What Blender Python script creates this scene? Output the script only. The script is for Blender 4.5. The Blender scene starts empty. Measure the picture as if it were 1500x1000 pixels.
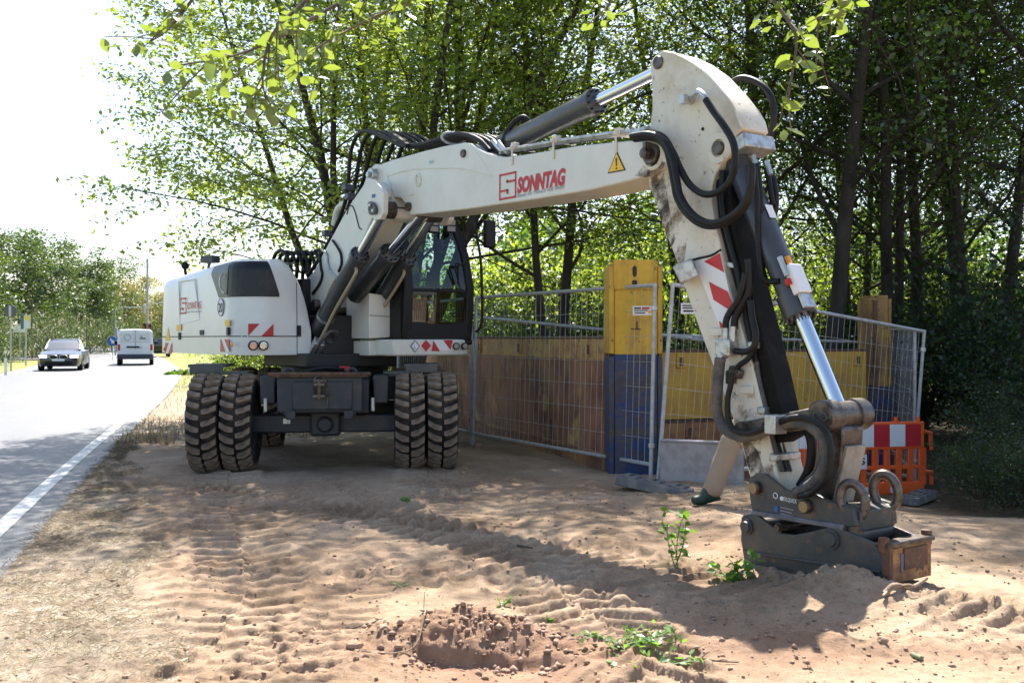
import bpy, bmesh, math, random
import numpy as np
from mathutils import Vector

SC = bpy.context.scene
COL = SC.collection

# ------------------------------------------------------------------ camera, sky, sun, exposure
CAM_H, FPX, HOR = 1.42, 1458.0, 497.0          # eye height, focal length and horizon (1500 px wide photo)
cam = bpy.data.cameras.new('camera')
cam.lens = 36.0 * FPX / 1500.0
cam.sensor_width = 36.0
cam.shift_y = -(500.0 - HOR) / 1500.0
cam.clip_end = 4000.0
cam.clip_start = 0.05
cam.dof.use_dof = True
cam.dof.focus_distance = 9.0
cam.dof.aperture_fstop = 6.3
cam_o = bpy.data.objects.new('camera', cam)
cam_o.location = (0, 0, CAM_H)
cam_o.rotation_euler = (math.radians(90), 0, 0)
COL.objects.link(cam_o)
SC.camera = cam_o

SUN_EL, SUN_AZ = math.radians(55), math.radians(4)     # azimuth from +Y towards +X
world = bpy.data.worlds.new('World')
SC.world = world
world.use_nodes = True
wn = world.node_tree
sky = wn.nodes.new('ShaderNodeTexSky')
sky.sky_type = 'NISHITA'
sky.sun_disc = False
sky.sun_elevation = SUN_EL
sky.sun_rotation = SUN_AZ
sky.air_density = 1.0
sky.dust_density = 1.6
sky.ozone_density = 1.0
wn.links.new(sky.outputs[0], wn.nodes['Background'].inputs[0])
wn.nodes['Background'].inputs[1].default_value = 0.095

sun = bpy.data.lights.new('sun', 'SUN')
sun.energy = 5.0
sun.angle = math.radians(0.5)
sun.color = (1.0, 0.95, 0.87)
sun_o = bpy.data.objects.new('sun', sun)
sun_dir = Vector((math.sin(SUN_AZ) * math.cos(SUN_EL), math.cos(SUN_AZ) * math.cos(SUN_EL), math.sin(SUN_EL)))
sun_o.rotation_euler = sun_dir.to_track_quat('Z', 'Y').to_euler()
sun_o.location = (0, 0, 30)
COL.objects.link(sun_o)

SC.view_settings.view_transform = 'Standard'
SC.view_settings.look = 'None'
SC.view_settings.gamma = 1.0
SC.view_settings.use_curve_mapping = False
SC.view_settings.exposure = 1.55
SC.cycles.max_bounces = 8
SC.cycles.transparent_max_bounces = 12
SC.cycles.use_denoising = True

# ------------------------------------------------------------------ small maths
def nrm(v):
    v = np.asarray(v, float)
    return v / (np.linalg.norm(v) + 1e-12)

def spot(px, py, d):                     # the place seen at a photo pixel, d metres into the scene
    return np.array([(px - 750.0) / FPX * d, d, CAM_H + (HOR - py) / FPX * d])

def _h(ix, iy, seed):
    n = (ix.astype(np.int64) * 374761393 + iy.astype(np.int64) * 668265263 + seed * 982451653) & 0xffffffff
    n = ((n ^ (n >> 13)) * 1274126177) & 0xffffffff
    return ((n ^ (n >> 16)) & 0xffff) / 65535.0

def noise(x, y, seed=0):
    ix, iy = np.floor(x), np.floor(y)
    fx, fy = x - ix, y - iy
    fx = fx * fx * (3 - 2 * fx); fy = fy * fy * (3 - 2 * fy)
    a, b = _h(ix, iy, seed), _h(ix + 1, iy, seed)
    c, d = _h(ix, iy + 1, seed), _h(ix + 1, iy + 1, seed)
    return (a + (b - a) * fx) * (1 - fy) + (c + (d - c) * fx) * fy - 0.5

def fbm(x, y, oct=4, seed=0, gain=0.5):
    t, a = 0, 1.0
    for o in range(oct):
        t = t + a * noise(x, y, seed + o * 17)
        x, y, a = x * 2.03 + 5.1, y * 2.03 - 3.7, a * gain
    return t

def sst(a, b, x):
    t = np.clip((x - a) / (b - a), 0, 1)
    return t * t * (3 - 2 * t)

def smooth_path(pts, k=6):
    P = [np.asarray(p, float) for p in pts]
    if len(P) < 3: return P
    P = [2 * P[0] - P[1]] + P + [2 * P[-1] - P[-2]]
    out = []
    for i in range(1, len(P) - 2):
        for j in range(k):
            t = j / k
            a, b, c, d = P[i - 1], P[i], P[i + 1], P[i + 2]
            out.append(0.5 * (2 * b + (c - a) * t + (2 * a - 5 * b + 4 * c - d) * t * t + (3 * b - a - 3 * c + d) * t ** 3))
    out.append(P[-2])
    return out

def round_poly(pts, k=1):                # corner cutting on a closed outline
    P = [np.asarray(p, float) for p in pts]
    for _ in range(k):
        Q = []
        for i in range(len(P)):
            a, b = P[i], P[(i + 1) % len(P)]
            Q += [a * .78 + b * .22, a * .22 + b * .78]
        P = Q
    return P

# ------------------------------------------------------------------ mesh builder and object tree
ORG = {}
class MB:
    def __init__(s): s.v, s.f, s.m = [], [], []
    def add(s, vs, fs, mi=0):
        n = len(s.v)
        s.v += [tuple(map(float, p)) for p in vs]
        s.f += [tuple(i + n for i in f) for f in fs]
        s.m += [mi] * len(fs)
        return s
    def box(s, c, size, ax=None, mi=0):
        ax = np.eye(3) if ax is None else np.asarray(ax, float)
        h = np.asarray(size, float) / 2
        vs = [np.asarray(c, float) + ax[0] * h[0] * i + ax[1] * h[1] * j + ax[2] * h[2] * k
              for i in (-1, 1) for j in (-1, 1) for k in (-1, 1)]
        return s.add(vs, [(0, 1, 3, 2), (4, 6, 7, 5), (0, 4, 5, 1), (2, 3, 7, 6), (0, 2, 6, 4), (1, 5, 7, 3)], mi)
    def prism(s, A, B, mi=0):            # two equal outlines joined by a wall, both capped
        n = len(A)
        return s.add(list(A) + list(B), [tuple(range(n))[::-1], tuple(range(n, 2 * n))] +
                     [(i, (i + 1) % n, n + (i + 1) % n, n + i) for i in range(n)], mi)
    def tube(s, pts, r, n=8, mi=0, cap=True):
        P = [np.asarray(p, float) for p in pts]
        R = [r] * len(P) if np.isscalar(r) else list(r)
        u = None; rings = []
        for i, p in enumerate(P):
            t = nrm(P[min(i + 1, len(P) - 1)] - P[max(i - 1, 0)])
            if u is None:
                u = nrm(np.cross(t, (0.13, 0.31, 0.94) if abs(t[2]) < .9 else (1, 0.2, 0)))
            u = nrm(u - t * np.dot(u, t)); w = np.cross(t, u)
            rings.append([p + R[i] * (u * math.cos(2 * math.pi * k / n) + w * math.sin(2 * math.pi * k / n)) for k in range(n)])
        vs = [q for g in rings for q in g]; fs = []
        for i in range(len(P) - 1):
            for k in range(n):
                fs.append((i * n + k, i * n + (k + 1) % n, (i + 1) * n + (k + 1) % n, (i + 1) * n + k))
        if cap:
            fs.append(tuple(range(n))[::-1]); fs.append(tuple(range((len(P) - 1) * n, len(P) * n)))
        return s.add(vs, fs, mi)
    def cyl(s, a, b, r, n=16, mi=0, r2=None):
        return s.tube([a, b], [r, r if r2 is None else r2], n, mi)
    def lathe(s, prof, c, axis, n=24, mi=0):      # prof: (distance along axis, radius)
        axis = nrm(axis); u = nrm(np.cross(axis, (0.1, 0.2, 1) if abs(axis[2]) < .9 else (1, 0, 0))); w = np.cross(axis, u)
        vs, fs = [], []
        for (h, r) in prof:
            for k in range(n):
                a = 2 * math.pi * k / n
                vs.append(np.asarray(c) + axis * h + r * (u * math.cos(a) + w * math.sin(a)))
        for i in range(len(prof) - 1):
            for k in range(n):
                fs.append((i * n + k, i * n + (k + 1) % n, (i + 1) * n + (k + 1) % n, (i + 1) * n + k))
        return s.add(vs, fs, mi)
    def torus(s, c, ua, va, R1, R2, r, n=20, m=8, mi=0):
        pts = [np.asarray(c) + np.asarray(ua) * R1 * math.cos(2 * math.pi * k / n) + np.asarray(va) * R2 * math.sin(2 * math.pi * k / n) for k in range(n)]
        nn = nrm(np.cross(ua, va)); vs, fs = [], []
        for k in range(n):
            t = nrm(pts[(k + 1) % n] - pts[k - 1]); o = np.cross(t, nn)
            vs += [pts[k] + r * (o * math.cos(2 * math.pi * j / m) + nn * math.sin(2 * math.pi * j / m)) for j in range(m)]
        for k in range(n):
            for j in range(m):
                fs.append((k * m + j, k * m + (j + 1) % m, ((k + 1) % n) * m + (j + 1) % m, ((k + 1) % n) * m + j))
        return s.add(vs, fs, mi)
    def build(s, name, mat, parent=None, bevel=0, smooth=35, base=False, flat=False):
        V = np.array(s.v, float)
        lo, hi = V.min(0), V.max(0)
        org = (lo + hi) / 2
        if base: org = np.array([org[0], org[1], lo[2]])
        me = bpy.data.meshes.new(name)
        me.from_pydata((V - org).tolist(), [], s.f)
        for m in (mat if isinstance(mat, (list, tuple)) else [mat]): me.materials.append(m)
        if any(s.m): me.polygons.foreach_set('material_index', s.m)
        bm = bmesh.new(); bm.from_mesh(me); bmesh.ops.recalc_face_normals(bm, faces=bm.faces); bm.to_mesh(me); bm.free()
        if not flat:
            me.shade_smooth(); me.set_sharp_from_angle(angle=math.radians(smooth))
        o = bpy.data.objects.new(name, me); COL.objects.link(o)
        put(o, org, parent)
        if bevel:
            b = o.modifiers.new('edge', 'BEVEL'); b.width = bevel; b.segments = 2; b.limit_method = 'ANGLE'; b.angle_limit = math.radians(40)
            b.harden_normals = False
        return o

def put(o, org, parent=None):
    ORG[o.name] = np.asarray(org, float)
    if parent is not None:
        o.parent = parent
        o.location = ORG[o.name] - ORG[parent.name]
    else:
        o.location = org
    return o

def tag(o, label=None, cat=None, group=None, kind=None):
    if label: o['label'] = label
    if cat: o['category'] = cat
    if group: o['group'] = group
    if kind: o['kind'] = kind
    return o

def thing(name, loc, label, cat, group=None):
    o = bpy.data.objects.new(name, None); COL.objects.link(o)
    o.empty_display_size = 0.2
    put(o, loc)
    return tag(o, label, cat, group)

def copy_tree(o, parent=None):
    c = o.copy(); COL.objects.link(c)
    if parent is not None: c.parent = parent
    for ch in list(o.children): copy_tree(ch, c)
    return c

def inst(name, mesh, loc, parent=None, rot=None, scale=None):       # one more object on shared mesh data
    o = bpy.data.objects.new(name, mesh); COL.objects.link(o)
    put(o, loc, parent)
    if rot is not None: o.rotation_euler = rot
    if scale is not None: o.scale = (scale,) * 3 if np.isscalar(scale) else scale
    return o

# ------------------------------------------------------------------ materials
def mat(name, col, rough=.5, metal=0, var=None, vs=6, vamt=(.45, .62), bump=0, bs=60, spots=None, ss=18, samt=(.62, .7), coat=0, streak=None, spec=None, stretch=None, coords='Object'):
    m = bpy.data.materials.new(name); m.use_nodes = True
    nt = m.node_tree; N, L = nt.nodes, nt.links
    b = N['Principled BSDF']
    b.inputs['Roughness'].default_value = rough; b.inputs['Metallic'].default_value = metal
    if coat: b.inputs['Coat Weight'].default_value = coat; b.inputs['Coat Roughness'].default_value = .12
    if spec is not None: b.inputs['Specular IOR Level'].default_value = spec
    c = N.new('ShaderNodeRGB'); c.outputs[0].default_value = (*col, 1); cur = c.outputs[0]
    tc = N.new('ShaderNodeTexCoord'); co = tc.outputs[coords]
    def layer(cur, col2, scale, amt, detail=6, st=None, seed=0):
        mp = N.new('ShaderNodeMapping'); L.new(co, mp.inputs[0]); mp.inputs['Location'].default_value = (seed, seed * 1.7, -seed)
        if st: mp.inputs['Scale'].default_value = st
        n = N.new('ShaderNodeTexNoise'); n.inputs['Scale'].default_value = scale; n.inputs['Detail'].default_value = detail
        n.inputs['Roughness'].default_value = .65
        L.new(mp.outputs[0], n.inputs[0])
        r = N.new('ShaderNodeMapRange'); r.inputs[1].default_value, r.inputs[2].default_value = amt
        L.new(n.outputs[0], r.inputs[0])
        x = N.new('ShaderNodeMix'); x.data_type = 'RGBA'
        L.new(r.outputs[0], x.inputs[0]); L.new(cur, x.inputs[6]); x.inputs[7].default_value = (*col2, 1)
        return x.outputs[2], r.outputs[0]
    if var: cur, _ = layer(cur, var, vs, vamt, st=stretch, seed=1)
    if streak: cur, _ = layer(cur, streak, 3, (.50, .74), st=(1.8, 1.8, .45), detail=9, seed=3)
    if spots:
        cur, f = layer(cur, spots, ss, samt, seed=7)
    L.new(cur, b.inputs['Base Color'])
    if bump:
        n = N.new('ShaderNodeTexNoise'); n.inputs['Scale'].default_value = bs; n.inputs['Detail'].default_value = 5
        L.new(co, n.inputs[0])
        bp = N.new('ShaderNodeBump'); bp.inputs['Strength'].default_value = bump; bp.inputs['Distance'].default_value = .02
        L.new(n.outputs[0], bp.inputs['Height']); L.new(bp.outputs[0], b.inputs['Normal'])
    return m

def leaf_mat(name, cols, trans=.45, gloss=.06, tcol=None):
    m = bpy.data.materials.new(name); m.use_nodes = True
    nt = m.node_tree; N, L = nt.nodes, nt.links; N.remove(N['Principled BSDF']); out = N['Material Output']
    g = N.new('ShaderNodeNewGeometry'); r = N.new('ShaderNodeValToRGB')
    el = r.color_ramp.elements
    el[0].color = (*cols[0], 1); el[1].color = (*cols[-1], 1)
    for i, c in enumerate(cols[1:-1]):
        e = el.new((i + 1) / (len(cols) - 1)); e.color = (*c, 1)
    L.new(g.outputs['Random Per Island'], r.inputs[0])
    d = N.new('ShaderNodeBsdfDiffuse'); t = N.new('ShaderNodeBsdfTranslucent')
    L.new(r.outputs[0], d.inputs[0])
    hs = N.new('ShaderNodeMix'); hs.data_type = 'RGBA'; hs.blend_type = 'MULTIPLY'; hs.inputs[0].default_value = 1
    L.new(r.outputs[0], hs.inputs[6]); hs.inputs[7].default_value = (*(tcol or (2.6, 2.3, .9)), 1)
    L.new(hs.outputs[2], t.inputs[0])
    mx = N.new('ShaderNodeMixShader'); mx.inputs[0].default_value = trans
    L.new(d.outputs[0], mx.inputs[1]); L.new(t.outputs[0], mx.inputs[2])
    gl = N.new('ShaderNodeBsdfGlossy'); gl.inputs['Roughness'].default_value = .42; gl.inputs[0].default_value = (.9, .95, 1, 1)
    m2 = N.new('ShaderNodeMixShader'); m2.inputs[0].default_value = gloss
    L.new(mx.outputs[0], m2.inputs[1]); L.new(gl.outputs[0], m2.inputs[2]); L.new(m2.outputs[0], out.inputs[0])
    return m

def glass_mat(name, tint, gloss=1.5):
    m = bpy.data.materials.new(name); m.use_nodes = True
    nt = m.node_tree; N, L = nt.nodes, nt.links; N.remove(N['Principled BSDF']); out = N['Material Output']
    t = N.new('ShaderNodeBsdfTransparent'); t.inputs[0].default_value = (*tint, 1)
    g = N.new('ShaderNodeBsdfGlossy'); g.inputs['Roughness'].default_value = .03
    f = N.new('ShaderNodeFresnel'); f.inputs[0].default_value = gloss
    x = N.new('ShaderNodeMixShader')
    L.new(f.outputs[0], x.inputs[0]); L.new(t.outputs[0], x.inputs[1]); L.new(g.outputs[0], x.inputs[2]); L.new(x.outputs[0], out.inputs[0])
    return m

M = {}
M['white'] = mat('cream_white_paint', (.70, .68, .61), .38, var=(.62, .59, .51), vs=3, vamt=(.4, .75), spots=(.36, .30, .22), ss=38, samt=(.70, .76), coat=.25)
M['hood'] = mat('clean_white_paint', (.72, .72, .69), .3, var=(.66, .65, .61), vs=2.5, vamt=(.4, .75), coat=.4)
M['dirty'] = mat('worn_white_paint', (.68, .64, .54), .5, var=(.50, .42, .31), vs=3.2, vamt=(.48, .74), spots=(.09, .06, .04), ss=15, samt=(.62, .69), bump=.1)
M['worn'] = mat('scraped_white_paint', (.60, .52, .38), .6, var=(.06, .04, .025), vs=4, vamt=(.46, .56), spots=(.32, .20, .10), ss=9, samt=(.58, .7), bump=.25)
M['grey'] = mat('slate_grey_paint', (.055, .06, .068), .42, var=(.085, .085, .085), vs=5, vamt=(.45, .7), spots=(.16, .13, .10), ss=26, samt=(.66, .74), coat=.1)
M['cyl'] = mat('dark_grey_cylinder_paint', (.05, .055, .062), .35, var=(.08, .075, .07), vs=7, vamt=(.5, .75), coat=.2)
M['chassis'] = mat('blue_black_chassis_paint', (.028, .032, .040), .5, var=(.07, .06, .05), vs=5, vamt=(.5, .75))
M['steel'] = mat('bucket_steel', (.050, .056, .058), .42, var=(.095, .085, .072), vs=4, vamt=(.42, .66), spots=(.19, .10, .05), ss=13, samt=(.58, .66), bump=.12, bs=25)
M['rust'] = mat('rusty_steel', (.16, .075, .04), .75, var=(.07, .04, .03), vs=9, vamt=(.4, .65), spots=(.30, .18, .10), ss=20, samt=(.6, .7), bump=.3, bs=40)
M['chrome'] = mat('chromed_rod', (.75, .77, .80), .12, 1.0)
M['zinc'] = mat('zinc_plated_metal', (.55, .56, .55), .42, .75, var=(.35, .34, .32), vs=18)
M['galv'] = mat('galvanised_tube', (.50, .51, .52), .5, .35, var=(.38, .38, .38), vs=14)
M['pin'] = mat('worn_pin_steel', (.15, .13, .115), .42, .7, var=(.075, .052, .04), vs=14)
M['hose'] = mat('black_rubber_hose', (.009, .009, .010), .5, var=(.022, .02, .018), vs=9, vamt=(.5, .7), spec=.3)
M['hosewrap'] = mat('dusty_hose_wrap', (.07, .065, .06), .7, var=(.14, .12, .10), vs=9, bump=.4, bs=80)
M['black'] = mat('black_plastic', (.010, .010, .011), .5, spec=.3)
M['guard'] = mat('black_rubber_guard', (.010, .0095, .009), .75, var=(.03, .025, .02), vs=6, vamt=(.5, .75), spec=.15)
M['dark'] = mat('black_paint_and_hole_shade', (.02, .02, .021), .6)  # black paint of ring, deck and tank; as hole discs, shade put into colour
M['rubber'] = mat('dusty_tyre_rubber', (.020, .018, .017), .85, var=(.09, .07, .055), vs=5, vamt=(.44, .72), bump=.2, bs=50, spec=.2)
M['tread'] = mat('dusty_tread_rubber', (.29, .215, .16), .95, var=(.15, .115, .088), vs=7, vamt=(.4, .66), bump=.3, bs=50, spec=.15)
M['red'] = mat('red_film', (.52, .02, .03), .4)
M['logo'] = mat('red_print', (.50, .015, .025), .45)
M['whitefilm'] = mat('white_film', (.78, .78, .78), .35)
M['greyprint'] = mat('grey_print', (.25, .25, .27), .5)
M['blackprint'] = mat('black_print', (.015, .015, .017), .5)
M['blueprint'] = mat('blue_print', (.03, .12, .35), .5)
M['yellowfilm'] = mat('yellow_film', (.85, .50, .02), .4)
M['orange'] = mat('amber_plastic', (.85, .30, .02), .25)
M['lens'] = mat('clear_lamp_lens', (.55, .55, .55), .08, .6)
M['lamp_red'] = mat('red_lamp_lens', (.45, .02, .02), .15)
M['glass'] = glass_mat('tinted_cab_glass', (.46, .58, .55), 1.62)
M['darkglass'] = mat('black_grille_mesh', (.010, .011, .014), .3, 0, var=(.03, .032, .038), vs=4, vamt=(.45, .65), spec=.35)
M['seat'] = mat('dark_seat_fabric', (.03, .03, .035), .9)
M['yellow'] = mat('worn_yellow_panel', (.62, .36, .035), .55, var=(.50, .27, .05), vs=3, vamt=(.4, .7), spots=(.16, .08, .04), ss=10, samt=(.64, .74), streak=(.34, .19, .07), bump=.1)
M['yellowpost'] = mat('scratched_yellow_paint', (.70, .43, .03), .5, var=(.58, .32, .03), vs=3, vamt=(.4, .7), spots=(.14, .07, .035), ss=7, samt=(.61, .67), streak=(.36, .20, .06), bump=.08, stretch=(1, 1, 2))
M['bluepost'] = mat('scratched_blue_paint', (.018, .042, .145), .5, var=(.085, .07, .06), vs=3, vamt=(.42, .60), spots=(.05, .045, .06), ss=8, samt=(.52, .6), bump=.08, stretch=(1, 1, 2.5))
M['rustpanel'] = mat('rusted_yellow_panel', (.36, .175, .095), .75, var=(.15, .066, .042), vs=1.7, vamt=(.42, .60), spots=(.56, .36, .13), ss=2.1, samt=(.57, .68), streak=(.34, .22, .13), bump=.15, stretch=(1, 1, .7))
M['rustyellow'] = mat('faded_yellow_band', (.55, .36, .12), .7, var=(.36, .19, .09), vs=4, vamt=(.45, .62), spots=(.18, .09, .05), ss=9, samt=(.58, .7), bump=.1)
M['barrier'] = mat('orange_red_plastic', (.88, .13, .02), .4, var=(.74, .09, .02), vs=4, vamt=(.5, .75))
M['concrete'] = mat('pale_grey_concrete', (.40, .37, .37), .85, var=(.30, .27, .26), vs=5, bump=.15, bs=40)
M['foot'] = mat('grey_recycled_plastic', (.13, .13, .135), .7, var=(.24, .22, .20), vs=6, bump=.2)
M['bark'] = mat('dark_bark', (.030, .025, .020), .9, var=(.065, .055, .045), vs=6, vamt=(.4, .7), bump=.6, bs=30, stretch=(1, 1, .25))
M['twig'] = mat('twig_bark', (.14, .10, .07), .8, var=(.08, .06, .045), vs=20)
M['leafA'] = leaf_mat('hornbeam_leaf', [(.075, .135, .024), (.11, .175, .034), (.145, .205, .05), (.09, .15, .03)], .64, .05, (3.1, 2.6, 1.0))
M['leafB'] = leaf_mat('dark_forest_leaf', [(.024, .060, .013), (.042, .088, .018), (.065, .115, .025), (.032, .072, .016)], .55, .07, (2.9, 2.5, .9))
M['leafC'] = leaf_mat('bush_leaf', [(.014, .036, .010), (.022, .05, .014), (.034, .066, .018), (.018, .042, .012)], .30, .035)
M['leafF'] = leaf_mat('near_twig_leaf', [(.12, .18, .03), (.17, .21, .05), (.10, .155, .03), (.20, .23, .07)], .5, .08, (2.2, 2.05, .95))
M['leafW'] = leaf_mat('weed_leaf', [(.10, .21, .035), (.14, .26, .05), (.08, .18, .03), (.17, .27, .08)], .5, .05)
M['leafFar'] = leaf_mat('roadside_tree_leaf', [(.022, .05, .014), (.04, .075, .02), (.07, .105, .03), (.03, .06, .018)], .4, .05)
M['leafYel'] = leaf_mat('dry_yellow_leaf', [(.13, .13, .04), (.17, .15, .05), (.10, .12, .035), (.15, .11, .05)], .4, .05)

def dirt_mat(name, col, scale, lo, hi, rough=.8):       # dirt that lets the paint show through its gaps
    m = bpy.data.materials.new(name); m.use_nodes = True
    nt = m.node_tree; N, L = nt.nodes, nt.links; b = N['Principled BSDF']; b.inputs['Base Color'].default_value = (*col, 1); b.inputs['Roughness'].default_value = rough
    tc = N.new('ShaderNodeTexCoord'); n = N.new('ShaderNodeTexNoise'); n.inputs['Scale'].default_value = scale; n.inputs['Detail'].default_value = 8; n.inputs['Roughness'].default_value = .7
    L.new(tc.outputs['Object'], n.inputs[0]); r = N.new('ShaderNodeMapRange'); r.inputs[1].default_value, r.inputs[2].default_value = lo, hi
    L.new(n.outputs[0], r.inputs[0]); L.new(r.outputs[0], b.inputs['Alpha']); return m
M['grime'] = dirt_mat('dark_grease_and_dirt', (.045, .03, .02), 6, .42, .62)
M['rustrun'] = dirt_mat('brown_dirt_film', (.22, .13, .07), 7, .46, .68)

M['oldyellow'] = mat('rust_streaked_yellow', (.42, .25, .05), .6, var=(.20, .10, .05), vs=4, vamt=(.40, .60), spots=(.06, .04, .03), ss=9, samt=(.58, .68), bump=.1, stretch=(1, 1, .5))
M['dull'] = mat('dull_work_lamp_lens', (.22, .18, .16), .3, .3)
# ------------------------------------------------------------------ the ground, road and verge
EDGE = np.array([(.9, -9.), (-1.9, 1.0), (-3.05, 4.9), (-3.83, 7.45), (-5.3, 12.3), (-7.3, 19.2), (-9.75, 27.6), (-13.8, 40.6), (-18.6, 54.), (-31, 86.), (-50, 130.), (-80, 190.), (-140, 290.)])
def road_line(off):                      # polyline parallel to the right-hand edge line
    P = np.array(smooth_path([p for p in EDGE], 5)); out = []
    for i in range(len(P)):
        t = nrm(P[min(i + 1, len(P) - 1)] - P[max(i - 1, 0)])
        out.append(P[i] + off * np.array([t[1], -t[0]]))
    return np.array(out)
RD = road_line(0)
def road_dist(x, y):                     # signed distance to the edge line, positive on the site's side
    best = np.full(x.shape, 1e9); sg = np.ones(x.shape)
    for a, b in zip(RD[:-1], RD[1:]):
        d = b - a; L = np.hypot(*d); t = np.clip(((x - a[0]) * d[0] + (y - a[1]) * d[1]) / L ** 2, 0, 1)
        dx, dy = x - a[0] - t * d[0], y - a[1] - t * d[1]
        q = np.hypot(dx, dy); c = (d[0] * dy - d[1] * dx)
        m = q < best; best = np.where(m, q, best); sg = np.where(m, np.where(c < 0, 1, -1), sg)
    return best * sg

def axis(fine0, fine1, step, far0, far1):
    a = list(np.arange(fine0, fine1 + 1e-6, step))
    s = step
    while a[-1] < far1: s = min(s * 1.22, 45); a.append(a[-1] + s)
    s = step
    while a[0] > far0: s = min(s * 1.22, 45); a.insert(0, a[0] - s)
    return np.array(a)

TRACKS = [  # tyre tracks pressed into the sand: (points, width, lug period, depth, lean)
    ([(-3.0, 10.6), (-2.6, 9.0), (-2.0, 7.2), (-1.5, 5.6), (-1.25, 3.6)], .66, .21, .024, .9),
    ([(-.9, 10.9), (-.85, 9.2), (-.5, 7.6), (.1, 6.2), (.5, 4.6), (.6, 3.0)], .66, .185, .030, -.9),
    ([(-3.2, 9.6), (-1.9, 8.6), (-.7, 7.6), (.6, 6.55), (1.7, 5.7), (3.2, 4.7)], .64, .165, .034, .8),
    ([(-2.3, 6.2), (-1.1, 6.1), (.3, 5.75), (1.2, 5.2), (2.2, 4.55), (3.1, 3.9)], .62, .22, .020, -.6),
    ([(-1.9, 10.2), (-1.2, 8.4), (-.6, 6.9), (-.9, 5.6), (-1.0, 4.0)], .5, .17, .020, .5),
    ([(-3.9, 10.4), (-3.4, 8.8), (-2.7, 7.0), (-2.1, 5.4), (-1.7, 4.2)], .55, .19, .024, .5),
]
def ground_z(x, y, fine=True):
    x = np.asarray(x, float); y = np.asarray(y, float)
    dist = road_dist(x, y)
    z = -.44 * sst(7.4, 11.0, y) * sst(1.9, 3.6, x + .15 * (y - 11))
    z = z + .05 * fbm(x * .5, y * .5, 2, 3) * sst(.6, 2.5, dist) * (1 - sst(12, 18, y))
    z = z - .06 * sst(.35, -.1, dist) + .0
    if not fine: return z
    sand = sst(-.1, .35, x + .41 * (y - 4.1) + 1.62 + .5 * fbm(x * 1.3, y * 1.3, 3, 9)) * (1 - sst(13.5, 15.5, y))
    damp = 1 - .6 * sst(10, 14, y)
    z = z + sand * damp * (.035 * fbm(x * 1.7, y * 1.7, 3, 5) + .012 * fbm(x * 7, y * 7, 4, 6, .6) + .0055 * fbm(x * 31, y * 31, 2, 16, .7))
    z = z + (1 - sand) * .02 * fbm(x * 6, y * 6, 3, 8) * sst(.3, .6, dist) * (1 - sst(14, 30, y))
    wx = x + .03 * fbm(x * 3, y * 3, 3, 31) + .010 * fbm(x * 13, y * 13, 3, 33, .7); wy = y + .03 * fbm(x * 3, y * 3, 3, 32) + .010 * fbm(x * 13, y * 13, 3, 34, .7)
    for ti, (pts, w, per, dep, lean) in enumerate(TRACKS):
        P = np.array(smooth_path([np.array(p) for p in pts], 4)); acc = 0
        best = np.full(x.shape, 9.); U = np.zeros(x.shape); Vv = np.zeros(x.shape)
        for a, b in zip(P[:-1], P[1:]):
            d = b - a; L = np.hypot(*d)
            t = np.clip(((wx - a[0]) * d[0] + (wy - a[1]) * d[1]) / L ** 2, 0, 1)
            dx, dy = wx - a[0] - t * d[0], wy - a[1] - t * d[1]; q = np.hypot(dx, dy)
            m = q < best; best = np.where(m, q, best)
            U = np.where(m, np.sign(d[0] * dy - d[1] * dx) * q, U); Vv = np.where(m, acc + t * L, Vv)
            acc += L
        mask = sst(w / 2 + .05, w / 2 - .05, np.abs(U)) * sand * (1 - .85 * np.exp(-((x - 1.9) / .55) ** 2 - ((y - 5.45) / .38) ** 2)) * (1 - .8 * np.exp(-((x + .15) / .6) ** 2 - ((y - 4.5) / .3) ** 2))
        au = np.abs(np.abs(U) - w / 4)                      # twin tyres: two lug bands
        ph = (Vv + lean * (np.abs(U) - w / 4) * .55) / per + .5 * (U > 0) + .22 * fbm(x * 1.6, y * 1.6, 2, 40 + ti)
        tri = np.abs((ph % 1) * 2 - 1)
        lug = sst(.50, .80, tri + .5 * fbm(x * 9, y * 9, 2, 90 + ti) * .5) - .35
        edge = .8 * sst(.025, .0, np.abs(np.abs(U) - w / 2)) + .4 * sst(.03, .0, np.abs(U))
        fade = .55 + .45 * sst(-.2, .15, fbm(x * 1.1, y * 1.1, 2, 60 + ti))
        z = z + mask * fade * dep * 1.25 * (1.15 * lug - .30) + .022 * edge * mask * fade
    # spoil heap in front of the camera with the scooped hollow on its near side
    hx, hy = x + .18, y - 4.58
    hn = .5 * fbm(x * 4, y * 4, 3, 71)
    heap = .17 * np.exp(-((hx + .02) / .42) ** 2 - ((hy - .10) / .20) ** 2) + .06 * np.exp(-((hx + .55) / .28) ** 2 - ((hy + .25) / .35) ** 2) + .06 * np.exp(-((hx - .72) / .26) ** 2 - ((hy + .32) / .22) ** 2)
    scoop = sst(-.09, -.14, hy + .05 * hn + .05 * hx) * sst(-.30, -.20, hx + .12 * hn) * sst(.50, .40, hx + .12 * hn)
    heap = heap * (1 + .5 * hn) * (1 - .95 * scoop) - .015 * scoop
    z = z + heap + .045 * np.clip(heap * 9, 0, 1) * fbm(x * 17, y * 17, 4, 77, .72)
    pile = .13 * np.exp(-((x - 1.84) / .27) ** 2 - ((y - 5.55) / .17) ** 2) + .07 * np.exp(-((x - 2.35) / .35) ** 2 - ((y - 5.25) / .2) ** 2) + .05 * np.exp(-((x - 1.5) / .8) ** 2 - ((y - 4.62) / .10) ** 2)
    z = z + pile * (1 + .4 * fbm(x * 8, y * 8, 4, 81, .6)) + .03 * np.clip(pile * 9, 0, 1) * fbm(x * 24, y * 24, 3, 82, .7)
    return z

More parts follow.
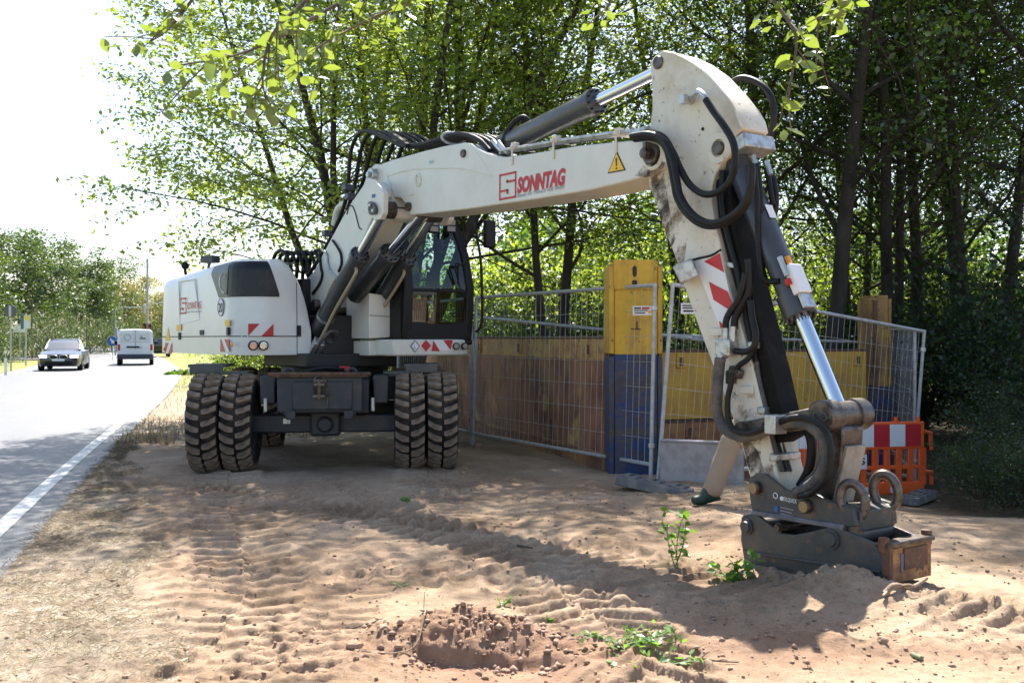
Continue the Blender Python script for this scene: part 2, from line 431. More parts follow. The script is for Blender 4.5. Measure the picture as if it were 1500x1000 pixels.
xs = axis(-4.4, 3.7, .015, -900, 900)
ys = []
y = 3.4
while y < 13.5: ys.append(y); y += max(.010, .0021 * y)
step = .05
while ys[-1] < 1500: step = min(step * 1.2, 60); ys.append(ys[-1] + step)
ys = [-300, -120, -50, -20, -9, -4, -1, .5, 1.5, 2.2, 2.8, 3.2] + ys
ys = np.array(ys)
gx, gy = np.meshgrid(xs, ys)
gz = ground_z(gx, gy)
gz = gz * (1 - sst(200, 300, np.abs(gx)))
nx, ny = len(xs), len(ys)
V = np.stack([gx.ravel(), gy.ravel(), gz.ravel()], 1)
ii = np.arange(nx * ny).reshape(ny, nx)
F = np.stack([ii[:-1, :-1].ravel(), ii[:-1, 1:].ravel(), ii[1:, 1:].ravel(), ii[1:, :-1].ravel()], 1)
def np_mesh(name, V, F, mat_, k=4):
    me = bpy.data.meshes.new(name)
    me.vertices.add(len(V)); me.vertices.foreach_set('co', np.ascontiguousarray(V, np.float32).ravel())
    me.loops.add(F.size); me.loops.foreach_set('vertex_index', np.ascontiguousarray(F, np.int32).ravel())
    me.polygons.add(len(F)); me.polygons.foreach_set('loop_start', np.arange(0, F.size, k, dtype=np.int32))
    me.polygons.foreach_set('loop_total', np.full(len(F), k, np.int32))
    me.materials.append(mat_); me.update(calc_edges=True)
    return me
def ground_mat():
    m = bpy.data.materials.new('sand_and_dry_ground'); m.use_nodes = True
    nt = m.node_tree; N, L = nt.nodes, nt.links; b = N['Principled BSDF']; b.inputs['Roughness'].default_value = .95
    b.inputs['Specular IOR Level'].default_value = .15
    g = N.new('ShaderNodeNewGeometry')
    def nz(scale, detail=6, rough=.6):
        n = N.new('ShaderNodeTexNoise'); n.inputs['Scale'].default_value = scale; n.inputs['Detail'].default_value = detail
        n.inputs['Roughness'].default_value = rough; L.new(g.outputs['Position'], n.inputs[0]); return n.outputs[0]
    def ramp(src, stops):
        r = N.new('ShaderNodeValToRGB'); e = r.color_ramp.elements
        e[0].position, e[0].color = stops[0][0], (*stops[0][1], 1); e[1].position, e[1].color = stops[-1][0], (*stops[-1][1], 1)
        for p, c in stops[1:-1]:
            q = e.new(p); q.color = (*c, 1)
        L.new(src, r.inputs[0]); return r.outputs[0]
    def mix(f, a, c):
        x = N.new('ShaderNodeMix'); x.data_type = 'RGBA'; L.new(f, x.inputs[0]); L.new(a, x.inputs[6]); L.new(c, x.inputs[7]); return x.outputs[2]
    sand = ramp(nz(1.3, 8), [(.3, (.30, .21, .14)), (.5, (.42, .31, .215)), (.7, (.51, .39, .285))])
    grain = ramp(nz(140, 3), [(.25, (.62, .60, .58)), (.75, (1.25, 1.22, 1.2))])
    xg = N.new('ShaderNodeMix'); xg.data_type = 'RGBA'; xg.blend_type = 'MULTIPLY'; xg.inputs[0].default_value = .8
    L.new(sand, xg.inputs[6]); L.new(grain, xg.inputs[7]); sand = xg.outputs[2]
    dmp = ramp(nz(.55, 9, .62), [(.38, (.76, .72, .68)), (.54, (1.0, 1.0, 1.0))])
    xd = N.new('ShaderNodeMix'); xd.data_type = 'RGBA'; xd.blend_type = 'MULTIPLY'; xd.inputs[0].default_value = 1
    L.new(sand, xd.inputs[6]); L.new(dmp, xd.inputs[7]); sand = xd.outputs[2]
    mot = ramp(nz(26, 9, .75), [(.34, (.74, .71, .69)), (.5, (1., 1., 1.)), (.68, (1.13, 1.12, 1.1))])
    xm = N.new('ShaderNodeMix'); xm.data_type = 'RGBA'; xm.blend_type = 'MULTIPLY'; xm.inputs[0].default_value = .85
    L.new(sand, xm.inputs[6]); L.new(mot, xm.inputs[7]); sand = xm.outputs[2]
    soil = ramp(nz(9, 8), [(.3, (.22, .125, .08)), (.7, (.38, .24, .16))])
    straw = ramp(nz(5, 10, .75), [(.3, (.12, .09, .068)), (.44, (.25, .19, .14)), (.56, (.36, .29, .215)), (.7, (.46, .39, .30))])
    grass = ramp(nz(2.2, 10, .75), [(.3, (.09, .13, .03)), (.5, (.20, .21, .07)), (.7, (.36, .31, .15))])
    wood = ramp(nz(6, 10, .7), [(.3, (.045, .036, .026)), (.7, (.13, .095, .065))])
    def at(n):
        a = N.new('ShaderNodeAttribute'); a.attribute_name = n; return a.outputs['Fac']
    c = mix(at('straw'), sand, straw); c = mix(at('grass'), c, grass); c = mix(at('wood'), c, wood); c = mix(at('soil'), c, soil)
    L.new(c, b.inputs['Base Color'])
    bp = N.new('ShaderNodeBump'); bp.inputs['Strength'].default_value = .8; bp.inputs['Distance'].default_value = .016
    L.new(nz(70, 8, .78), bp.inputs['Height']); L.new(bp.outputs[0], b.inputs['Normal'])
    return m
me = np_mesh('ground', V, F, ground_mat())
nb = fbm(gx * 1.3, gy * 1.3, 3, 9)
sandy = sst(-.1, .35, gx + .41 * (gy - 4.1) + 1.62 + .5 * nb) * (1 - sst(13.0, 14.5, gy + nb))
wood = sst(13.2, 15, gy + .8 * nb) * sst(-1.5, .5, gx) + sst(4.1, 5.0, gx + .25 * nb - .0 * gy) * sst(7.0, 8.2, gy + nb)
green = (1 - sandy) * np.clip(sst(22, 34, gy) + (road_dist(gx, gy) < -3), 0, 1)
soil = np.clip(np.exp(-((gx + .1) / .75) ** 2 - ((gy - 4.5) / .34) ** 2) * 1.1 + .6 * np.exp(-((gx - 1.5) / 1.2) ** 2 - ((gy - 4.5) / .2) ** 2), 0, 1)
for nme, arr in (('straw', 1 - sandy), ('grass', green), ('wood', np.clip(wood, 0, 1)), ('soil', soil)):
    a = me.attributes.new(nme, 'FLOAT', 'POINT'); a.data.foreach_set('value', np.ascontiguousarray(arr.ravel(), np.float32))
me.shade_smooth()
go = bpy.data.objects.new('ground', me); COL.objects.link(go); tag(go, kind='structure')

def strip(name, o0, o1, z, mat_, y0=-9, y1=290, dash=None, parent=None):
    A, B = road_line(o0), road_line(o1)
    keep = [i for i in range(len(A)) if y0 <= RD[i][1] <= y1]
    vs, fs = [], []
    if dash is None:
        for i in keep: vs += [(*A[i], z), (*B[i], z)]
        fs = [(2 * k, 2 * k + 1, 2 * k + 3, 2 * k + 2) for k in range(len(keep) - 1)]
    mb = MB().add(vs, fs)
    return mb
asphalt = mat('worn_asphalt', (.060, .062, .068), .50, var=(.088, .088, .093), vs=1.1, vamt=(.35, .7), spots=(.14, .14, .145), ss=60, samt=(.5, .68), streak=(.045, .046, .05), bump=.5, bs=160, spec=.6)
paint = mat('road_paint', (.56, .56, .54), .6, var=(.20, .20, .20), vs=22, vamt=(.5, .68))
o = strip('road', .30, -6.9, 0.0, asphalt).build('road', asphalt); tag(o, kind='structure')
o = strip('edge_line', .06, -.08, .004, paint).build('road_edge_line', paint); tag(o, kind='structure')
o = strip('edge_line', -6.45, -6.57, .004, paint).build('road_edge_line', paint); tag(o, kind='structure')
mb = MB(); A, B = road_line(-3.2), road_line(-3.32)
for i in range(0, len(A) - 1, 1):
    a, b = A[i], A[i + 1]; c, d = B[i], B[i + 1]; L = np.hypot(*(b - a)); n = max(1, int(L / 6))
    for k in range(n):
        t0, t1 = k / n, k / n + .62 / n
        mb.add([(*(a + (b - a) * t0), .004), (*(a + (b - a) * t1), .004), (*(c + (d - c) * t1), .004), (*(c + (d - c) * t0), .004)], [(0, 1, 2, 3)])
o = mb.build('road_centre_line', paint); tag(o, kind='structure')
# side road joining from the left in the distance
mb = MB().add([(-30, 70, .006), (-34, 82, .006), (-120, 92, .006), (-120, 78, .006)], [(0, 1, 2, 3)])
o = mb.build('side_road', asphalt); tag(o, kind='structure')

# dry grass on the verge: blades, one mass
rg = np.random.default_rng(5)
def blades(n, ylo, yhi, xfun, lmin, lmax, lie, w, name, mat_, clump=True):
    y = ylo + (yhi - ylo) * rg.random(n) ** 1.5
    x = xfun(y, rg.random(n))
    if clump:
        keep = fbm(x * 2.6, y * 2.6, 4, 55) + .25 * rg.normal(0, 1, n) > -.05; x, y = x[keep], y[keep]; n = len(x)
    z = ground_z(x, y)
    a = rg.random(n) * 2 * np.pi; L = lmin + (lmax - lmin) * rg.random(n) ** 2
    el = np.clip(rg.normal(lie, .35, n), .03, 1.5)
    d = np.stack([np.cos(a) * np.cos(el), np.sin(a) * np.cos(el), np.sin(el)], 1)
    side = np.stack([-np.sin(a), np.cos(a), rg.normal(0, .3, n)], 1) * (w * (.6 + .8 * rg.random(n)))[:, None]
    P = np.stack([x, y, z - .002], 1); mid = P + d * (L * .55)[:, None]; tip = P + d * L[:, None]; tip[:, 2] -= L * .08 * np.cos(el)
    tip[:, 2] = np.maximum(tip[:, 2], z + .004)
    V = np.stack([P - side, P + side, mid + side * .8, tip, mid - side * .8], 1).reshape(-1, 3)
    k = np.arange(n)[:, None] * 5
    F = np.concatenate([k + np.array([0, 1, 2, 3, 4])], 1)
    o = bpy.data.objects.new(name, np_mesh(name, V, F, mat_, 5)); COL.objects.link(o)
    return o
straw_m = leaf_mat('dry_straw', [(.17, .135, .09), (.34, .28, .19), (.50, .43, .32), (.09, .07, .05)], .25, .04, (1.2, 1.1, .9))
def verge_x(y, r):
    lo = np.interp(y, RD[:, 1], RD[:, 0]) + .24; hi = -1.62 - .41 * (y - 4.1) + .25 + .5 * np.sin(y * 3)*.3
    return lo + (np.maximum(hi, lo + .3) - lo) * r ** .9
o = blades(210000, 3.7, 14.5, verge_x, .015, .09, .12, .0005, 'dry_grass', straw_m); tag(o, 'dry trampled straw coloured grass along the road edge', 'grass', kind='stuff')
def verge_far(y, r):
    lo = np.interp(y, RD[:, 1], RD[:, 0]) + .3
    return lo + r * np.where(y < 14.5, .8, np.where(y < 18, 3.0, 11.0))
o = blades(16000, 13.5, 45, verge_far, .04, .22, .75, .006, 'dry_grass', straw_m); tag(o, 'tall dry yellow grass beside the road behind the machine', 'grass', kind='stuff')
green_m = leaf_mat('verge_green_blade', [(.06, .12, .03), (.10, .16, .05), (.14, .18, .07), (.05, .10, .03)], .35, .04)
o = blades(1100, 4.2, 13, verge_x, .015, .06, .7, .0012, 'grass', green_m); tag(o, 'few green blades among the dry grass of the verge', 'grass', kind='stuff')
# clods and crumbs of soil
def clods(n, fx, smin, smax, name):
    base = np.array([(0, 0, 1), (.9, 0, .2), (.28, .85, .25), (-.72, .53, .2), (-.7, -.55, .25), (.3, -.86, .2), (0, 0, -.6)])
    fb = np.array([(0, 1, 2), (0, 2, 3), (0, 3, 4), (0, 4, 5), (0, 5, 1), (6, 2, 1), (6, 3, 2), (6, 4, 3), (6, 5, 4), (6, 1, 5)])
    x, y = fx(n); z = ground_z(x, y)
    s = smin + (smax - smin) * rg.random(n) ** 6
    a = rg.random(n) * 6.28; ca, sa = np.cos(a), np.sin(a)
    B = base[None] * (1 + 1.2 * (rg.random((n, 7, 3)) - .5)) * s[:, None, None]
    X = B[..., 0] * ca[:, None] - B[..., 1] * sa[:, None]; Y = B[..., 0] * sa[:, None] + B[..., 1] * ca[:, None]
    V = np.stack([X + x[:, None], Y + y[:, None], B[..., 2] * .8 + (z + s * .12)[:, None]], 2).reshape(-1, 3)
    F = (np.arange(n)[:, None, None] * 7 + fb[None]).reshape(-1, 3)
    soil_m = mat('clod_soil', (.27, .175, .12), .95, var=(.36, .25, .18), vs=8, vamt=(.4, .6), coords='Object')
    o = bpy.data.objects.new(name, np_mesh(name, V, F, soil_m, 3)); COL.objects.link(o); return o
o = clods(1500, lambda n: (rg.normal(-.15, .45, n), rg.normal(4.58, .15, n)), .002, .024, 'soil_crumbs'); tag(o, 'reddish soil crumbs on the dug heap nearest the camera', 'soil', kind='stuff')
o = clods(9000, lambda n: (rg.uniform(-2.4, 3.3, n), 3.8 + 6 * rg.random(n) ** 1.6), .0015, .016, 'soil_crumbs'); tag(o, 'small soil crumbs scattered over the sandy ground', 'soil', kind='stuff')
o = clods(600, lambda n: (rg.normal(1.7, .55, n), rg.normal(4.7, .25, n)), .002, .016, 'soil_crumbs'); tag(o, 'soil crumbs in the rutted strip before the bucket', 'soil', kind='stuff')
# ------------------------------------------------------------------ trees: tapered trunk, limbs, and leaves spread along the twigs
def v_rot(d, ang, az):
    d = nrm(d); u = nrm(np.cross(d, (0.2, 0.1, 1) if abs(d[2]) < .95 else (1, 0, 0))); w = np.cross(d, u)
    return nrm(d * math.cos(ang) + (u * math.cos(az) + w * math.sin(az)) * math.sin(ang))

class Tree:
    def __init__(s, seed, levels): s.R = random.Random(seed); s.tubes = []; s.anch = []; s.lv = levels; s.xmin = None
    def grow(s, p, d, L, r, lv):
        if lv >= 1 and s.xmin is not None:
            if p[0] < s.xmin: return
            if p[0] + d[0] * L < s.xmin: L = max(.3, (p[0] - s.xmin) / max(.3, -d[0]) * s.R.uniform(.8, 1.1))
        c = s.lv[lv]; n = c['n']; R = s.R; pts = [np.array(p, float)]; ds = []
        for i in range(n):
            d = nrm(d + np.array([R.gauss(0, 1), R.gauss(0, 1), R.gauss(0, .7)]) * c['wob'] + np.array([0, 0, c['trop']]))
            ds.append(d); pts.append(pts[-1] + d * L / n)
        rad = [max(r * (1 - i / n * (1 - c['tip'])), .003) for i in range(n + 1)]
        s.tubes.append((pts, rad, c['sides']))
        if lv == len(s.lv) - 1 or c.get('leafy'): s.anch.append((pts, L))
        if lv < len(s.lv) - 1:
            k = c['kids']; az = R.random() * 6.28
            for j in range(k):
                t = c['t0'] + (1 - c['t0']) * (j + R.random()) / k; t = min(t, .995)
                f = t * n; i = min(int(f), n - 1); q = pts[i] + (pts[i + 1] - pts[i]) * (f - i)
                az += 2.4 + R.gauss(0, .4)
                dd = v_rot(ds[i], math.radians(c['ang'] + R.gauss(0, 9)), az)
                if c.get('flat'): dd = nrm(dd * np.array([1, 1, c['flat']]))
                s.grow(q, dd, L * c['ratio'] * (1.15 - c['short'] * t) * R.uniform(.75, 1.2), rad[i] * c['rr'], lv + 1)
    def trunk(s):
        mb = MB()
        for pts, rad, sd in s.tubes: mb.tube(pts, rad, sd, cap=False)
        return mb
    def leaves(s, per_m, size, spread, up, seed, droop=.1):
        g = np.random.default_rng(seed); C, D = [], []
        for pts, L in s.anch:
            k = max(3, int(per_m * L)); P = np.array(pts); f = g.random(k) ** .8 * (len(P) - 1); i = np.minimum(f.astype(int), len(P) - 2)
            C.append(P[i] + (P[i + 1] - P[i]) * (f - i)[:, None])
        C = np.concatenate(C); n = len(C)
        C = C + g.normal(0, 1, (n, 3)) * spread * np.array([1, 1, .55]); C[:, 2] -= droop * g.random(n)
        nv = g.normal(0, 1, (n, 3)) * (1 - up) + np.array([0, 0, up * 1.6]); nv /= np.linalg.norm(nv, axis=1)[:, None]
        a = g.normal(0, 1, (n, 3)); a -= nv * (a * nv).sum(1)[:, None]; a /= np.linalg.norm(a, axis=1)[:, None] + 1e-9
        b = np.cross(nv, a); L = size * (.65 + .7 * g.random(n))[:, None]
        V = np.stack([C - a * L * .5, C + b * L * .30 - a * L * .05, C + a * L * .5, C - b * L * .30 - a * L * .05], 1)
        V[:, 1] += nv * L * .08; V[:, 3] += nv * L * .08
        return V.reshape(-1, 3), np.arange(n * 4).reshape(n, 4)

root_t = {}
def make_tree(name, seed, levels, stems, leaf, leafmat, bark='bark', label=None, cat='tree', group=None, lname='crown', xmin=None):
    t = Tree(seed, levels); t.xmin = xmin
    for (p, d, L, r) in stems: t.grow(np.array(p, float), nrm(d), L, r, 0)
    root = thing(name, (0, 0, 0), label, cat, group)
    tr = t.trunk(); V = np.array(tr.v); me = bpy.data.meshes.new('trunk'); me.from_pydata(V.tolist(), [], tr.f); me.materials.append(M[bark]); me.shade_smooth()
    inst('trunk', me, (0, 0, 0), root)
    V, F = t.leaves(*leaf, seed + 7)
    inst(lname, np_mesh(lname, V, F, M[leafmat]), (0, 0, 0), root)
    root_t[name + str(seed)] = t
    return root, len(F)

# a copy of a tree set elsewhere, turned and scaled, with its own label
def plant(proto, x, y, rot=0, sc=1, label=None, z=None, group=None, leaf=None, first=False):
    o = proto if first else copy_tree(proto)
    z = float(ground_z(np.array([x]), np.array([y]), False)[0]) - .05 if z is None else z
    o.location = (x, y, z); o.rotation_euler = (0, 0, rot); o.scale = (sc,) * 3 if np.isscalar(sc) else sc
    if label: o['label'] = label
    if group: o['group'] = group
    if leaf:
        for ch in o.children:
            if ch.name.startswith('crown'): ch.data = leaf
    return o

# ---- the light green multi-stemmed tree behind the machine, open layered sprays
LA = [dict(n=10, wob=.05, trop=.03, tip=.15, sides=8, kids=16, t0=.25, ang=62, ratio=.46, short=.75, rr=.30),
      dict(n=6, wob=.10, trop=-.01, tip=.2, sides=5, kids=9, t0=.15, ang=46, ratio=.42, short=.5, rr=.5, flat=.45),
      dict(n=4, wob=.12, trop=-.03, tip=.3, sides=3, kids=4, t0=.1, ang=44, ratio=.5, short=.4, rr=.6, flat=.4, leafy=True),
      dict(n=3, wob=.12, trop=-.02, tip=.5, sides=3)]
stems = []
rs = random.Random(3)
for i, (dx, dy, L) in enumerate(((-.46, .1, 9.5), (-.28, -.12, 12.), (-.10, .2, 13.), (.08, -.06, 13.5), (.30, .15, 13.), (.52, -.08, 12.), (-.34, -.25, 9.), (.28, -.22, 11.), (.44, .3, 11.5))):
    stems.append(((.35 * dx, .3 * dy, -.1), (dx * .8, dy, 1), L, .095 + .015 * (i % 3)))
hb_, nA = make_tree('hornbeam_tree', 11, LA, stems, (25, .088, .12, .5), 'leafA', label='light green tree with many fanned stems right behind the excavator cab and hood', xmin=-4.2)
plant(hb_, -2.3, 17.3, .0, .98, first=True)

# ---- ordinary forest tree, thin straight trunk with a dense dark crown
LB = [dict(n=11, wob=.03, trop=.02, tip=.18, sides=9, kids=18, t0=.22, ang=58, ratio=.34, short=.55, rr=.45),
      dict(n=6, wob=.14, trop=.05, tip=.2, sides=5, kids=8, t0=.2, ang=48, ratio=.46, short=.4, rr=.5),
      dict(n=4, wob=.16, trop=.02, tip=.3, sides=3, kids=5, t0=.1, ang=50, ratio=.5, short=.4, rr=.6, leafy=True),
      dict(n=3, wob=.16, trop=0, tip=.5, sides=3)]
fb_, nB = make_tree('forest_tree', 23, LB, [((0, 0, -.1), (.02, 0, 1), 14.5, .15)], (20, .095, .15, .52), 'leafB', label='x', group='tall trees behind the trench')
fc_, nC = make_tree('forest_tree', 37, LB, [((0, 0, -.1), (-.06, .03, 1), 13.5, .12), ((.1, .1, -.1), (.16, -.03, 1), 12., .10)], (20, .095, .15, .52), 'leafB', label='x', group='tall trees behind the trench')
crownB = [c for c in fb_.children if c.name.startswith('crown')][0].data
crownC = [c for c in fc_.children if c.name.startswith('crown')][0].data
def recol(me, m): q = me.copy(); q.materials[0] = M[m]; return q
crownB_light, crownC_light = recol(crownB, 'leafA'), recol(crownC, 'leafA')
def far_crown(key, m, seed):
    V, F = root_t[key].leaves(8, .30, .42, .3, seed); return np_mesh('crown', V, F, M[m])
crownB_far, crownC_far, crownC_yel, crownB_yel = far_crown('forest_tree23', 'leafFar', 5), far_crown('forest_tree37', 'leafFar', 6), far_crown('forest_tree37', 'leafYel', 7), far_crown('forest_tree23', 'leafYel', 8)
# (proto, px, distance, turn, size, label, crown)
FT = [('B', 1206, 16.8, .3, 1.05, 'thick dark trunk standing just right of the raised stick', None),
      ('C', 1306, 18.0, 1.2, 1.05, 'forked dark tree directly above the right shoring post', None),
      ('B', 1352, 20.0, 2.2, .95, 'slim dark tree seen between the right post and the fence corner', None),
      ('C', 1455, 17.6, 3.4, 1.05, 'dark tree rising out of the bushes at the right edge', None),
      ('B', 1575, 16.0, 4.0, 1.05, 'dark tree whose boughs hang in from beyond the right edge', None),
      ('B', 1100, 19.5, 5.1, 1.0, 'dark tree behind the stick above the yellow trench panel', None),
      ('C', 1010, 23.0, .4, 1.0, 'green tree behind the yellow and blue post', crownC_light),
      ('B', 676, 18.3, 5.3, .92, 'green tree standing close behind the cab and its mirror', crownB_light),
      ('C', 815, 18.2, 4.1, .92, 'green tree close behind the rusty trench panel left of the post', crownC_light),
      ('C', 1250, 24.0, .9, 1.1, 'dark tree farther back between the two right trunks', None),
      ('C', 1330, 30.0, 3.3, 1.2, 'far tree deep in the wood behind the fence corner', None),
      ('B', 1540, 22.0, .2, 1.1, 'dark tree at the far right deep in the wood', None),
      ('B', 1420, 23.0, 3.0, 1.1, 'dark tree farther back to the right of the fence corner', None)]
fl = {'B': True, 'C': True}
for pr, px, d, rt, sc, lab, crown in FT:
    plant(fb_ if pr == 'B' else fc_, (px - 750) / FPX * d, d, rt, sc, lab, leaf=crown, first=fl[pr]); fl[pr] = False

# ---- bushes: many stems from the ground, dense
LC = [dict(n=5, wob=.12, trop=.03, tip=.2, sides=5, kids=9, t0=.15, ang=48, ratio=.55, short=.4, rr=.5),
      dict(n=4, wob=.16, trop=.0, tip=.3, sides=3, kids=6, t0=.1, ang=50, ratio=.5, short=.4, rr=.6, leafy=True),
      dict(n=3, wob=.16, trop=-.02, tip=.5, sides=3, leafy=True)]
bst = [((.25 * math.cos(a), .25 * math.sin(a), -.05), (.75 * math.cos(a), .75 * math.sin(a), .8 + .25 * (i % 3)), 1.9 + .35 * (i % 4), .03) for i, a in enumerate(np.linspace(0, 6.28, 12)[:-1])]
bu_, nD = make_tree('bush', 51, LC, bst, (20, .075, .10, .35), 'leafC', label='x', cat='bush', group='bushes at the edge of the wood')
cb = [c for c in bu_.children if c.name.startswith('crown')][0].data
cb_light, cb_far = recol(cb, 'leafA'), recol(cb, 'leafFar')  # paler copy: sunlight on the far bushes is put into the leaf colour
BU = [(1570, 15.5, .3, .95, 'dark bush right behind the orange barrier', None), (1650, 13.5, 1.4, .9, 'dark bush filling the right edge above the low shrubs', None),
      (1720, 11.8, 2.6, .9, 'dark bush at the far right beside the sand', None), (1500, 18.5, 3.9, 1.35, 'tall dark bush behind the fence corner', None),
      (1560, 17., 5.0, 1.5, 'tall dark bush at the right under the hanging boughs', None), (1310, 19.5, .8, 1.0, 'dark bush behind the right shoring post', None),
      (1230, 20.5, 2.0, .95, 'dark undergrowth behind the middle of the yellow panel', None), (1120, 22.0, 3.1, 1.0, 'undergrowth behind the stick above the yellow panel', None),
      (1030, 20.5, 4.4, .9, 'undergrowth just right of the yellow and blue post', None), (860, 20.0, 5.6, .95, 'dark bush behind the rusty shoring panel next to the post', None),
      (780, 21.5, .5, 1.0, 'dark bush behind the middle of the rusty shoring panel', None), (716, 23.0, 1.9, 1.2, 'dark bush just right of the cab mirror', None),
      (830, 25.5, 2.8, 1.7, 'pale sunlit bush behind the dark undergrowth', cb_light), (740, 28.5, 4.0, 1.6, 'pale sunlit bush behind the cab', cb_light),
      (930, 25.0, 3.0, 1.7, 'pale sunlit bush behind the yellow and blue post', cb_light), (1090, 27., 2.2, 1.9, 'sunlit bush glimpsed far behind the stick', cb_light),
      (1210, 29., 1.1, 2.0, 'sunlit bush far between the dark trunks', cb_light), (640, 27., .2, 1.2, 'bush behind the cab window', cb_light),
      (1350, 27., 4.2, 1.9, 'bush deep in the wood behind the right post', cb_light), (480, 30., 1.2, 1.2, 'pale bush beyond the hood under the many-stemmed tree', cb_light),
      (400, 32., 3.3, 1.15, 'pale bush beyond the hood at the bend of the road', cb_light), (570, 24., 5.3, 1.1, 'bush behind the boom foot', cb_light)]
for i, (px, d, rt, sc, lab, crown) in enumerate(BU):
    x = (px - 750) / FPX * d; plant(bu_, x, d, rt, sc, lab, leaf=crown, first=(i == 0), z=(-.3 if px > 1370 and d < 14 else None))
# low shrubs at the foot of the bushes on the right
for i, (px, d, sc, lab) in enumerate(((1435, 9.8, .22, 'low leafy shrub nearest the barrier on the bank'), (1478, 9.2, .22, 'small low shrub in the middle of the bank'), (1515, 9.0, .3, 'low leafy shrub at the right picture edge'), (1540, 10.5, .40, 'knee high shrub behind the low ones at the right edge'), (1545, 11.6, .42, 'knee high shrub in the shade under the dark bushes'))):
    o = plant(bu_, (px - 750) / FPX * d, d, i * 1.3, sc, lab, z=-.12); o['category'] = 'shrub'; o['group'] = 'low shrubs on the bank'

# ---- trees along the far side of the road
RT = [('B', -34, 58, .3, .62, 'nearest roadside tree at the left picture edge', crownB_far), ('C', -36, 66, 1.5, .60, 'rounded roadside tree behind the round sign', crownC_far), ('B', -39, 76, 2.5, .66, 'roadside tree behind the bus stop sign', crownB_far),
      ('C', -42, 86, 3.6, .72, 'roadside tree behind the dark car', crownC_far), ('B', -44, 97, 4.7, .74, 'tall roadside tree above the dark car', crownB_far), ('C', -46, 108, 5.5, .76, 'roadside tree between the two cars', crownC_far),
      ('B', -50, 122, .8, .74, 'roadside tree left of the white van', crownB_far), ('C', -52, 134, 1.9, .66, 'yellowing roadside tree behind the white van', crownC_yel), ('B', -55, 150, 3.0, .72, 'yellowish tree far along the road above the van', crownB_yel),
      ('C', -58, 170, 4.1, .66, 'far tree at the end of the road', crownC_far), ('B', -61, 185, 5.2, .64, 'far tree right of the white van', crownB_far), ('C', -66, 195, .5, .72, 'farthest tree behind the traffic light mast', crownC_far), ('B', -58, 178, 2.2, .60, 'far tree beside the excavator hood', crownB_far), ('C', -74, 200, 4.2, .62, 'farthest tree above the van roof', crownC_yel)]
for pr, x, d, rt, sc, lab, crown in RT:
    plant(fb_ if pr == 'B' else fc_, x, d, rt, (sc * 1.25, sc * 1.25, sc), lab, leaf=crown, group='trees along the far side of the road')
for i, (x, d, sc, lab) in enumerate(((-31, 57, 1.1, 'roadside bush at the left picture edge'), (-34, 66, 1.2, 'roadside bush below the round sign'), (-37, 77, 1.3, 'roadside bush behind the bus stop'), (-40, 88, 1.4, 'roadside bush left of the dark car'), (-42.5, 99, 1.5, 'roadside bush above the dark car roof'), (-45, 112, 1.6, 'roadside bush between car and van'), (-50, 128, 1.8, 'roadside bush left of the van roof'), (-55, 150, 2.0, 'far roadside bush above the van'), (-60, 172, 2.2, 'farthest roadside bush by the mast'))):
    plant(bu_, x, d, i * 1.1, sc, lab, leaf=cb_far, group='bushes along the far side of the road')
wb = [bu_, fb_, fc_]
# a wood that goes on beyond what can be told apart
tags = []
far_c = []
g = np.random.default_rng(77); Vs = []
n = 60000
xx = g.uniform(-14, 60, n); yy = 42 + 10 * g.random(n) + .15 * xx; hh = (6.0 + 1.5 * np.sin(xx * .4) + 1.2 * np.sin(xx * 1.1 + 1)) * g.random(n) ** .7
hh = hh * sst(-14, -2, xx)
C = np.stack([xx, yy, hh], 1); a = g.normal(0, 1, (n, 3)); a /= np.linalg.norm(a, axis=1)[:, None]; b = np.cross(a, g.normal(0, 1, (n, 3))); b /= np.linalg.norm(b, axis=1)[:, None]
L = .34 * (.6 + .8 * g.random(n))[:, None]
V = np.stack([C - a * L * .5, C + b * L * .32, C + a * L * .5, C - b * L * .32], 1).reshape(-1, 3)
o = inst('distant_wood', np_mesh('distant_wood', V, np.arange(n * 4).reshape(n, 4), M['leafB']), (0, 0, 0)); tag(o, 'far green wood closing the view behind the trench', 'wood', kind='stuff')

# ---- twigs hanging in from above the camera, each leaf by itself
def leaf_shape(L, W):
    pr = [(0, 0), (.15, .55), (.4, 1), (.65, .85), (.85, .45), (1, 0)]
    vs, fs = [], []
    for t, w in pr: vs += [(t * L, 0, -.04 * L * math.sin(t * 3.1)), (t * L, w * W / 2, .05 * L * w), (t * L, -w * W / 2, .05 * L * w)]
    for i in range(len(pr) - 1): fs += [(3 * i, 3 * i + 1, 3 * i + 4, 3 * i + 3), (3 * i + 2, 3 * i, 3 * i + 3, 3 * i + 5)]
    me = bpy.data.meshes.new('leaf'); me.from_pydata(vs, [], fs); me.materials.append(M['leafF']); me.shade_smooth(); return me
leafme = [leaf_shape(.085, .052), leaf_shape(.07, .046), leaf_shape(.06, .036)]
def rand_leaf(R, c, parent, meshes, sc=1, hang=.3):
    o = bpy.data.objects.new('leaf', R.choice(meshes)); COL.objects.link(o)
    o.rotation_euler = (R.gauss(0, .5), R.gauss(hang, .45), R.uniform(0, 6.28)); o.scale = (sc * R.uniform(.8, 1.2),) * 3
    return put(o, c, parent)
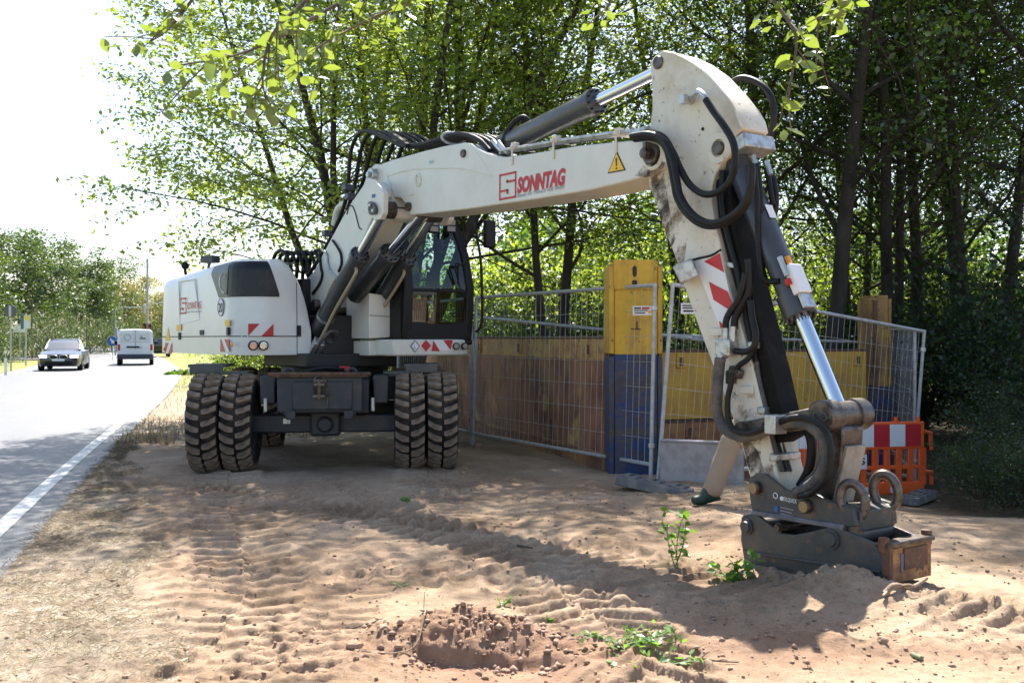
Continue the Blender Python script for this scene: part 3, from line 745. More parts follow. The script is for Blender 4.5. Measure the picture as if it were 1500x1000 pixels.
def overhang(label, main, d, nside, per, seed, sidelen=.32):
    R = random.Random(seed); P = smooth_path([spot(px, py, dd) for px, py, dd in main], 6)
    root = thing('overhanging_branch', P[0], label, 'branch', 'leafy twigs hanging in from above'); mb = MB(); mb.tube(P, list(np.linspace(.011, .003, len(P))), 6)
    tips = []
    for k in range(nside):
        i = int((k + .5) / nside * (len(P) - 2)) + 1; t = nrm(P[i] - P[i - 1])
        dd = v_rot(t, math.radians(R.uniform(30, 65)), R.random() * 6.28); dd = nrm(dd + np.array([0, 0, -.25])); L = sidelen * R.uniform(.5, 1.2)
        q = [P[i] + dd * L * u + np.array([0, 0, -.10 * L * u * u]) for u in np.linspace(0, 1, 5)]; mb.tube(q, [.004, .0035, .003, .0025, .002], 4)
        for m in range(per):
            u = .25 + .75 * (m + R.random()) / per; c = q[0] + (q[-1] - q[0]) * u + np.array([R.gauss(0, .02), R.gauss(0, .02), R.gauss(-.01, .015)]); tips.append(c)
    for k in range(int(len(P) * .8)): tips.append(P[R.randrange(len(P) // 3, len(P))] + np.array([R.gauss(0, .03), R.gauss(0, .03), R.gauss(-.01, .02)]))
    mb.build('twig', M['twig'], root)
    for c in tips: rand_leaf(R, c, root, leafme)
overhang('bright leafy twig hanging highest at the upper left', [(640, -70, 4.6), (560, -30, 4.5), (470, 20, 4.4), (400, 60, 4.3), (330, 85, 4.2), (265, 95, 4.2)], 4.4, 11, 5, 4)
overhang('bright leafy twig drooping lowest at the upper left', [(520, -60, 4.3), (450, 0, 4.2), (400, 50, 4.1), (385, 110, 4.1), (390, 150, 4.1)], 4.2, 10, 4, 9, .22)
overhang('leafy twig crossing the upper left from the many-stemmed tree', [(760, -60, 5.2), (650, -20, 5.1), (560, 20, 5.0), (490, 55, 5.0), (440, 90, 5.0)], 5, 8, 5, 13)
overhang('leafy twig hanging in front of the stick head at the upper right', [(1120, -60, 4.4), (1130, -5, 4.3), (1165, 50, 4.2), (1160, 110, 4.2), (1152, 160, 4.2)], 4.2, 6, 3, 21, .2)
overhang('thin leafy twig tip at the top above the stick cylinder', [(905, -70, 4.5), (900, -30, 4.5), (893, 5, 4.5), (880, 28, 4.5)], 4.5, 2, 2, 22, .12)
overhang('leafy twig tip right of the stick head', [(1270, -60, 4.5), (1245, -15, 4.5), (1225, 15, 4.5), (1200, 30, 4.5), (1195, 120, 4.5)], 4.5, 5, 3, 25, .18)
overhang('sunlit leafy twig in the top left corner region', [(340, -60, 4.8), (290, -10, 4.7), (250, 40, 4.7), (215, 65, 4.7)], 4.7, 6, 4, 33)
print('leaves', nA, nB, nC, nD)
# ------------------------------------------------------------------ the wheeled excavator
TH = math.radians(35)
S0 = np.array([-2.2, 12.0])
FW = np.array([math.sin(TH), -math.cos(TH)]); RW = np.array([FW[1], -FW[0]])
F3, R3, Z3 = np.array([*FW, 0.]), np.array([*RW, 0.]), np.array([0, 0, 1.])
UAX = [F3, R3, Z3]
def U(s, r, z):                          # upper carriage frame: forward, right-hand side, up
    q = S0 + s * FW + r * RW
    return np.array([q[0], q[1], z])
def sz(px, py, r):                       # where a photo pixel meets the lengthwise plane r
    u = (px - 750) / FPX
    s = (u * (S0[1] + r * RW[1]) - S0[0] - r * RW[0]) / (FW[0] - u * FW[1])
    y = S0[1] + s * FW[1] + r * RW[1]
    return s, CAM_H + (HOR - py) / FPX * y
def rz(px, py, s):                       # where it meets the crosswise plane s
    u = (px - 750) / FPX
    r = (u * (S0[1] + s * FW[1]) - S0[0] - s * FW[0]) / (RW[0] - u * RW[1])
    y = S0[1] + s * FW[1] + r * RW[1]
    return r, CAM_H + (HOR - py) / FPX * y
def at(px, py, r): s, z = sz(px, py, r); return U(s, r, z)
def atf(px, py, s): r, z = rz(px, py, s); return U(s, r, z)
def plate(mb, px, r0, r1, rt=None, k=0, mi=0):     # outline traced on plane rt, plate from r0 to r1
    O = [np.array(sz(a, b, r1 if rt is None else rt)) for a, b in px]
    if k: O = round_poly(O, k)
    return mb.prism([U(s, r0, z) for s, z in O], [U(s, r1, z) for s, z in O], mi)
def pinr(mb, s, z, r0, r1, rad, n=18, mi=0):
    return mb.lathe([(0, 0), (0, rad * .92), (.008, rad), (abs(r1 - r0) - .008, rad), (abs(r1 - r0), rad * .9), (abs(r1 - r0), 0)], U(s, r0, z), R3 * np.sign(r1 - r0), n, mi)
def decal(name, px, r, m, parent, off=.003, mb=None):
    O = [U(s, r + off, z) for s, z in [sz(a, b, r) for a, b in px]]
    q = mb or MB(); q.add(O, [tuple(range(len(O)))])
    return q if mb else q.build(name, m, parent, flat=True)
def decalf(name, px, s, m, parent, off=.003):
    O = [U(s + off, r, z) for r, z in [rz(a, b, s) for a, b in px]]
    return MB().add(O, [tuple(range(len(O)))]).build(name, m, parent, flat=True)
def text(name, string, m, parent, origin, xd, yd, size, bold=0, shear=0, width=None, align='LEFT', space=1.0, thick=.0015):
    cu = bpy.data.curves.new('lettering', 'FONT'); cu.body = string; cu.size = 1; cu.offset = bold; cu.shear = shear; cu.align_x = align
    cu.resolution_u = 3; cu.space_character = space
    ob = bpy.data.objects.new('lettering', cu); COL.objects.link(ob)
    dg = bpy.context.evaluated_depsgraph_get(); dg.update()
    me = bpy.data.meshes.new_from_object(ob.evaluated_get(dg)); bpy.data.objects.remove(ob); 
    co = np.zeros(len(me.vertices) * 3, np.float32); me.vertices.foreach_get('co', co); co = co.reshape(-1, 3)
    if width and align == 'LEFT': co[:, 0] *= width / (co[:, 0].max()); co[:, 1] *= size
    else: co *= size
    nd = nrm(np.cross(xd, yd))
    W = np.asarray(origin) + co[:, :1] * np.asarray(xd) + co[:, 1:2] * np.asarray(yd) + nd * thick
    org = (W.min(0) + W.max(0)) / 2
    me.vertices.foreach_set('co', (W - org).astype(np.float32).ravel()); me.materials.clear(); me.materials.append(m); me.update()
    o = bpy.data.objects.new(name, me); COL.objects.link(o); put(o, org, parent); return o
def hose(name, pts, rad, m, parent, n=8, k=6):
    return MB().tube(smooth_path(pts, k), rad, n).build(name, m, parent, smooth=60)

EX = thing('excavator', (S0[0], S0[1], 0), 'big white wheeled excavator with its boom reaching right over the sand', 'excavator')

# ---- undercarriage (its own heading)
A0 = np.array([-2.05, 11.0]); CE = np.array([.9938, .1110]); CB = np.array([-.1110, .9938])
E3, B3 = np.array([*CE, 0]), np.array([*CB, 0]); CAX = [E3, B3, Z3]
def K(e, b, z): q = A0 + e * CE + b * CB; return np.array([q[0], q[1], z])
fr = MB()
fr.box(K(0, 1.15, .80), (.95, 2.9, .36), CAX); fr.box(K(0, -.36, .83), (.62, .42, .30), CAX)
fr.box(K(-.62, 1.2, .86), (.28, 1.4, .26), CAX); fr.box(K(.62, 1.2, .86), (.28, 1.4, .26), CAX)
fr.box(K(-.60, -.05, .88), (.16, .5, .30), CAX); fr.box(K(.60, -.05, .88), (.16, .5, .30), CAX)
frame = fr.build('chassis_frame', M['chassis'], EX, bevel=.015)
MB().cyl(K(0, 1.12, .96), K(0, 1.12, 1.10), .62, 40).build('slewing_ring', M['dark'], EX)
for b in (0, 2.5):
    ax = MB().box(K(0, b, .50), (1.62, .20, .20), CAX)
    o = ax.build('axle', M['chassis'], EX, bevel=.02)
    h = MB().box(K(0, b - .06, .52), (.32, .30, .30), CAX); h.cyl(K(0, b - .2, .5), K(0, b - .26, .5), .09, 20)
    h.build('differential_housing', M['chassis'], o, bevel=.03)
    if b == 0:
        MB().box(K(-.42, -.102, .53), (.075, .006, .055), CAX).build('maker_plate', M['zinc'], o)
# adapter block with tow jaw at the front
ad = MB().box(K(-.03, -.50, .84), (.88, .08, .37), CAX); ad.box(K(-.03, -.30, .84), (.80, .36, .30), CAX)
for e in (-.36, .30):
    for z in (1.02, .66):
        ad.cyl(K(e, -.53, z), K(e, -.45, z), .055, 18)
for e in (-.33, .27): ad.box(K(e, -.53, .63), (.10, .05, .10), CAX)
adp = ad.build('adapter_block', M['chassis'], EX, bevel=.012)
MB().cyl(K(-.56, -.56, 1.055), K(.50, -.56, 1.055), .022, 10).box(K(-.03, -.54, 1.035), (1.0, .06, .02), CAX).build('rusty_bar', M['rust'], adp)
for e in (-.36, .30):
    MB().tube([K(e + .05 * math.cos(t), -.45, 1.06 + .05 * math.sin(t)) for t in np.linspace(-.3, 3.4, 10)], .018, 8).build('lifting_eye', M['chassis'], adp)
tj = MB()
tj.box(K(-.03, -.555, .90), (.13, .03, .20), CAX); tj.cyl(K(-.03, -.60, .80), K(-.03, -.60, .98), .022, 12)
tj.box(K(-.03, -.60, .83), (.13, .10, .025), CAX); tj.box(K(-.03, -.60, .95), (.11, .10, .025), CAX)
tj.tube([K(-.03 + .05 * math.cos(t), -.60, 1.0 + .04 * math.sin(t)) for t in np.linspace(0, 6.28, 14)], .008, 6)
tj.tube([K(.0, -.6, .98), K(.05, -.61, .94), K(.06, -.60, .80), K(.05, -.6, .70)], .006, 5)
tj.build('tow_jaw', M['pin'], adp)
for e in (-.60, .52): MB().cyl(K(e, -.45, .66), K(e, -.45, .80), .022, 10).build('guide_pin', M['zinc'], adp)
MB().box(K(-.66, -.1, .80), (.05, .1, .2), CAX).build('bracket', M['zinc'], frame)
for e0 in (-1.30, 1.05):
    f = MB(); f.box(K(e0, .35, 1.13), (.40, .6, .03), CAX); f.box(K(e0 + (.3 if e0 < 0 else -.28), .2, 1.05), (.3, .4, .03), CAX); f.box(K(e0, .05, 1.10), (.36, .02, .10), CAX)
    f.build('mudguard', M['grey'], EX, bevel=.006)
# twin wheels: tyre with its own tread lugs, rim
def make_wheel():
    T = MB(); c = np.zeros(3); w, Ro = .335, .50
    prof = [(-w / 2 + .03, .27), (-w / 2, .34), (-w / 2 - .003, .42), (-w / 2 + .02, .475), (-w / 2 + .05, Ro - .012), (0, Ro - .006), (w / 2 - .05, Ro - .012), (w / 2 - .02, .475), (w / 2 + .003, .42), (w / 2, .34), (w / 2 - .03, .27)]
    T.lathe(prof, c, E3, 48)
    ty = T.build('tyre', M['rubber'], None, smooth=50)
    lugs = []
    nl = 26
    for side in (-1, 1):
        for k in range(nl):
            a = 2 * math.pi * (k + (.5 if side > 0 else 0)) / nl
            def q(h, da, rad): t = a + da; return E3 * h + rad * (B3 * math.cos(t) + Z3 * math.sin(t))
            ins, outs = side * .012, side * (w / 2 - .012)
            sh = .10 * side * (1)
            L0 = [(ins, .035), (ins + side * .07, -.01), (outs, -.105), (outs, .03), (ins + side * .075, .115), (ins + side * .02, .14), (ins, .125)]
            lo = [q(h, da, Ro - .02 if abs(h) < w / 2 - .03 else .455) for h, da in L0]
            hi = [q(h, (da - .02) * .84 + .02, Ro + .036 if abs(h) < w / 2 - .03 else Ro + .012) for h, da in L0]
            lugs.append((lo, hi))
    lg = []
    me0 = None
    for i, (lo, hi) in enumerate(lugs):
        o = MB().prism(lo, hi).build('tread_lug', M['tread'], ty, flat=True); lg.append(o)
    rim = MB().lathe([(-.06, 0), (-.06, .1), (-.03, .13), (-.10, .24), (-w / 2 + .03, .275), (w / 2 - .03, .275), (.10, .24), (.05, .13), (.07, .1), (.07, 0)], c, E3, 32).build('rim', M['grey'], ty)
    return ty
wh = make_wheel()
first = True
for b in (0, 2.5):
    for e in (-1.265, -.915, .915, 1.265):
        c = K(e, b, .515)
        o = wh if first else copy_tree(wh)
        o.parent = EX; o.location = c - ORG[EX.name] + ORG[wh.name] * 0
        o.rotation_euler = (0, 0, 0)
        if not first: pass
        first = False

# ---- upper carriage deck and counterweight
dk = MB(); dk.box(U(-1.1, 0, 1.30), (2.7, 2.2, .10), UAX); dk.box(U(0, 0, 1.18), (1.3, 1.15, .16), UAX); dk.box(U(.6, -.7, 1.31), (.9, .8, .1), UAX)
dk.box(U(.1, 0.0, 1.45), (.8, .62, .5), UAX)
dk.box(U(-.9, -.3, 1.7), (1.6, 1.2, .9), UAX)
dk.build('upper_deck', M['dark'], EX, bevel=.02)

ZB = 1.245
def hood_path():
    P = []
    for a in np.linspace(0, 90, 8): P.append((-2.55 - .32 * math.cos(math.radians(a)), .93 + .32 * math.sin(math.radians(a))))
    for s in np.linspace(-2.4, -.05, 22): P.append((s, 1.25))
    for a in np.linspace(6, 90, 9): P.append((-.05 + .42 * math.sin(math.radians(a)), .83 + .42 * math.cos(math.radians(a))))
    for r in np.linspace(.78, .40, 20): P.append((.37, r))
    return np.array(P)
HP = hood_path()
HT = np.concatenate([[0], np.cumsum(np.hypot(*np.diff(HP, axis=0).T))])
def hood_top(s, r):
    z = 2.235 + .10 * sst(-2.8, .1, s)
    if s > .3 and r < .78: z = ZB + (z - .01 - ZB) * math.sqrt(max(0, 1 - ((.78 - r) / .40) ** 2.0)) + .02
    return float(z)
def hood_pt(t, z, off=0):
    s = np.interp(t, HT, HP[:, 0]); r = np.interp(t, HT, HP[:, 1])
    s2 = np.interp(t + .03, HT, HP[:, 0]); r2 = np.interp(t + .03, HT, HP[:, 1])
    s1 = np.interp(t - .03, HT, HP[:, 0]); r1 = np.interp(t - .03, HT, HP[:, 1])
    d = nrm((s2 - s1, r2 - r1)); n = np.array([-d[1], d[0]]) * -1
    if np.dot(n, (s + 1.2, r - .3)) < 0: n = -n
    zt = hood_top(s, r); rho = min(.13, (zt - ZB) * .3)
    ins = 0.03 * max(0, (z - 1.5)) 
    if z > zt - rho: ins += rho - math.sqrt(max(0, rho ** 2 - (z - zt + rho) ** 2))
    q = np.array([s, r]) + n * (off - ins)
    return U(q[0], q[1], z)
hm = MB(); nv = 14; cols = []
for t, (s, r) in zip(HT, HP):
    zt = hood_top(s, r); rho = min(.13, (zt - ZB) * .3)
    zz = list(np.linspace(ZB, zt - rho, 6)) + [zt - rho + rho * math.sin(a) for a in np.linspace(.2, math.pi / 2, 7)]
    c = [hood_pt(t, z) for z in zz]
    c.append(U(min(s, -.15), .33, zt) if r > .80 else U(-.15, r, zt))
    cols.append(c)
k = len(cols[0])
hm.add([p for c in cols for p in c], [(i * k + j, (i + 1) * k + j, (i + 1) * k + j + 1, i * k + j + 1) for i in range(len(cols) - 1) for j in range(k - 1)])
b0 = U(.33, .36, ZB); b1 = U(-2.8, .33, ZB)
HOOD = hm.build('side_hood', M['hood'], EX, smooth=40)
# counterweight behind
cw = MB(); O = round_poly([(-2.86, -.95), (-2.4, -1.25), (-1.6, -1.25), (-1.6, .98), (-2.86, .95)], 1)
cw.prism([U(s, r, 1.25) for s, r in O], [U(s, r, 2.12) for s, r in O]); cw.build('counterweight', M['hood'], EX, bevel=.05)
MB().box(U(-.35, .60, 1.6), (.8, .5, .7), UAX).build('tank', M['dark'], HOOD)
# seams, grille, fittings on the hood
def hood_strip(name, t0, t1, z0, z1, m, off=.004, n=24, nz=3):
    q = MB(); vs = []
    for t in np.linspace(t0, t1, n):
        a = z0(t) if callable(z0) else z0; b = z1(t) if callable(z1) else z1
        for j in range(nz + 1): vs.append(hood_pt(t, a + (b - a) * j / nz, off))
    q.add(vs, [(i * (nz + 1) + j, (i + 1) * (nz + 1) + j, (i + 1) * (nz + 1) + j + 1, i * (nz + 1) + j + 1) for i in range(n - 1) for j in range(nz)])
    return q.build(name, m, HOOD, smooth=60)
def t_side(s): return float(np.interp(s, HP[8:30, 0], HT[8:30]))
def t_front(r): return float(np.interp(-r, -HP[-20:, 1], HT[-20:]))
zs = 1.455
hood_strip('panel_seam', .1, t_front(.52), zs - .006, zs + .006, M['black'], .002, 60, 1)
hood_strip('panel_seam', t_front(.575), t_front(.567), ZB + .01, lambda t: hood_top(.37, .57) - .03, M['black'], .003, 2, 10)
ta = t_side(sz(308, 400, 1.25)[0]); tb = t_side(sz(320, 400, 1.25)[0]); tc_ = HT[-21]; td = t_front(rz(396, 425, .37)[0])
tmid = t_front(rz(360, 376, .37)[0]) if rz(360, 376, .37)[0] < .78 else HT[-22]
zg = 1.90
def g_hi(t):
    z = hood_top(np.interp(t, HT, HP[:, 0]), np.interp(t, HT, HP[:, 1])) - .035
    if t > tmid: z = z + (zg + .03 - z) * min(1, (t - tmid) / (td - tmid)) ** 1.1
    return z
def g_lo(t):
    if t < tb: return zg + (2.18 - zg) * (tb - t) / (tb - ta)
    return zg + .0 * t
hood_strip('grille', ta, td, g_lo, g_hi, M['darkglass'], .008, 60, 10)
tm = t_side(sz(338, 400, 1.25)[0])
hood_strip('grille_bar', tm, tm + .03, zg + .03, lambda t: g_hi(t) - .02, M['grey'], .016, 2, 12)
hm = MB().tube(smooth_path([hood_pt(tm - .02, zg + .04, .03), hood_pt(tm - .10, zg + .12, .05), hood_pt(tm - .12, zg + .22, .05), hood_pt(tm - .09, zg + .27, .03)], 5), .010, 6); hm.build('grab_handle', M['zinc'], HOOD)
# recessed door outline with catch
for (x0, y0, x1, y1) in ((262, 412, 264, 476), (262, 476, 292, 468), (262, 412, 285, 409), (285, 409, 293, 468)):
    a, b = at(x0, y0, 1.243), at(x1, y1, 1.243)
    MB().tube([a, b], .008, 6).build('door_edge', M['hood'], HOOD)
catch = MB().box(at(296, 487, 1.25), (.13, .02, .06), UAX).build('door_catch', M['black'], HOOD)
for (px, py) in ((263, 492), (334, 485)):
    MB().box(at(px, py, 1.256), (.07, .02, .09), UAX).build('hinge', M['black'], HOOD, bevel=.004)
    decal('warning_sticker', [(px - 3, py - 16), (px + 4, py - 17), (px + 4, py - 8), (px - 3, py - 7)], 1.245, M['yellowfilm'], HOOD, .012)
MB().box(U(.385, rz(437, 484, .37)[0], rz(437, 484, .37)[1]), (.03, .045, .115), UAX).build('latch', M['black'], HOOD, bevel=.004)
decal('warning_sticker', [(243, 499), (250, 498), (247, 479)], 1.245, M['yellowfilm'], HOOD, .008)
mk = [(242, 502, 252, 518), (323, 497, 336, 515)]
for i, (x0, y0, x1, y1) in enumerate(mk):
    a, b, c, d = at(x0, y0, 1.253), at(x1, y0, 1.253), at(x1, y1, 1.253), at(x0, y1, 1.253)
    mmk = MB().add([a, b, c, d], [(0, 1, 2, 3)]).build('warning_marker', M['whitefilm'], HOOD, flat=True)
    w = R3 * .003
    if i == 0: MB().add([a + w, a + (b - a) * .5 + w, d + w], [(0, 1, 2)]).add([b + w, c + w, d + (c - d) * .45 + w], [(0, 1, 2)]).build('red_stripe', M['red'], mmk, flat=True)
    else: MB().add([a + w, a + (b - a) * .12 + w, d + (c - d) * .55 + w, d + w], [(0, 1, 2, 3)]).add([a + (b - a) * .45 + w, b + w, c + w], [(0, 1, 2)]).build('red_stripe', M['red'], mmk, flat=True)
for (px, py) in ((241, 511), (340, 504)):
    MB().lathe([(0, 0), (0, .028), (.012, .026), (.018, .0)], at(px, py, 1.253), R3, 14).build('side_marker_lamp', M['orange'], HOOD)
# front marker and twin headlamps
f = .372
cm = [(363, 474), (400, 474), (400, 492), (363, 492)]
def fr4(px): return [U(f + .010, r, z) for r, z in [rz(a, b, f) for a, b in px]]
a, b, c, d = fr4(cm)
mm = MB().add([a, b, c, d], [(0, 1, 2, 3)]).build('warning_marker', M['whitefilm'], HOOD, flat=True)
w = F3 * .003
MB().add([a + w, a + (b - a) * .45 + w, d + w], [(0, 1, 2)]).add([b + w, c + w, d + (c - d) * .52 + w], [(0, 1, 2)]).build('red_stripe', M['red'], mm, flat=True)
def lamp(cx, cy, s, rad, parent, lens):
    r, z = rz(cx, cy, s); c = U(s, r, z)
    h = MB().lathe([(-.02, rad * 1.15), (.012, rad * 1.15), (.016, rad), (.004, rad * .9)], c, F3, 20).build('headlamp', M['black'], parent)
    MB().lathe([(.002, 0), (.004, rad * .5), (.002, rad * .93)], c + F3 * .004, F3, 20).build('lens', lens, h)
lamp(371, 506, f + .004, .048, HOOD, mat('pinkish_lamp_lens', (.50, .34, .30), .12, .5)); lamp(386, 506, f + .004, .048, HOOD, M['lens'])
# mirror and camera ball on the roof
MB().lathe([(-.05, 0), (-.045, .03), (-.03, .045), (0, .055), (.03, .045), (.05, 0)], at(271, 389, .9), F3, 14).build('camera_ball', M['black'], HOOD)
MB().cyl(at(271, 394, .9), at(272, 402, .9), .02, 8).build('camera_stem', M['black'], HOOD)
mr = MB().box(at(308, 380, 1.0), (.20, .14, .09), [nrm(F3 + R3 * -.5), nrm(R3 + F3 * .5), Z3]); mr.cyl(at(308, 383, 1.0), at(305, 392, 1.0), .02, 8); mr.build('rear_mirror', M['grey'], HOOD, bevel=.015)
# lettering on the hood
S_L = [(0, 0), (1, 0), (1, 1), (0, 1)]
def logo(parent, O, ux, uz, nd, w, h):    # square S emblem drawn in red bars
    q = MB()
    def bar(x0, y0, x1, y1):
        q.add([O + ux * (x * w) + uz * (y * h) + nd * .004 for x, y in ((x0, y0), (x1, y0), (x1, y1), (x0, y1))], [(0, 1, 2, 3)])
    t = .07; ty = t * w / h
    bar(0, 0, 1, ty); bar(0, 1 - ty, 1, 1); bar(0, 0, t, 1); bar(1 - t, 0, 1, .58); bar(1 - t, .50, 1, 1)
    bar(.42, .62, 1, .62 + ty); bar(.42, .62, .54, .74); bar(t, .30, .55, .30 + ty); bar(.43, .20, .55, .30 + ty)
    return q.build('emblem', M['logo'], parent, flat=True)
O = at(263.5, 460, 1.245); X = nrm(at(296, 462, 1.245) - O); X = F3
logo(HOOD, O, F3, Z3, R3, .26, .205)
text('lettering', 'SONNTAG', M['logo'], HOOD, at(273, 453, 1.245), F3, Z3, .125, .006, .15, width=.60, thick=.006)
text('lettering', 'Bauen für Mensch und Natur', M['greyprint'], HOOD, at(273, 458.5, 1.245), F3, Z3, .042, 0, 0, width=.60, thick=.006)
el = MB().add([at(324, 450, 1.245) + R3 * .006 + F3 * (.10 * math.cos(t)) + Z3 * (.098 * math.sin(t)) for t in np.linspace(0, 6.28, 25)[:-1]], [tuple(range(24))]).build('speed_sticker', M['whitefilm'], HOOD, flat=True)
MB().torus(at(324, 450, 1.245) + R3 * .006, F3, Z3, .10, .098, .005, 28, 5).build('sticker_rim', M['greyprint'], el)
text('lettering', '20', M['blackprint'], el, at(324, 450, 1.245) - Z3 * .055 + R3 * .002, F3, Z3, .15, .014, 0, align='CENTER', thick=.008)

# ---- cab
CAB = MB()
def cabsf(z): return float(np.interp(z, [1.40, 1.6, 2.0, 2.4, 2.8, 3.0], [1.22, 1.25, 1.27, 1.22, 1.08, .96]))
def cabrl(z): return float(np.interp(z, [1.40, 2.0, 2.5, 3.0], [-1.25, -1.26, -1.21, -1.08]))
RR = -.33
zz = [1.42, 1.6, 1.8, 2.0, 2.2, 2.4, 2.6, 2.8, 2.95]
def pill(fn, w, name='pillar'): return MB().tube([fn(z) for z in zz], w, 8).build(name, M['black'], cab_o, smooth=60)
base = MB(); base.box(U(.35, -.79, 1.39), (1.75, .95, .07), UAX); cab_o = base.build('cab', M['black'], EX, bevel=.02)
O = round_poly([(-.5, -.36), (-.5, -1.10), (.95, -1.08), (.95, -.38)], 2)
MB().prism([U(s, r, 2.95) for s, r in O], [U(s * .96, r * .98 - .02, 3.07) for s, r in O]).build('cab_roof', M['black'], cab_o, bevel=.03)
def fpil(r0f, wid):
    q = MB(); vs = []
    for z in zz:
        s = cabsf(z); r0, r1 = r0f(z), r0f(z) + wid
        vs += [U(s, r0, z), U(s, r1, z), U(s - .09, r1, z), U(s - .09, r0, z)]
    n = len(zz)
    q.add(vs, [(i * 4 + j, i * 4 + (j + 1) % 4, (i + 1) * 4 + (j + 1) % 4, (i + 1) * 4 + j) for i in range(n - 1) for j in range(4)] + [(0, 1, 2, 3), tuple(range(4 * n - 4, 4 * n))])
    return q.build('front_pillar', M['black'], cab_o, bevel=.012)
fpil(lambda z: cabrl(z), .10); fpil(lambda z: RR - .11, .11)
for r in (RR, -1.2): MB().box(U(-.48, r, 2.2), (.09, .06, 1.55), UAX).build('rear_pillar', M['black'], cab_o)
MB().box(U(.45, -1.23, 2.2), (.07, .05, 1.55), UAX).build('door_pillar', M['black'], cab_o)
bars = ((1.52, .20), (1.98, .035), (2.90, .12))
for z, h in bars: MB().box(U(cabsf(z) - .03, (RR + cabrl(z)) / 2, z), (.06, RR - cabrl(z) - .1, h), UAX).build('front_bar', M['black'], cab_o, bevel=.01)
def pane(pts): return MB().add(pts, [(0, 1, 2, 3)]).build('window_pane', M['glass'], cab_o, flat=True)
gm = MB(); vs = []
gz_ = np.linspace(1.6, 2.86, 10)
for z in gz_: vs += [U(cabsf(z) - .02, RR - .1, z), U(cabsf(z) - .005, (RR + cabrl(z)) / 2, z), U(cabsf(z) - .02, cabrl(z) + .09, z)]
gm.add(vs, [(i * 3 + j, i * 3 + j + 1, (i + 1) * 3 + j + 1, (i + 1) * 3 + j) for i in range(9) for j in range(2)]); gm.build('windscreen', M['glass'], cab_o, smooth=60)
pane([U(-.45, RR, 1.95), U(1.2, RR, 1.95), U(1.05, RR, 2.9), U(-.45, RR, 2.9)])
MB().box(U(.35, RR, 1.68), (1.7, .04, .55), UAX).build('side_panel', M['black'], cab_o)
pane([U(.5, -1.245, 1.5), U(1.2, -1.25, 1.5), U(1.05, -1.12, 2.9), U(.5, -1.12, 2.9)]); pane([U(-.45, -1.24, 1.9), U(.42, -1.24, 1.9), U(.42, -1.12, 2.9), U(-.45, -1.12, 2.9)])
pane([U(-.50, RR, 2.0), U(-.50, -1.2, 2.0), U(-.50, -1.12, 2.9), U(-.50, RR, 2.9)])
st = MB(); st.box(U(.15, -.8, 1.85), (.48, .5, .14), UAX); st.box(U(-.12, -.8, 2.2), (.14, .48, .65), UAX); st.box(U(-.13, -.8, 2.62), (.1, .26, .18), UAX); st.box(U(.15, -.8, 1.6), (.3, .3, .35), UAX)
for r in (-.5, -1.08): st.box(U(.3, r, 2.02), (.42, .1, .1), UAX); st.cyl(U(.48, r, 2.05), U(.5, r, 2.25), .02, 8)
st.build('driver_seat', M['seat'], cab_o, bevel=.03)
cs = MB(); cs.cyl(U(1.0, -.8, 1.5), U(.85, -.8, 2.0), .035, 10); cs.torus(U(.82, -.8, 2.05), nrm(F3 * .85 + Z3 * .35), R3, .18, .18, .014); cs.build('steering_wheel', M['black'], cab_o)
MB().box(U(.95, -.48, 2.15), (.05, .18, .16), UAX).build('display', M['black'], cab_o, bevel=.01)
# windscreen wiper, lower white skirt with markings and lamps
MB().tube([U(1.30, -1.05, 2.0), U(1.28, -.98, 2.25), U(1.29, -.99, 2.3), U(1.285, -1.1, 2.28)], .011, 6).build('wiper', M['black'], cab_o)
sk = MB(); O = round_poly([(.55, -.15), (1.22, -.18), (1.27, -.30), (1.27, -1.10), (1.14, -1.26), (-.4, -1.26), (-.4, -.15)], 1)
sk.prism([U(s, r, 1.235) for s, r in O], [U(s, r, 1.42) for s, r in O]); skirt = sk.build('cab_skirt', M['white'], EX, bevel=.02)
fs_ = 1.275
def fp(px): return [U(fs_, r, z) for r, z in [rz(a, b, fs_) for a, b in px]]
dm = MB().add(fp([(608, 498), (615, 507), (608, 516), (601, 507)]), [(0, 1, 2, 3)]).build('diamond_sticker', M['blackprint'], skirt, flat=True)
MB().add([p + F3 * .003 for p in fp([(608, 499.6), (613.6, 507), (608, 514.4), (602.4, 507)])], [(0, 1, 2, 3)]).build('sticker_face', M['whitefilm'], dm, flat=True)
text('lettering', 'L', M['blackprint'], dm, fp([(606, 510.5)])[0] + F3 * .004, -R3, Z3, .05, .01, 0)
MB().add(fp([(624, 497.5), (631.5, 506), (624, 515), (617, 506)]), [(0, 1, 2, 3)]).build('red_diamond', M['red'], skirt, flat=True)
wm = MB().add(fp([(633, 498), (663, 498), (662, 514), (633, 514)]), [(0, 1, 2, 3)]).build('warning_marker', M['whitefilm'], skirt, flat=True)
MB().add([p + F3 * .003 for p in fp([(634.5, 498), (644.5, 514), (632, 514)])], [(0, 1, 2)]).add([p + F3 * .003 for p in fp([(649, 498), (663, 498), (660, 513)])], [(0, 1, 2)]).build('red_stripe', M['red'], wm, flat=True)
lamp(668.5, 507, fs_ + .004, .036, skirt, M['lens']); lamp(681, 507, fs_ + .004, .036, skirt, M['lens'])
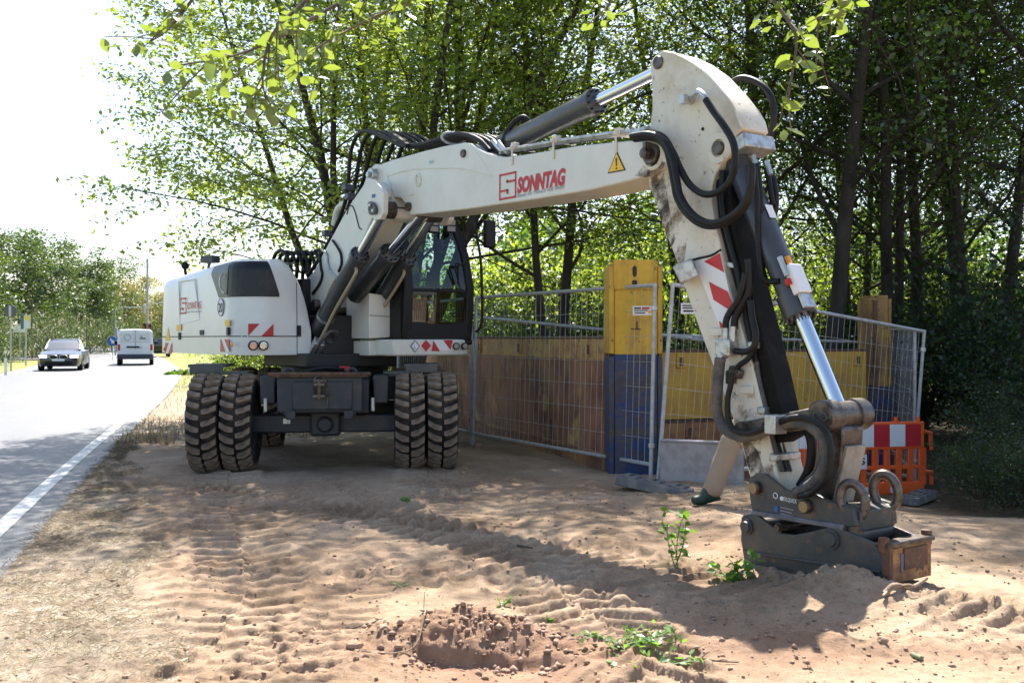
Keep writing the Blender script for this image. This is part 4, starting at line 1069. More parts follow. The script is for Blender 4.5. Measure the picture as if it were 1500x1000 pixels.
# white step boxes between boom and cab
sb = MB(); 
O = [rz(a, b, .95) for a, b in ((541, 429), (592, 437), (587, 493), (541, 496))]
sb.prism([U(.95, r, z) for r, z in O], [U(.35, r, z) for r, z in O]); sb.build('step_box', M['white'], EX, bevel=.012)
decalf('panel_seam', [(541, 461), (589, 464), (589, 465.5), (541, 462.5)], .953, M['greyprint'], EX)
sb = MB(); O = [rz(a, b, .90) for a, b in ((541, 499), (600, 496), (600, 519), (541, 521))]
sb.prism([U(.90, r, z) for r, z in O], [U(.35, r, z) for r, z in O]); sb.build('lower_panel', M['white'], EX, bevel=.012)
# work lamps on the cab roof edge, mirror on its arm, handrail
for px in (633, 658):
    q = at(px, 331, -.7 if px == 633 else -.95); q = U(1.18, rz(px, 331, 1.18)[0], rz(px, 331, 1.18)[1])
    wl = MB().box(q, (.09, .13, .16), UAX).build('work_lamp', M['black'], cab_o, bevel=.015)
    for dz in (-.038, .038): MB().box(q + F3 * .048 + Z3 * dz, (.008, .105, .06), UAX).build('lens', M['dull'], wl)
mirror_c = U(1.30, rz(717, 343, 1.3)[0], rz(717, 343, 1.3)[1])
MB().box(mirror_c, (.07, .15, .33), UAX).build('wing_mirror', M['black'], cab_o, bevel=.02)
rail = [atf(688, 320, 1.1), atf(694, 327, 1.2), atf(698, 345, 1.32), atf(704, 380, 1.36), atf(706, 430, 1.36), atf(706, 465, 1.34), atf(703, 480, 1.3), atf(697, 486, 1.25)]
hose('handrail', rail, .016, M['black'], cab_o, 8)
hose('mirror_arm', [atf(699, 350, 1.33), atf(705, 342, 1.33), atf(712, 341, 1.32), atf(722, 342, 1.31)], .012, M['black'], cab_o, 6)
hose('grab_handle', [atf(671, 416, 1.3), atf(671, 392, 1.34), atf(675, 387, 1.34), atf(684, 386, 1.3)], .012, M['black'], cab_o, 6)

# ---- boom foot section
BB = MB()
outl = [(444, 414), (459, 398), (486, 347), (510, 303), (532, 271), (541, 248), (549, 240), (559, 241), (566, 250), (580, 309), (578, 318), (572, 324), (562, 322), (545, 320), (534, 345), (522, 372), (505, 392), (488, 412), (478, 428), (474, 450), (464, 458), (455, 450), (449, 432)]
plate(BB, outl, -.20, .20, .20); bbo = BB.build('boom_foot', M['white'], EX, bevel=.012)
for sg in (1, -1):
    lug = [(539, 262), (546, 263), (558, 276), (562, 283), (561, 313), (557, 321), (549, 323.5), (541, 315), (532, 310), (530, 286)]
    L_ = [np.array(sz(a, b, .42)) for a, b in lug]
    q = MB().prism([U(s, sg * .36, z) for s, z in L_], [U(s, sg * .42, z) for s, z in L_])
    L2 = [np.array(sz(a, b, .36)) for a, b in ((531, 290), (540, 264), (553, 275), (553, 288))]
    q.prism([U(s, sg * .195, z) for s, z in L2], [U(s, sg * .365, z) for s, z in L2])
    q.build('cylinder_lug', M['white'], bbo, bevel=.01)
ps, pz = sz(547, 306, .42)
q = MB(); pinr(q, ps, pz, -.455, .455, .062, 20); lp = q.build('lift_pin', M['pin'], bbo)
cp = MB(); O = [(539, 297), (545, 294), (552, 303), (551, 315), (544, 313)]
plate(cp, O, .425, .455, .44, 2); cp.build('pin_cover', M['grey'], bbo, bevel=.006)
for px, py in ((543, 300.5), (547.5, 308.5)):
    s, z = sz(px, py, .455); q = MB(); pinr(q, s, z, .45, .475, .019, 6); q.build('bolt', M['zinc'], bbo)
hs, hz = sz(545, 256.5, .24); q = MB(); pinr(q, hs, hz, -.27, .27, .075, 22); q.build('hinge_pin', M['zinc'], bbo)
q = MB(); pinr(q, hs, hz, .27, .30, .035, 6); q.build('bolt', M['zinc'], bbo)
fs0, fz0 = sz(464, 447, .22); q = MB(); pinr(q, fs0, fz0, -.27, .27, .07, 20); q.build('foot_pin', M['pin'], bbo)
# lift cylinders left and right of the boom, adjusting cylinder in the middle
bs, bz = sz(466, 484, .29)
def cylinder(top, bot, r, rad, rodr, frac, parent, m=M['cyl'], gl=1.12, glen=.07):
    a, b = U(top[0], r, top[1]), U(bot[0], r, bot[1]); d = nrm(a - b); L = np.linalg.norm(a - b); g = b + d * L * frac
    o = MB().lathe([(-rad * .3, 0), (-rad * .3, rad * .8), (0, rad), (L * frac - glen, rad), (L * frac - glen, rad * gl), (L * frac - .005, rad * gl), (L * frac, rad * gl * .93), (L * frac, rodr)], b, d, 28).build('cylinder', m, parent, smooth=40)
    MB().cyl(g - d * .05, a, rodr, 20).build('rod', M['chrome'], o, smooth=50)
    ey = MB(); ey.lathe([(-.10, .0), (-.10, rodr * 1.75), (.10, rodr * 1.75), (.10, 0)], a, R3, 22); ey.build('rod_eye', M['pin'], o, smooth=40)
    u = nrm(np.cross(d, (.3, .2, .9))); w2 = np.cross(d, u)
    bo = MB()
    for k in range(10):
        t = 2 * math.pi * k / 10; c = g + (u * math.cos(t) + w2 * math.sin(t)) * rad * .92
        bo.cyl(c - d * .01, c + d * .022, rad * .11, 6)
    bo.build('gland_bolt', M['black'], o)
    return o, a, b, d, L
for sg in (1, -1):
    lc, a, b, d, L = cylinder((ps, pz), (bs, bz), sg * .29, .098, .052, .66, EX)
    n_ = nrm(np.cross(d, R3)); n_ = n_ if n_[1] < 0 else -n_
    n_ = nrm(n_ + R3 * (.3))
    hose('steel_pipe', [b + d * L * .60 + n_ * .10, b + d * L * .60 + n_ * .16, b + d * L * .50 + n_ * .17, b + d * L * .28 + n_ * .16, b + d * L * .10 + n_ * .20, b - d * .02 + n_ * .22], .018, mat('beige_pipe_paint', (.40, .33, .22), .5) if sg > 0 else bpy.data.materials['beige_pipe_paint'], lc, 8)
    c0 = b + d * L * .13
    MB().lathe([(-.02, .100), (-.02, .106), (.02, .106), (.02, .100)], c0, d, 24).build('clamp_band', M['zinc'], lc)
    vb = MB().box(b + n_ * .22 - d * .05, (.12, .11, .26), [nrm(np.cross(d, n_)), n_, d]); vb.build('safety_valve', M['zinc'] if sg > 0 else M['grey'], lc, bevel=.01)
    hose('return_pipe', [b + n_ * .26 - d * .1, b + n_ * .26 + d * .15, b + n_ * .22 + d * .26 + R3 * -.06, b + n_ * .2 + d * .22 + R3 * -.16, b + n_ * .2 + d * .10 + R3 * -.18], .02, M['hosewrap'], lc, 8)
    vx = MB()
    for q_ in range(4): vx.box(b + n_ * .2 + R3 * (-.12 - .03 * q_) + d * (.05 - .09 * q_), (.08, .09, .08), [nrm(np.cross(d, n_)), n_, d])
    vx.build('valve_fitting', M['grey'], lc, bevel=.01)
as_, az_ = sz(600, 303, .2); a2s, a2z = sz(520, 432, 0)
cylinder((as_, az_), (a2s, a2z), 0, .105, .055, .52, EX)
q = MB(); pinr(q, as_, az_, -.235, .235, .045, 18); ADJ = q

# ---- main boom
MBM = MB()
top = [(558, 240), (575, 234), (612, 223.5), (650, 214), (680, 209), (689, 210), (697, 216), (709, 223), (724, 228), (741, 230), (768, 226.5), (847, 213.5), (913, 207), (940, 206)]
nose = [(957 + 21 * math.sin(a), 227 - 21 * math.cos(a)) for a in np.linspace(0, 2.35, 9)]
bot = [(947, 257), (925, 264), (867, 278), (790, 291), (680, 307), (601, 315.5), (596, 305), (592, 296), (587, 290), (577, 289), (568, 258)]
# keep a band of the near plate proud at the hinge end, the box itself narrower
plate(MBM, top + nose + bot, -.20, .20, .20); BOOM = MBM.build('boom', M['white'], EX, bevel=.012)
ADJ.build('adjusting_pin', M['pin'], BOOM)
sp_s, sp_z = sz(679, 225, .205); q = MB(); pinr(q, sp_s, sp_z, -.22, .222, .038, 16); q.build('cylinder_pin', M['pin'], BOOM)
ns, nz_ = sz(955, 226, .21)
q = MB(); pinr(q, ns, nz_, -.24, .24, .075, 22); q.build('nose_pin', M['pin'], BOOM)
q = MB(); pinr(q, ns, nz_, .24, .30, .040, 8); q.box(U(ns, .26, nz_ + .02), (.03, .05, .12), UAX); q.build('nose_bolt', M['pin'], BOOM)
for sg in (1,):
    q = MB()
    for rad0, rad1 in ((.088, .104),):
        q.lathe([(0, rad0), (.012, rad0), (.012, rad1), (0, rad1 + .012)], U(ns, .20, nz_), R3, 28)
    q.build('nose_boss', M['dirty'], BOOM)
def weld(pts, r, parent, rad=.007, m=None):
    return MB().tube(smooth_path([at(a, b, r) for a, b in pts], 5), rad, 6).build('weld_seam', m or M['white'], parent)
weld([(568, 258), (600, 249), (640, 246.5), (680, 248), (721, 258)], .2, BOOM)
weld([(697, 222), (708, 238), (720, 257)], .2, BOOM, .006)
q = MB().torus(at(612, 264, .205), nrm(F3 + Z3 * .3), nrm(Z3 - F3 * .3), .045, .06, .011); q.build('weld_ring', M['white'], BOOM)
weld([(598, 293), (600, 286), (606, 284)], .2, BOOM, .012)
decal('small_sticker', [(629, 236), (635, 234.5), (635, 238.5), (629, 240)], .2, mat('pale_blue_print', (.35, .48, .50), .5), BOOM, .004)
decal('small_sticker', [(545, 285), (550, 284), (550, 289), (545, 290)], .42, M['blueprint'], bbo, .004)
# warning triangle and lettering on the boom
P = [(904, 221.5), (917, 249.5), (890.5, 254.5)]
tr = decal('warning_triangle', P, .2, M['blackprint'], BOOM, .004)
C_ = np.mean(np.array(P), 0)
decal('triangle_face', [tuple(C_ + (np.array(p) - C_) * .84) for p in P], .2, M['yellowfilm'], tr, .007)
decal('exclamation_mark', [(903.0, 232), (905.0, 231.6), (904.8, 243.5), (903.6, 243.7)], .2, M['blackprint'], tr, .010)
decal('exclamation_dot', [(903.2, 246), (905.2, 245.6), (905.2, 248), (903.2, 248.4)], .2, M['blackprint'], tr, .010)
a, b, d = at(731.5, 294.0, .2), at(756.3, 289.5, .2), at(731.5, 256, .2)
ux = nrm(b - a); uz = nrm(d - a - ux * np.dot(d - a, ux))
logo(BOOM, a, ux, uz, R3, np.linalg.norm(b - a), np.dot(d - a, uz))
a, b = at(758, 282.5, .2), at(828.5, 269.5, .2); ux = nrm(b - a); uz = np.cross(R3, ux); uz = uz if uz[2] > 0 else -uz
text('lettering', 'SONNTAG', M['logo'], BOOM, a, ux, uz, .175, .05, .18, width=np.linalg.norm(b - a), thick=.004)
a, b = at(758, 289.5, .2), at(828, 275.5, .2); ux = nrm(b - a); uz = np.cross(R3, ux); uz = uz if uz[2] > 0 else -uz
text('lettering', 'Bauen für Mensch und Natur', M['greyprint'], BOOM, a, ux, uz, .047, 0, .0, width=np.linalg.norm(b - a), thick=.004)['kind'] = 'stuff'
decal('dirt_patch', [(930, 258), (952, 232), (975, 238), (970, 254), (946, 260)], .2, M['grime'], BOOM, .002)
# boom top: pipes, brackets and the stick cylinder
for dr, dy in ((.17, 0), (.12, 3), (.05, 5), (-.05, 4)):
    hose('steel_pipe', [at(733, 221 + dy, dr), at(770, 215 + dy, dr), at(828, 205 + dy, dr), at(912, 193.5 + dy, dr), at(945, 192 + dy, dr)], .017, M['zinc'] if dr > .1 else M['hose'], BOOM, 8, 3)
for px, py in ((765, 218), (826, 208), (918, 198)):
    c = at(px, py, .1); q = MB().box(c, (.035, .24, .035), UAX); q.box(c + R3 * .075 + Z3 * .02, (.05, .06, .045), UAX); q.box(c + R3 * .108 - Z3 * .08, (.022, .012, .14), UAX); q.build('pipe_bracket', M['dirty'], BOOM, bevel=.008)
for px, py in ((938, 193), (941, 199)): MB().box(at(px, py, .17), (.16, .07, .05), UAX).build('pipe_union', M['zinc'], BOOM, bevel=.012)
tip_s, tip_z = sz(965, 92, .13)
sc_, *_ = cylinder((tip_s, tip_z), (sp_s, sp_z), 0, .098, .052, .66, EX)
hose('hose', [at(735, 211, .1), at(745, 190, .05), at(757, 176, .0), at(768, 172, -.05), at(776, 180, -.08)], .024, M['hose'], BOOM)

# ---- stick
STK = MB()
so = [(952, 91), (955, 132), (955, 161), (951.6, 184), (948, 215), (947, 250), (951, 274), (960, 296), (970, 330), (984, 364), (990, 380), (1001, 416), (1025, 484), (1049, 548), (1072, 608), (1084, 645), (1097, 694), (1108, 724), (1122, 730), (1138, 722), (1140, 700), (1132, 666), (1121, 614), (1102, 535), (1072, 436), (1062, 400), (1054, 356), (1045, 320), (1041, 296), (1042, 272), (1048, 254), (1058, 236), (1069, 226), (1072, 213), (1074, 200), (1087.5, 188), (1083, 171), (1074, 155), (1056, 132), (1031, 105), (1006, 87), (984, 77), (971, 74), (959, 82)]
plate(STK, so, -.13, .13, .13); STICK = STK.build('stick', M['dirty'], EX, bevel=.010)
q = MB(); pinr(q, tip_s, tip_z, -.145, .15, .048, 18); q.build('cylinder_pin', M['pin'], STICK)
bp_s, bp_z = sz(1052, 217, .145); q = MB(); pinr(q, bp_s, bp_z, -.17, .165, .046, 18); q.build('cylinder_pin', M['pin'], STICK)
MB().lathe([(0, .105), (.018, .10), (.018, .06), (0, .055)], U(bp_s, .13, bp_z), R3, 26).build('pin_boss', M['dirty'], STICK)
weld([(984, 77.5), (1006, 88), (1031, 106), (1056, 133), (1074, 156), (1086, 186)], .13, STICK, .010, M['dirty'])
lp_s, lp_z = sz(1091, 629, .15); q = MB(); pinr(q, lp_s, lp_z, -.2, .20, .055, 18); q.build('link_pin', M['pin'], STICK)
decal('worn_patch', [(1074, 640), (1092, 636), (1112, 662), (1122, 700), (1100, 694), (1088, 660)], .13, M['grime'], STICK, .003)
decal('worn_patch', [(951, 262), (972, 246), (980, 300), (990, 350), (984, 362), (968, 322), (956, 288)], .13, M['grime'], STICK, .003)
decal('rust_film', [(952, 250), (1000, 250), (1010, 330), (1000, 400), (996, 398), (970, 330), (958, 292)], .13, M['rustrun'], STICK, .002)
decal('rust_film', [(1062, 580), (1105, 575), (1128, 650), (1135, 705), (1100, 692), (1086, 645)], .13, M['rustrun'], STICK, .002)
for (x0, y0) in ((1050, 486), (1094, 571)):
    MB().box(at(x0, y0, .14), (.11, .02, .05), UAX).build('weld_pad', M['dirty'], STICK, bevel=.006)
q = MB(); s, z = sz(1029, 189, .135); pinr(q, s, z, .128, .134, .012, 10); q.build('grease_hole', M['black'], STICK)
# red and white warning strip
ws = decal('warning_strip', [(1016, 381), (1055.5, 368), (1082, 487), (1060, 492)], .13, M['whitefilm'], STICK, .003)
for P in ([(1032, 383), (1055.5, 370.5), (1061.5, 399)], [(1039, 412.5), (1067, 427), (1073, 443), (1070.5, 455), (1046, 439)], [(1054, 470), (1060, 475), (1063, 488), (1057, 487)], [(1076, 486), (1081, 484.5), (1079, 490)]):
    decal('red_stripe', P, .13, M['red'], ws, .006)
# work lamp on the stick
q = MB(); lc_ = at(1005, 398, .20); la = [nrm(F3 * .8 + R3 * .5 - Z3 * .35), nrm(R3 - F3 * .6), Z3]
la = [nrm(-F3 * .55 + R3 * .55 - Z3 * .35), None, None]; la[1] = nrm(np.cross((0, 0, 1), la[0])); la[2] = np.cross(la[0], la[1])
q.box(lc_, (.14, .17, .13), la); wl = q.build('work_lamp', M['zinc'], STICK, bevel=.012)
g = MB()
for i in range(3):
    for j in range(2): MB().box(lc_ + la[0] * .073 + la[1] * (.05 * (i - 1)) + la[2] * (.045 * (j - .5)), (.008, .038, .034), la).build('lamp_cell', M['black'], wl)
hose('cable', [at(1010, 382, .16), at(1025, 378, .14), at(1042, 374, .14), at(1056, 366, .13)], .008, M['hose'], STICK, 6)
MB().box(at(1088, 389, -.02), (.10, .26, .035), [nrm(F3 - Z3 * .2), R3, nrm(Z3 + F3 * .2)]).build('hose_clamp_plate', M['zinc'], STICK, bevel=.006)
# bracket with hose fittings at the head of the stick
br = MB().box(at(1103, 213, -.04), (.13, .30, .10), [nrm(F3 * .8 + Z3 * .25), R3, nrm(Z3 - F3 * .25)]); br.build('manifold_block', M['zinc'], STICK, bevel=.01)
for px, py in ((1098, 240), (1106, 238), (1126, 246)):
    MB().tube([at(px - 3, py - 10, -.02), at(px, py, -.02), at(px + 3, py + 10, -.02)], .017, 8).build('hose_fitting', M['zinc'], STICK)
# hydraulic hoses at the joint
HZ = [('loop', [(930, 204), (956, 202), (974, 214), (982, 240), (987, 266), (992, 290), (1006, 312), (1024, 327), (1044, 331), (1066, 325), (1088, 307), (1098, 286), (1099, 260), (1096, 242)], .25),
      ('loop', [(925, 200), (950, 197), (972, 206), (985, 232), (991, 262), (997, 288), (1011, 310), (1028, 323), (1046, 327), (1068, 319), (1089, 300), (1099, 276), (1101, 256), (1101, 240)], .29),
      ('loop', [(945, 194), (970, 200), (986, 224), (996, 246), (1010, 270), (1030, 284), (1050, 282), (1066, 270), (1075, 250), (1077, 230), (1075, 212), (1068, 196), (1056, 178), (1045, 163), (1034, 146)], .24)]
for _, pts, r in HZ: hose('hydraulic_hose', [at(a, b, r) for a, b in pts], .024, M['hose'], STICK, 10)
hose('hose_elbow', [at(1036, 150, .24), at(1031, 140, .24), at(1023, 134, .22), at(1016, 141, .19), at(1012, 149, .14)], .02, M['zinc'], STICK, 10)
MB().lathe([(0, .028), (.05, .028), (.05, .036), (.10, .036), (.10, 0)], at(1013, 148, .13), R3, 6).build('hose_nut', M['zinc'], STICK)
hose('hydraulic_hose', [at(a, b, -.24) for a, b in ((1069, 123), (1085, 115), (1103, 118), (1121, 130), (1132, 150), (1133, 175), (1128, 200), (1120, 214))], .024, M['hose'], STICK, 8)
for pts, r in (([(1126, 250), (1134, 268), (1137, 290), (1135, 312), (1131, 322)], -.1), ([(1108, 240), (1113, 275), (1115, 310), (1113, 350), (1116, 390), (1124, 420)], .05), ([(1105, 245), (1109, 290), (1110, 330), (1113, 380), (1120, 410), (1142, 412)], .09), ([(1122, 246), (1126, 262), (1132, 300)], -.06)):
    hose('hydraulic_hose', [at(a, b, r) for a, b in pts], .020, M['hose'], STICK, 8)
# black guard and hose bundle down the front of the stick
gd = MB(); O = [np.array(sz(a, b, .10)) for a, b in ((1046, 262), (1066, 262), (1074, 330), (1092, 400), (1128, 540), (1150, 640), (1132, 650), (1108, 540), (1070, 400), (1052, 330))]
gd.prism([U(s, -.10, z) for s, z in O], [U(s, .095, z) for s, z in O]); gd.build('hose_guard', M['guard'], STICK, bevel=.012)
for i, r in enumerate((.11, .06, .01, -.05)):
    dx = i * 6
    hose('hydraulic_hose', [at(a + dx, b, r) for a, b in ((1058, 250), (1058, 300), (1068, 350), (1080, 395), (1088, 440), (1098, 490), (1108, 530))], .021, M['hose'], STICK, 8)
    hose('pressure_pipe', [at(a + dx * .95, b, r) for a, b in ((1108, 528), (1113, 560), (1124, 605), (1131, 640), (1146, 690))], .016, M['hose'] if i % 2 else M['hosewrap'], STICK, 8)
for (px, py) in ((1118, 505), (1132, 600), (1150, 668)):
    MB().box(at(px, py, .03), (.06, .24, .045), UAX).build('pipe_clamp', M['zinc'], STICK, bevel=.008)
# valve block and the two hoses that run to the coupler
vb = MB().box(at(1064, 509, .18), (.125, .09, .11), UAX).build('valve_block', M['zinc'], STICK, bevel=.01)
for px in (1063, 1074):
    q = MB().cyl(at(px, 500, .18), at(px + .5, 478, .18), .021, 10).cyl(at(px, 492, .18), at(px, 486, .18), .027, 6).build('hose_fitting', M['zinc'], vb)
q = MB(); s, z = sz(1054.5, 521, .23); pinr(q, s, z, .17, .235, .024, 12); q.build('plug', M['zinc'], vb)
hose('hydraulic_hose', [at(a, b, .19) for a, b in ((1063, 480), (1064, 468), (1070, 456), (1080, 442), (1088, 420), (1092, 400))], .023, M['hose'], STICK, 8)
hose('hydraulic_hose', [at(a, b, .17) for a, b in ((1075, 482), (1077, 466), (1086, 448), (1096, 430), (1098, 405), (1096, 380))], .026, M['hose'], STICK, 8)
hose('hydraulic_hose', [at(a, b, .18) for a, b in ((1077, 514), (1092, 515), (1104, 508), (1107, 490), (1102, 466), (1099, 440))], .022, M['hose'], STICK, 8)
wr = [(1055, 524), (1053, 545), (1051, 570), (1051, 604), (1060, 626), (1080, 638), (1101, 638), (1137, 625), (1164, 618), (1189, 625), (1206, 643), (1210, 671), (1202, 696), (1181, 715), (1166, 722)]
hose('wrapped_hose', [at(a, b, .24) for a, b in wr], .036, M['hosewrap'], STICK, 12)
hose('hydraulic_hose', [at(a, b, .28) for a, b in ((1072, 545), (1070, 565), (1066, 585), (1067, 612), (1076, 630), (1100, 634), (1137, 620), (1164, 611), (1192, 616), (1212, 636), (1217, 668), (1210, 700), (1188, 722), (1170, 726))], .019, M['hose'], STICK, 10)
hose('hydraulic_hose', [at(a, b, .18) for a, b in ((1120, 624), (1164, 614), (1184, 616), (1202, 634), (1207, 664), (1199, 690), (1176, 712))], .026, M['hose'], STICK, 10)
hose('hydraulic_hose', [at(a, b, .0) for a, b in ((1160, 620), (1176, 625), (1187, 640), (1189, 665), (1184, 690), (1172, 712))], .03, M['hose'], STICK, 10)
for pts in (((1107, 508), (1096, 525), (1084, 534), (1079, 540)),): hose('hydraulic_hose', [at(a, b, .17) for a, b in pts], .018, M['hose'], STICK, 8)
q = MB().box(at(1078, 545, .16), (.10, .05, .06), [nrm(F3 - Z3 * .4), R3, nrm(Z3 + F3 * .4)]); q.box(at(1071, 552, .16), (.05, .06, .09), UAX); q.build('coupling', M['pin'], STICK, bevel=.008)
MB().box(at(1136, 621, .275), (.085, .11, .115), UAX).build('hose_clamp', M['zinc'], STICK, bevel=.006)

# ---- bucket cylinder and linkage
rp_s, rp_z = sz(1206, 610, .17)
bc, a, b, d, L = cylinder((rp_s, rp_z), (bp_s, bp_z), 0, .088, .050, .655, EX, gl=1.18, glen=.16)
n_ = nrm(np.cross(d, R3)); n_ = n_ if n_[1] < 0 else -n_
pb = MB().box(b + d * L * .545 + n_ * .10 + R3 * .03, (.12, .06, .20), [nrm(np.cross(d, n_)), n_, d]); pbo = pb.build('pressure_valve', M['whitefilm'], bc, bevel=.008)
MB().box(b + d * L * .625 + n_ * .108 + R3 * .03, (.11, .02, .09), [nrm(np.cross(d, n_)), n_, d]).build('type_plate', M['zinc'], bc)
MB().cyl(b + d * L * .46 + n_ * .10 + R3 * .04, b + d * L * .485 + n_ * .10 + R3 * .04, .018, 10).build('orange_cap', M['orange'], bc)
MB().cyl(b + d * L * .46 + n_ * .09 + R3 * .10, b + d * L * .53 + n_ * .09 + R3 * .10, .018, 10).build('hose_fitting', M['zinc'], bc)
MB().cyl(b + d * L * .54 + n_ * .08 + R3 * .10, b + d * L * .56 + n_ * .08 + R3 * .10, .022, 10).build('red_cap', M['lamp_red'], bc)
st_ = b + d * L * .28 + n_ * .092; xx = nrm(np.cross(d, n_)); MB().add([st_ + xx * i + d * j for i, j in ((-.035, -.05), (.035, -.05), (.035, .05), (-.035, .05))], [(0, 1, 2, 3)]).build('small_sticker', M['whitefilm'], bc, flat=True)
LK = MB(); LK.lathe([(-.20, 0), (-.20, .09), (-.19, .10), (-.09, .10), (-.085, .082), (.085, .082), (.09, .10), (.19, .10), (.20, .09), (.20, 0)], U(rp_s, 0, rp_z), R3, 28)
link = LK.build('link_tube', M['pin'], EX, smooth=40)
for dx in (-.022, .026):
    MB().torus(U(rp_s + dx, .203, rp_z), F3, Z3, .022, .022, .006, 14, 6).build('bolt_ring', M['grey'], link)
c2s, c2z = sz(1183, 741, .2); c1s, c1z = sz(1109, 714, .2)
for sg in (1, -1):
    q = MB(); a_, b_ = np.array([rp_s, rp_z]), np.array([lp_s, lp_z]); dd = nrm(b_ - a_); pp = np.array([-dd[1], dd[0]]) * .05
    O = [a_ + pp * 1.3, a_ - pp * 1.3, b_ - pp, b_ + pp]
    q.prism([U(s, sg * .145, z) for s, z in O], [U(s, sg * .175, z) for s, z in O]); q.build('guide_link', M['pin'], link, bevel=.01)
q = MB(); lw = .11
def quadf(px, s0, s1): 
    O = [rz(a, b, s0) for a, b in px]; return [U(s0, r, z) for r, z in O], [U(s1, r, z) for r, z in O]
a_, b_ = np.array([rp_s, rp_z]), np.array([c2s, c2z]); dd = nrm(b_ - a_); pp = np.array([-dd[1], dd[0]])
pp = pp if pp[0] > 0 else -pp
O = [a_ + pp * .10 + dd * .05, a_ - pp * .07, b_ - pp * .06, b_ + pp * .07, a_ + (b_ - a_) * .5 + pp * .12]
q.prism([U(s, -.10, z) for s, z in O], [U(s, .10, z) for s, z in O]); q.build('tipping_link', M['pin'], link, bevel=.015)
lf = [U(p[0], 0, p[1]) for p in (a_ + (b_ - a_) * .28 + pp * .118, a_ + (b_ - a_) * .93 + pp * .085)]
MB().add([lf[0] + R3 * .09, lf[0] - R3 * .09, lf[1] - R3 * .09, lf[1] + R3 * .09], [(0, 1, 2, 3)]).prism([lf[0] + R3 * .09, lf[0] - R3 * .09, lf[1] - R3 * .09, lf[1] + R3 * .09], [x + (F3 * pp[0] + Z3 * pp[1]) * .02 for x in (lf[0] + R3 * .09, lf[0] - R3 * .09, lf[1] - R3 * .09, lf[1] + R3 * .09)]).build('pale_link_plate', mat('dusty_pale_paint', (.34, .32, .27), .7, var=(.26, .23, .19), vs=8, bump=.1), link)

# ---- quick coupler
co_ = [(1096, 715), (1097.5, 699), (1108, 692.5), (1121, 694), (1137, 707), (1149, 716.5), (1166, 721), (1185, 721), (1198, 725), (1214, 733), (1231, 738), (1250, 745), (1254, 771), (1235, 772), (1101, 748.5)]
QC = MB(); plate(QC, co_, .165, .20, .20); C_O = [np.array(sz(a, b, .20)) for a, b in co_]
QC.prism([U(s, -.20, z) for s, z in C_O], [U(s, -.165, z) for s, z in C_O])
e0s, e0z = sz(1236, 742, .2); e1s, e1z = sz(1236, 771, .2); 
QC.prism([U(s, -.165, z) for s, z in ((c1s - .0, e1z + .01), (e0s, e0z), (e0s + .09, e0z - .02), (e0s + .09, e1z - .02), (c1s + .05, e1z - .02))], [U(s, .165, z) for s, z in ((c1s - .0, e1z + .01), (e0s, e0z), (e0s + .09, e0z - .02), (e0s + .09, e1z - .02), (c1s + .05, e1z - .02))])
COUP = QC.build('quick_coupler', M['steel'], EX, bevel=.008)
for (s, z) in ((c1s, c1z), (c2s, c2z)):
    q = MB(); pinr(q, s, z, -.235, .235, .043, 20); q.build('coupler_pin', M['pin'], COUP, bevel=.004)
    q = MB(); q.lathe([(0, .035), (.014, .033), (.014, .0)], U(s, .23, z), R3, 18); q.build('pin_cap', mat('brass_cap', (.34, .25, .15), .4, .8) if 'brass_cap' not in bpy.data.materials else bpy.data.materials['brass_cap'], COUP)
lb = MB(); plate(lb, [(1100, 747), (1170, 758), (1236, 768), (1235, 776), (1170, 765), (1101, 753)], .17, .215, .21); lb.build('guard_rail', mat('scuffed_blue_grey', (.16, .17, .20), .4, .3, var=(.08, .08, .09), vs=8), COUP, bevel=.004)
for sg, (px, py) in ((1, (1249, 733)), (-1, (1297, 719))):
    s_, z_ = sz(px, py, sg * .15)
    c = U(s_, sg * .15, z_)
    ua = nrm(F3 * .9 - R3 * .4); va = nrm(Z3 - F3 * .12)
    MB().torus(c, ua, va, .070, .102, .028, 30, 12).build('load_hook', M['pin'], COUP, smooth=60)
    MB().cyl(c - va * .11, c - va * .19, .045, 12).build('hook_foot', M['pin'], COUP)
a, b = at(1134, 728.5, .2), at(1171, 737, .2); ux = nrm(b - a); uz = np.cross(R3, ux); uz = uz if uz[2] > 0 else -uz
q = MB().torus(a + R3 * .003 + ux * .012 + uz * .015, ux, uz, .017, .017, .003, 16, 5); q.build('emblem_ring', M['whitefilm'], COUP)
q = MB().torus(a + R3 * .003 + ux * .062 + uz * .006, ux, uz, .008, .008, .007, 12, 5); q.build('emblem_ring', M['whitefilm'], COUP)
text('lettering', 'OILQUICK', M['whitefilm'], COUP, a + ux * .072 - uz * .004, ux, uz, .034, .010, 0, width=.105, thick=.004)
q = MB()
for i in range(4):
    o_ = a + ux * .055 - uz * (.045 + .02 * i); q.add([o_ + R3 * .004, o_ + ux * (.10 - .012 * (i % 2)) + R3 * .004, o_ + ux * (.10 - .012 * (i % 2)) - uz * .007 + R3 * .004, o_ - uz * .007 + R3 * .004], [(0, 1, 2, 3)])
q.build('small_print', M['greyprint'], COUP, flat=True)
o_ = a + ux * .005 - uz * .05; MB().add([o_ + R3 * .004, o_ + ux * .03 + R3 * .004, o_ + ux * .03 - uz * .035 + R3 * .004, o_ - uz * .035 + R3 * .004], [(0, 1, 2, 3)]).build('small_sticker', M['blueprint'], COUP, flat=True)

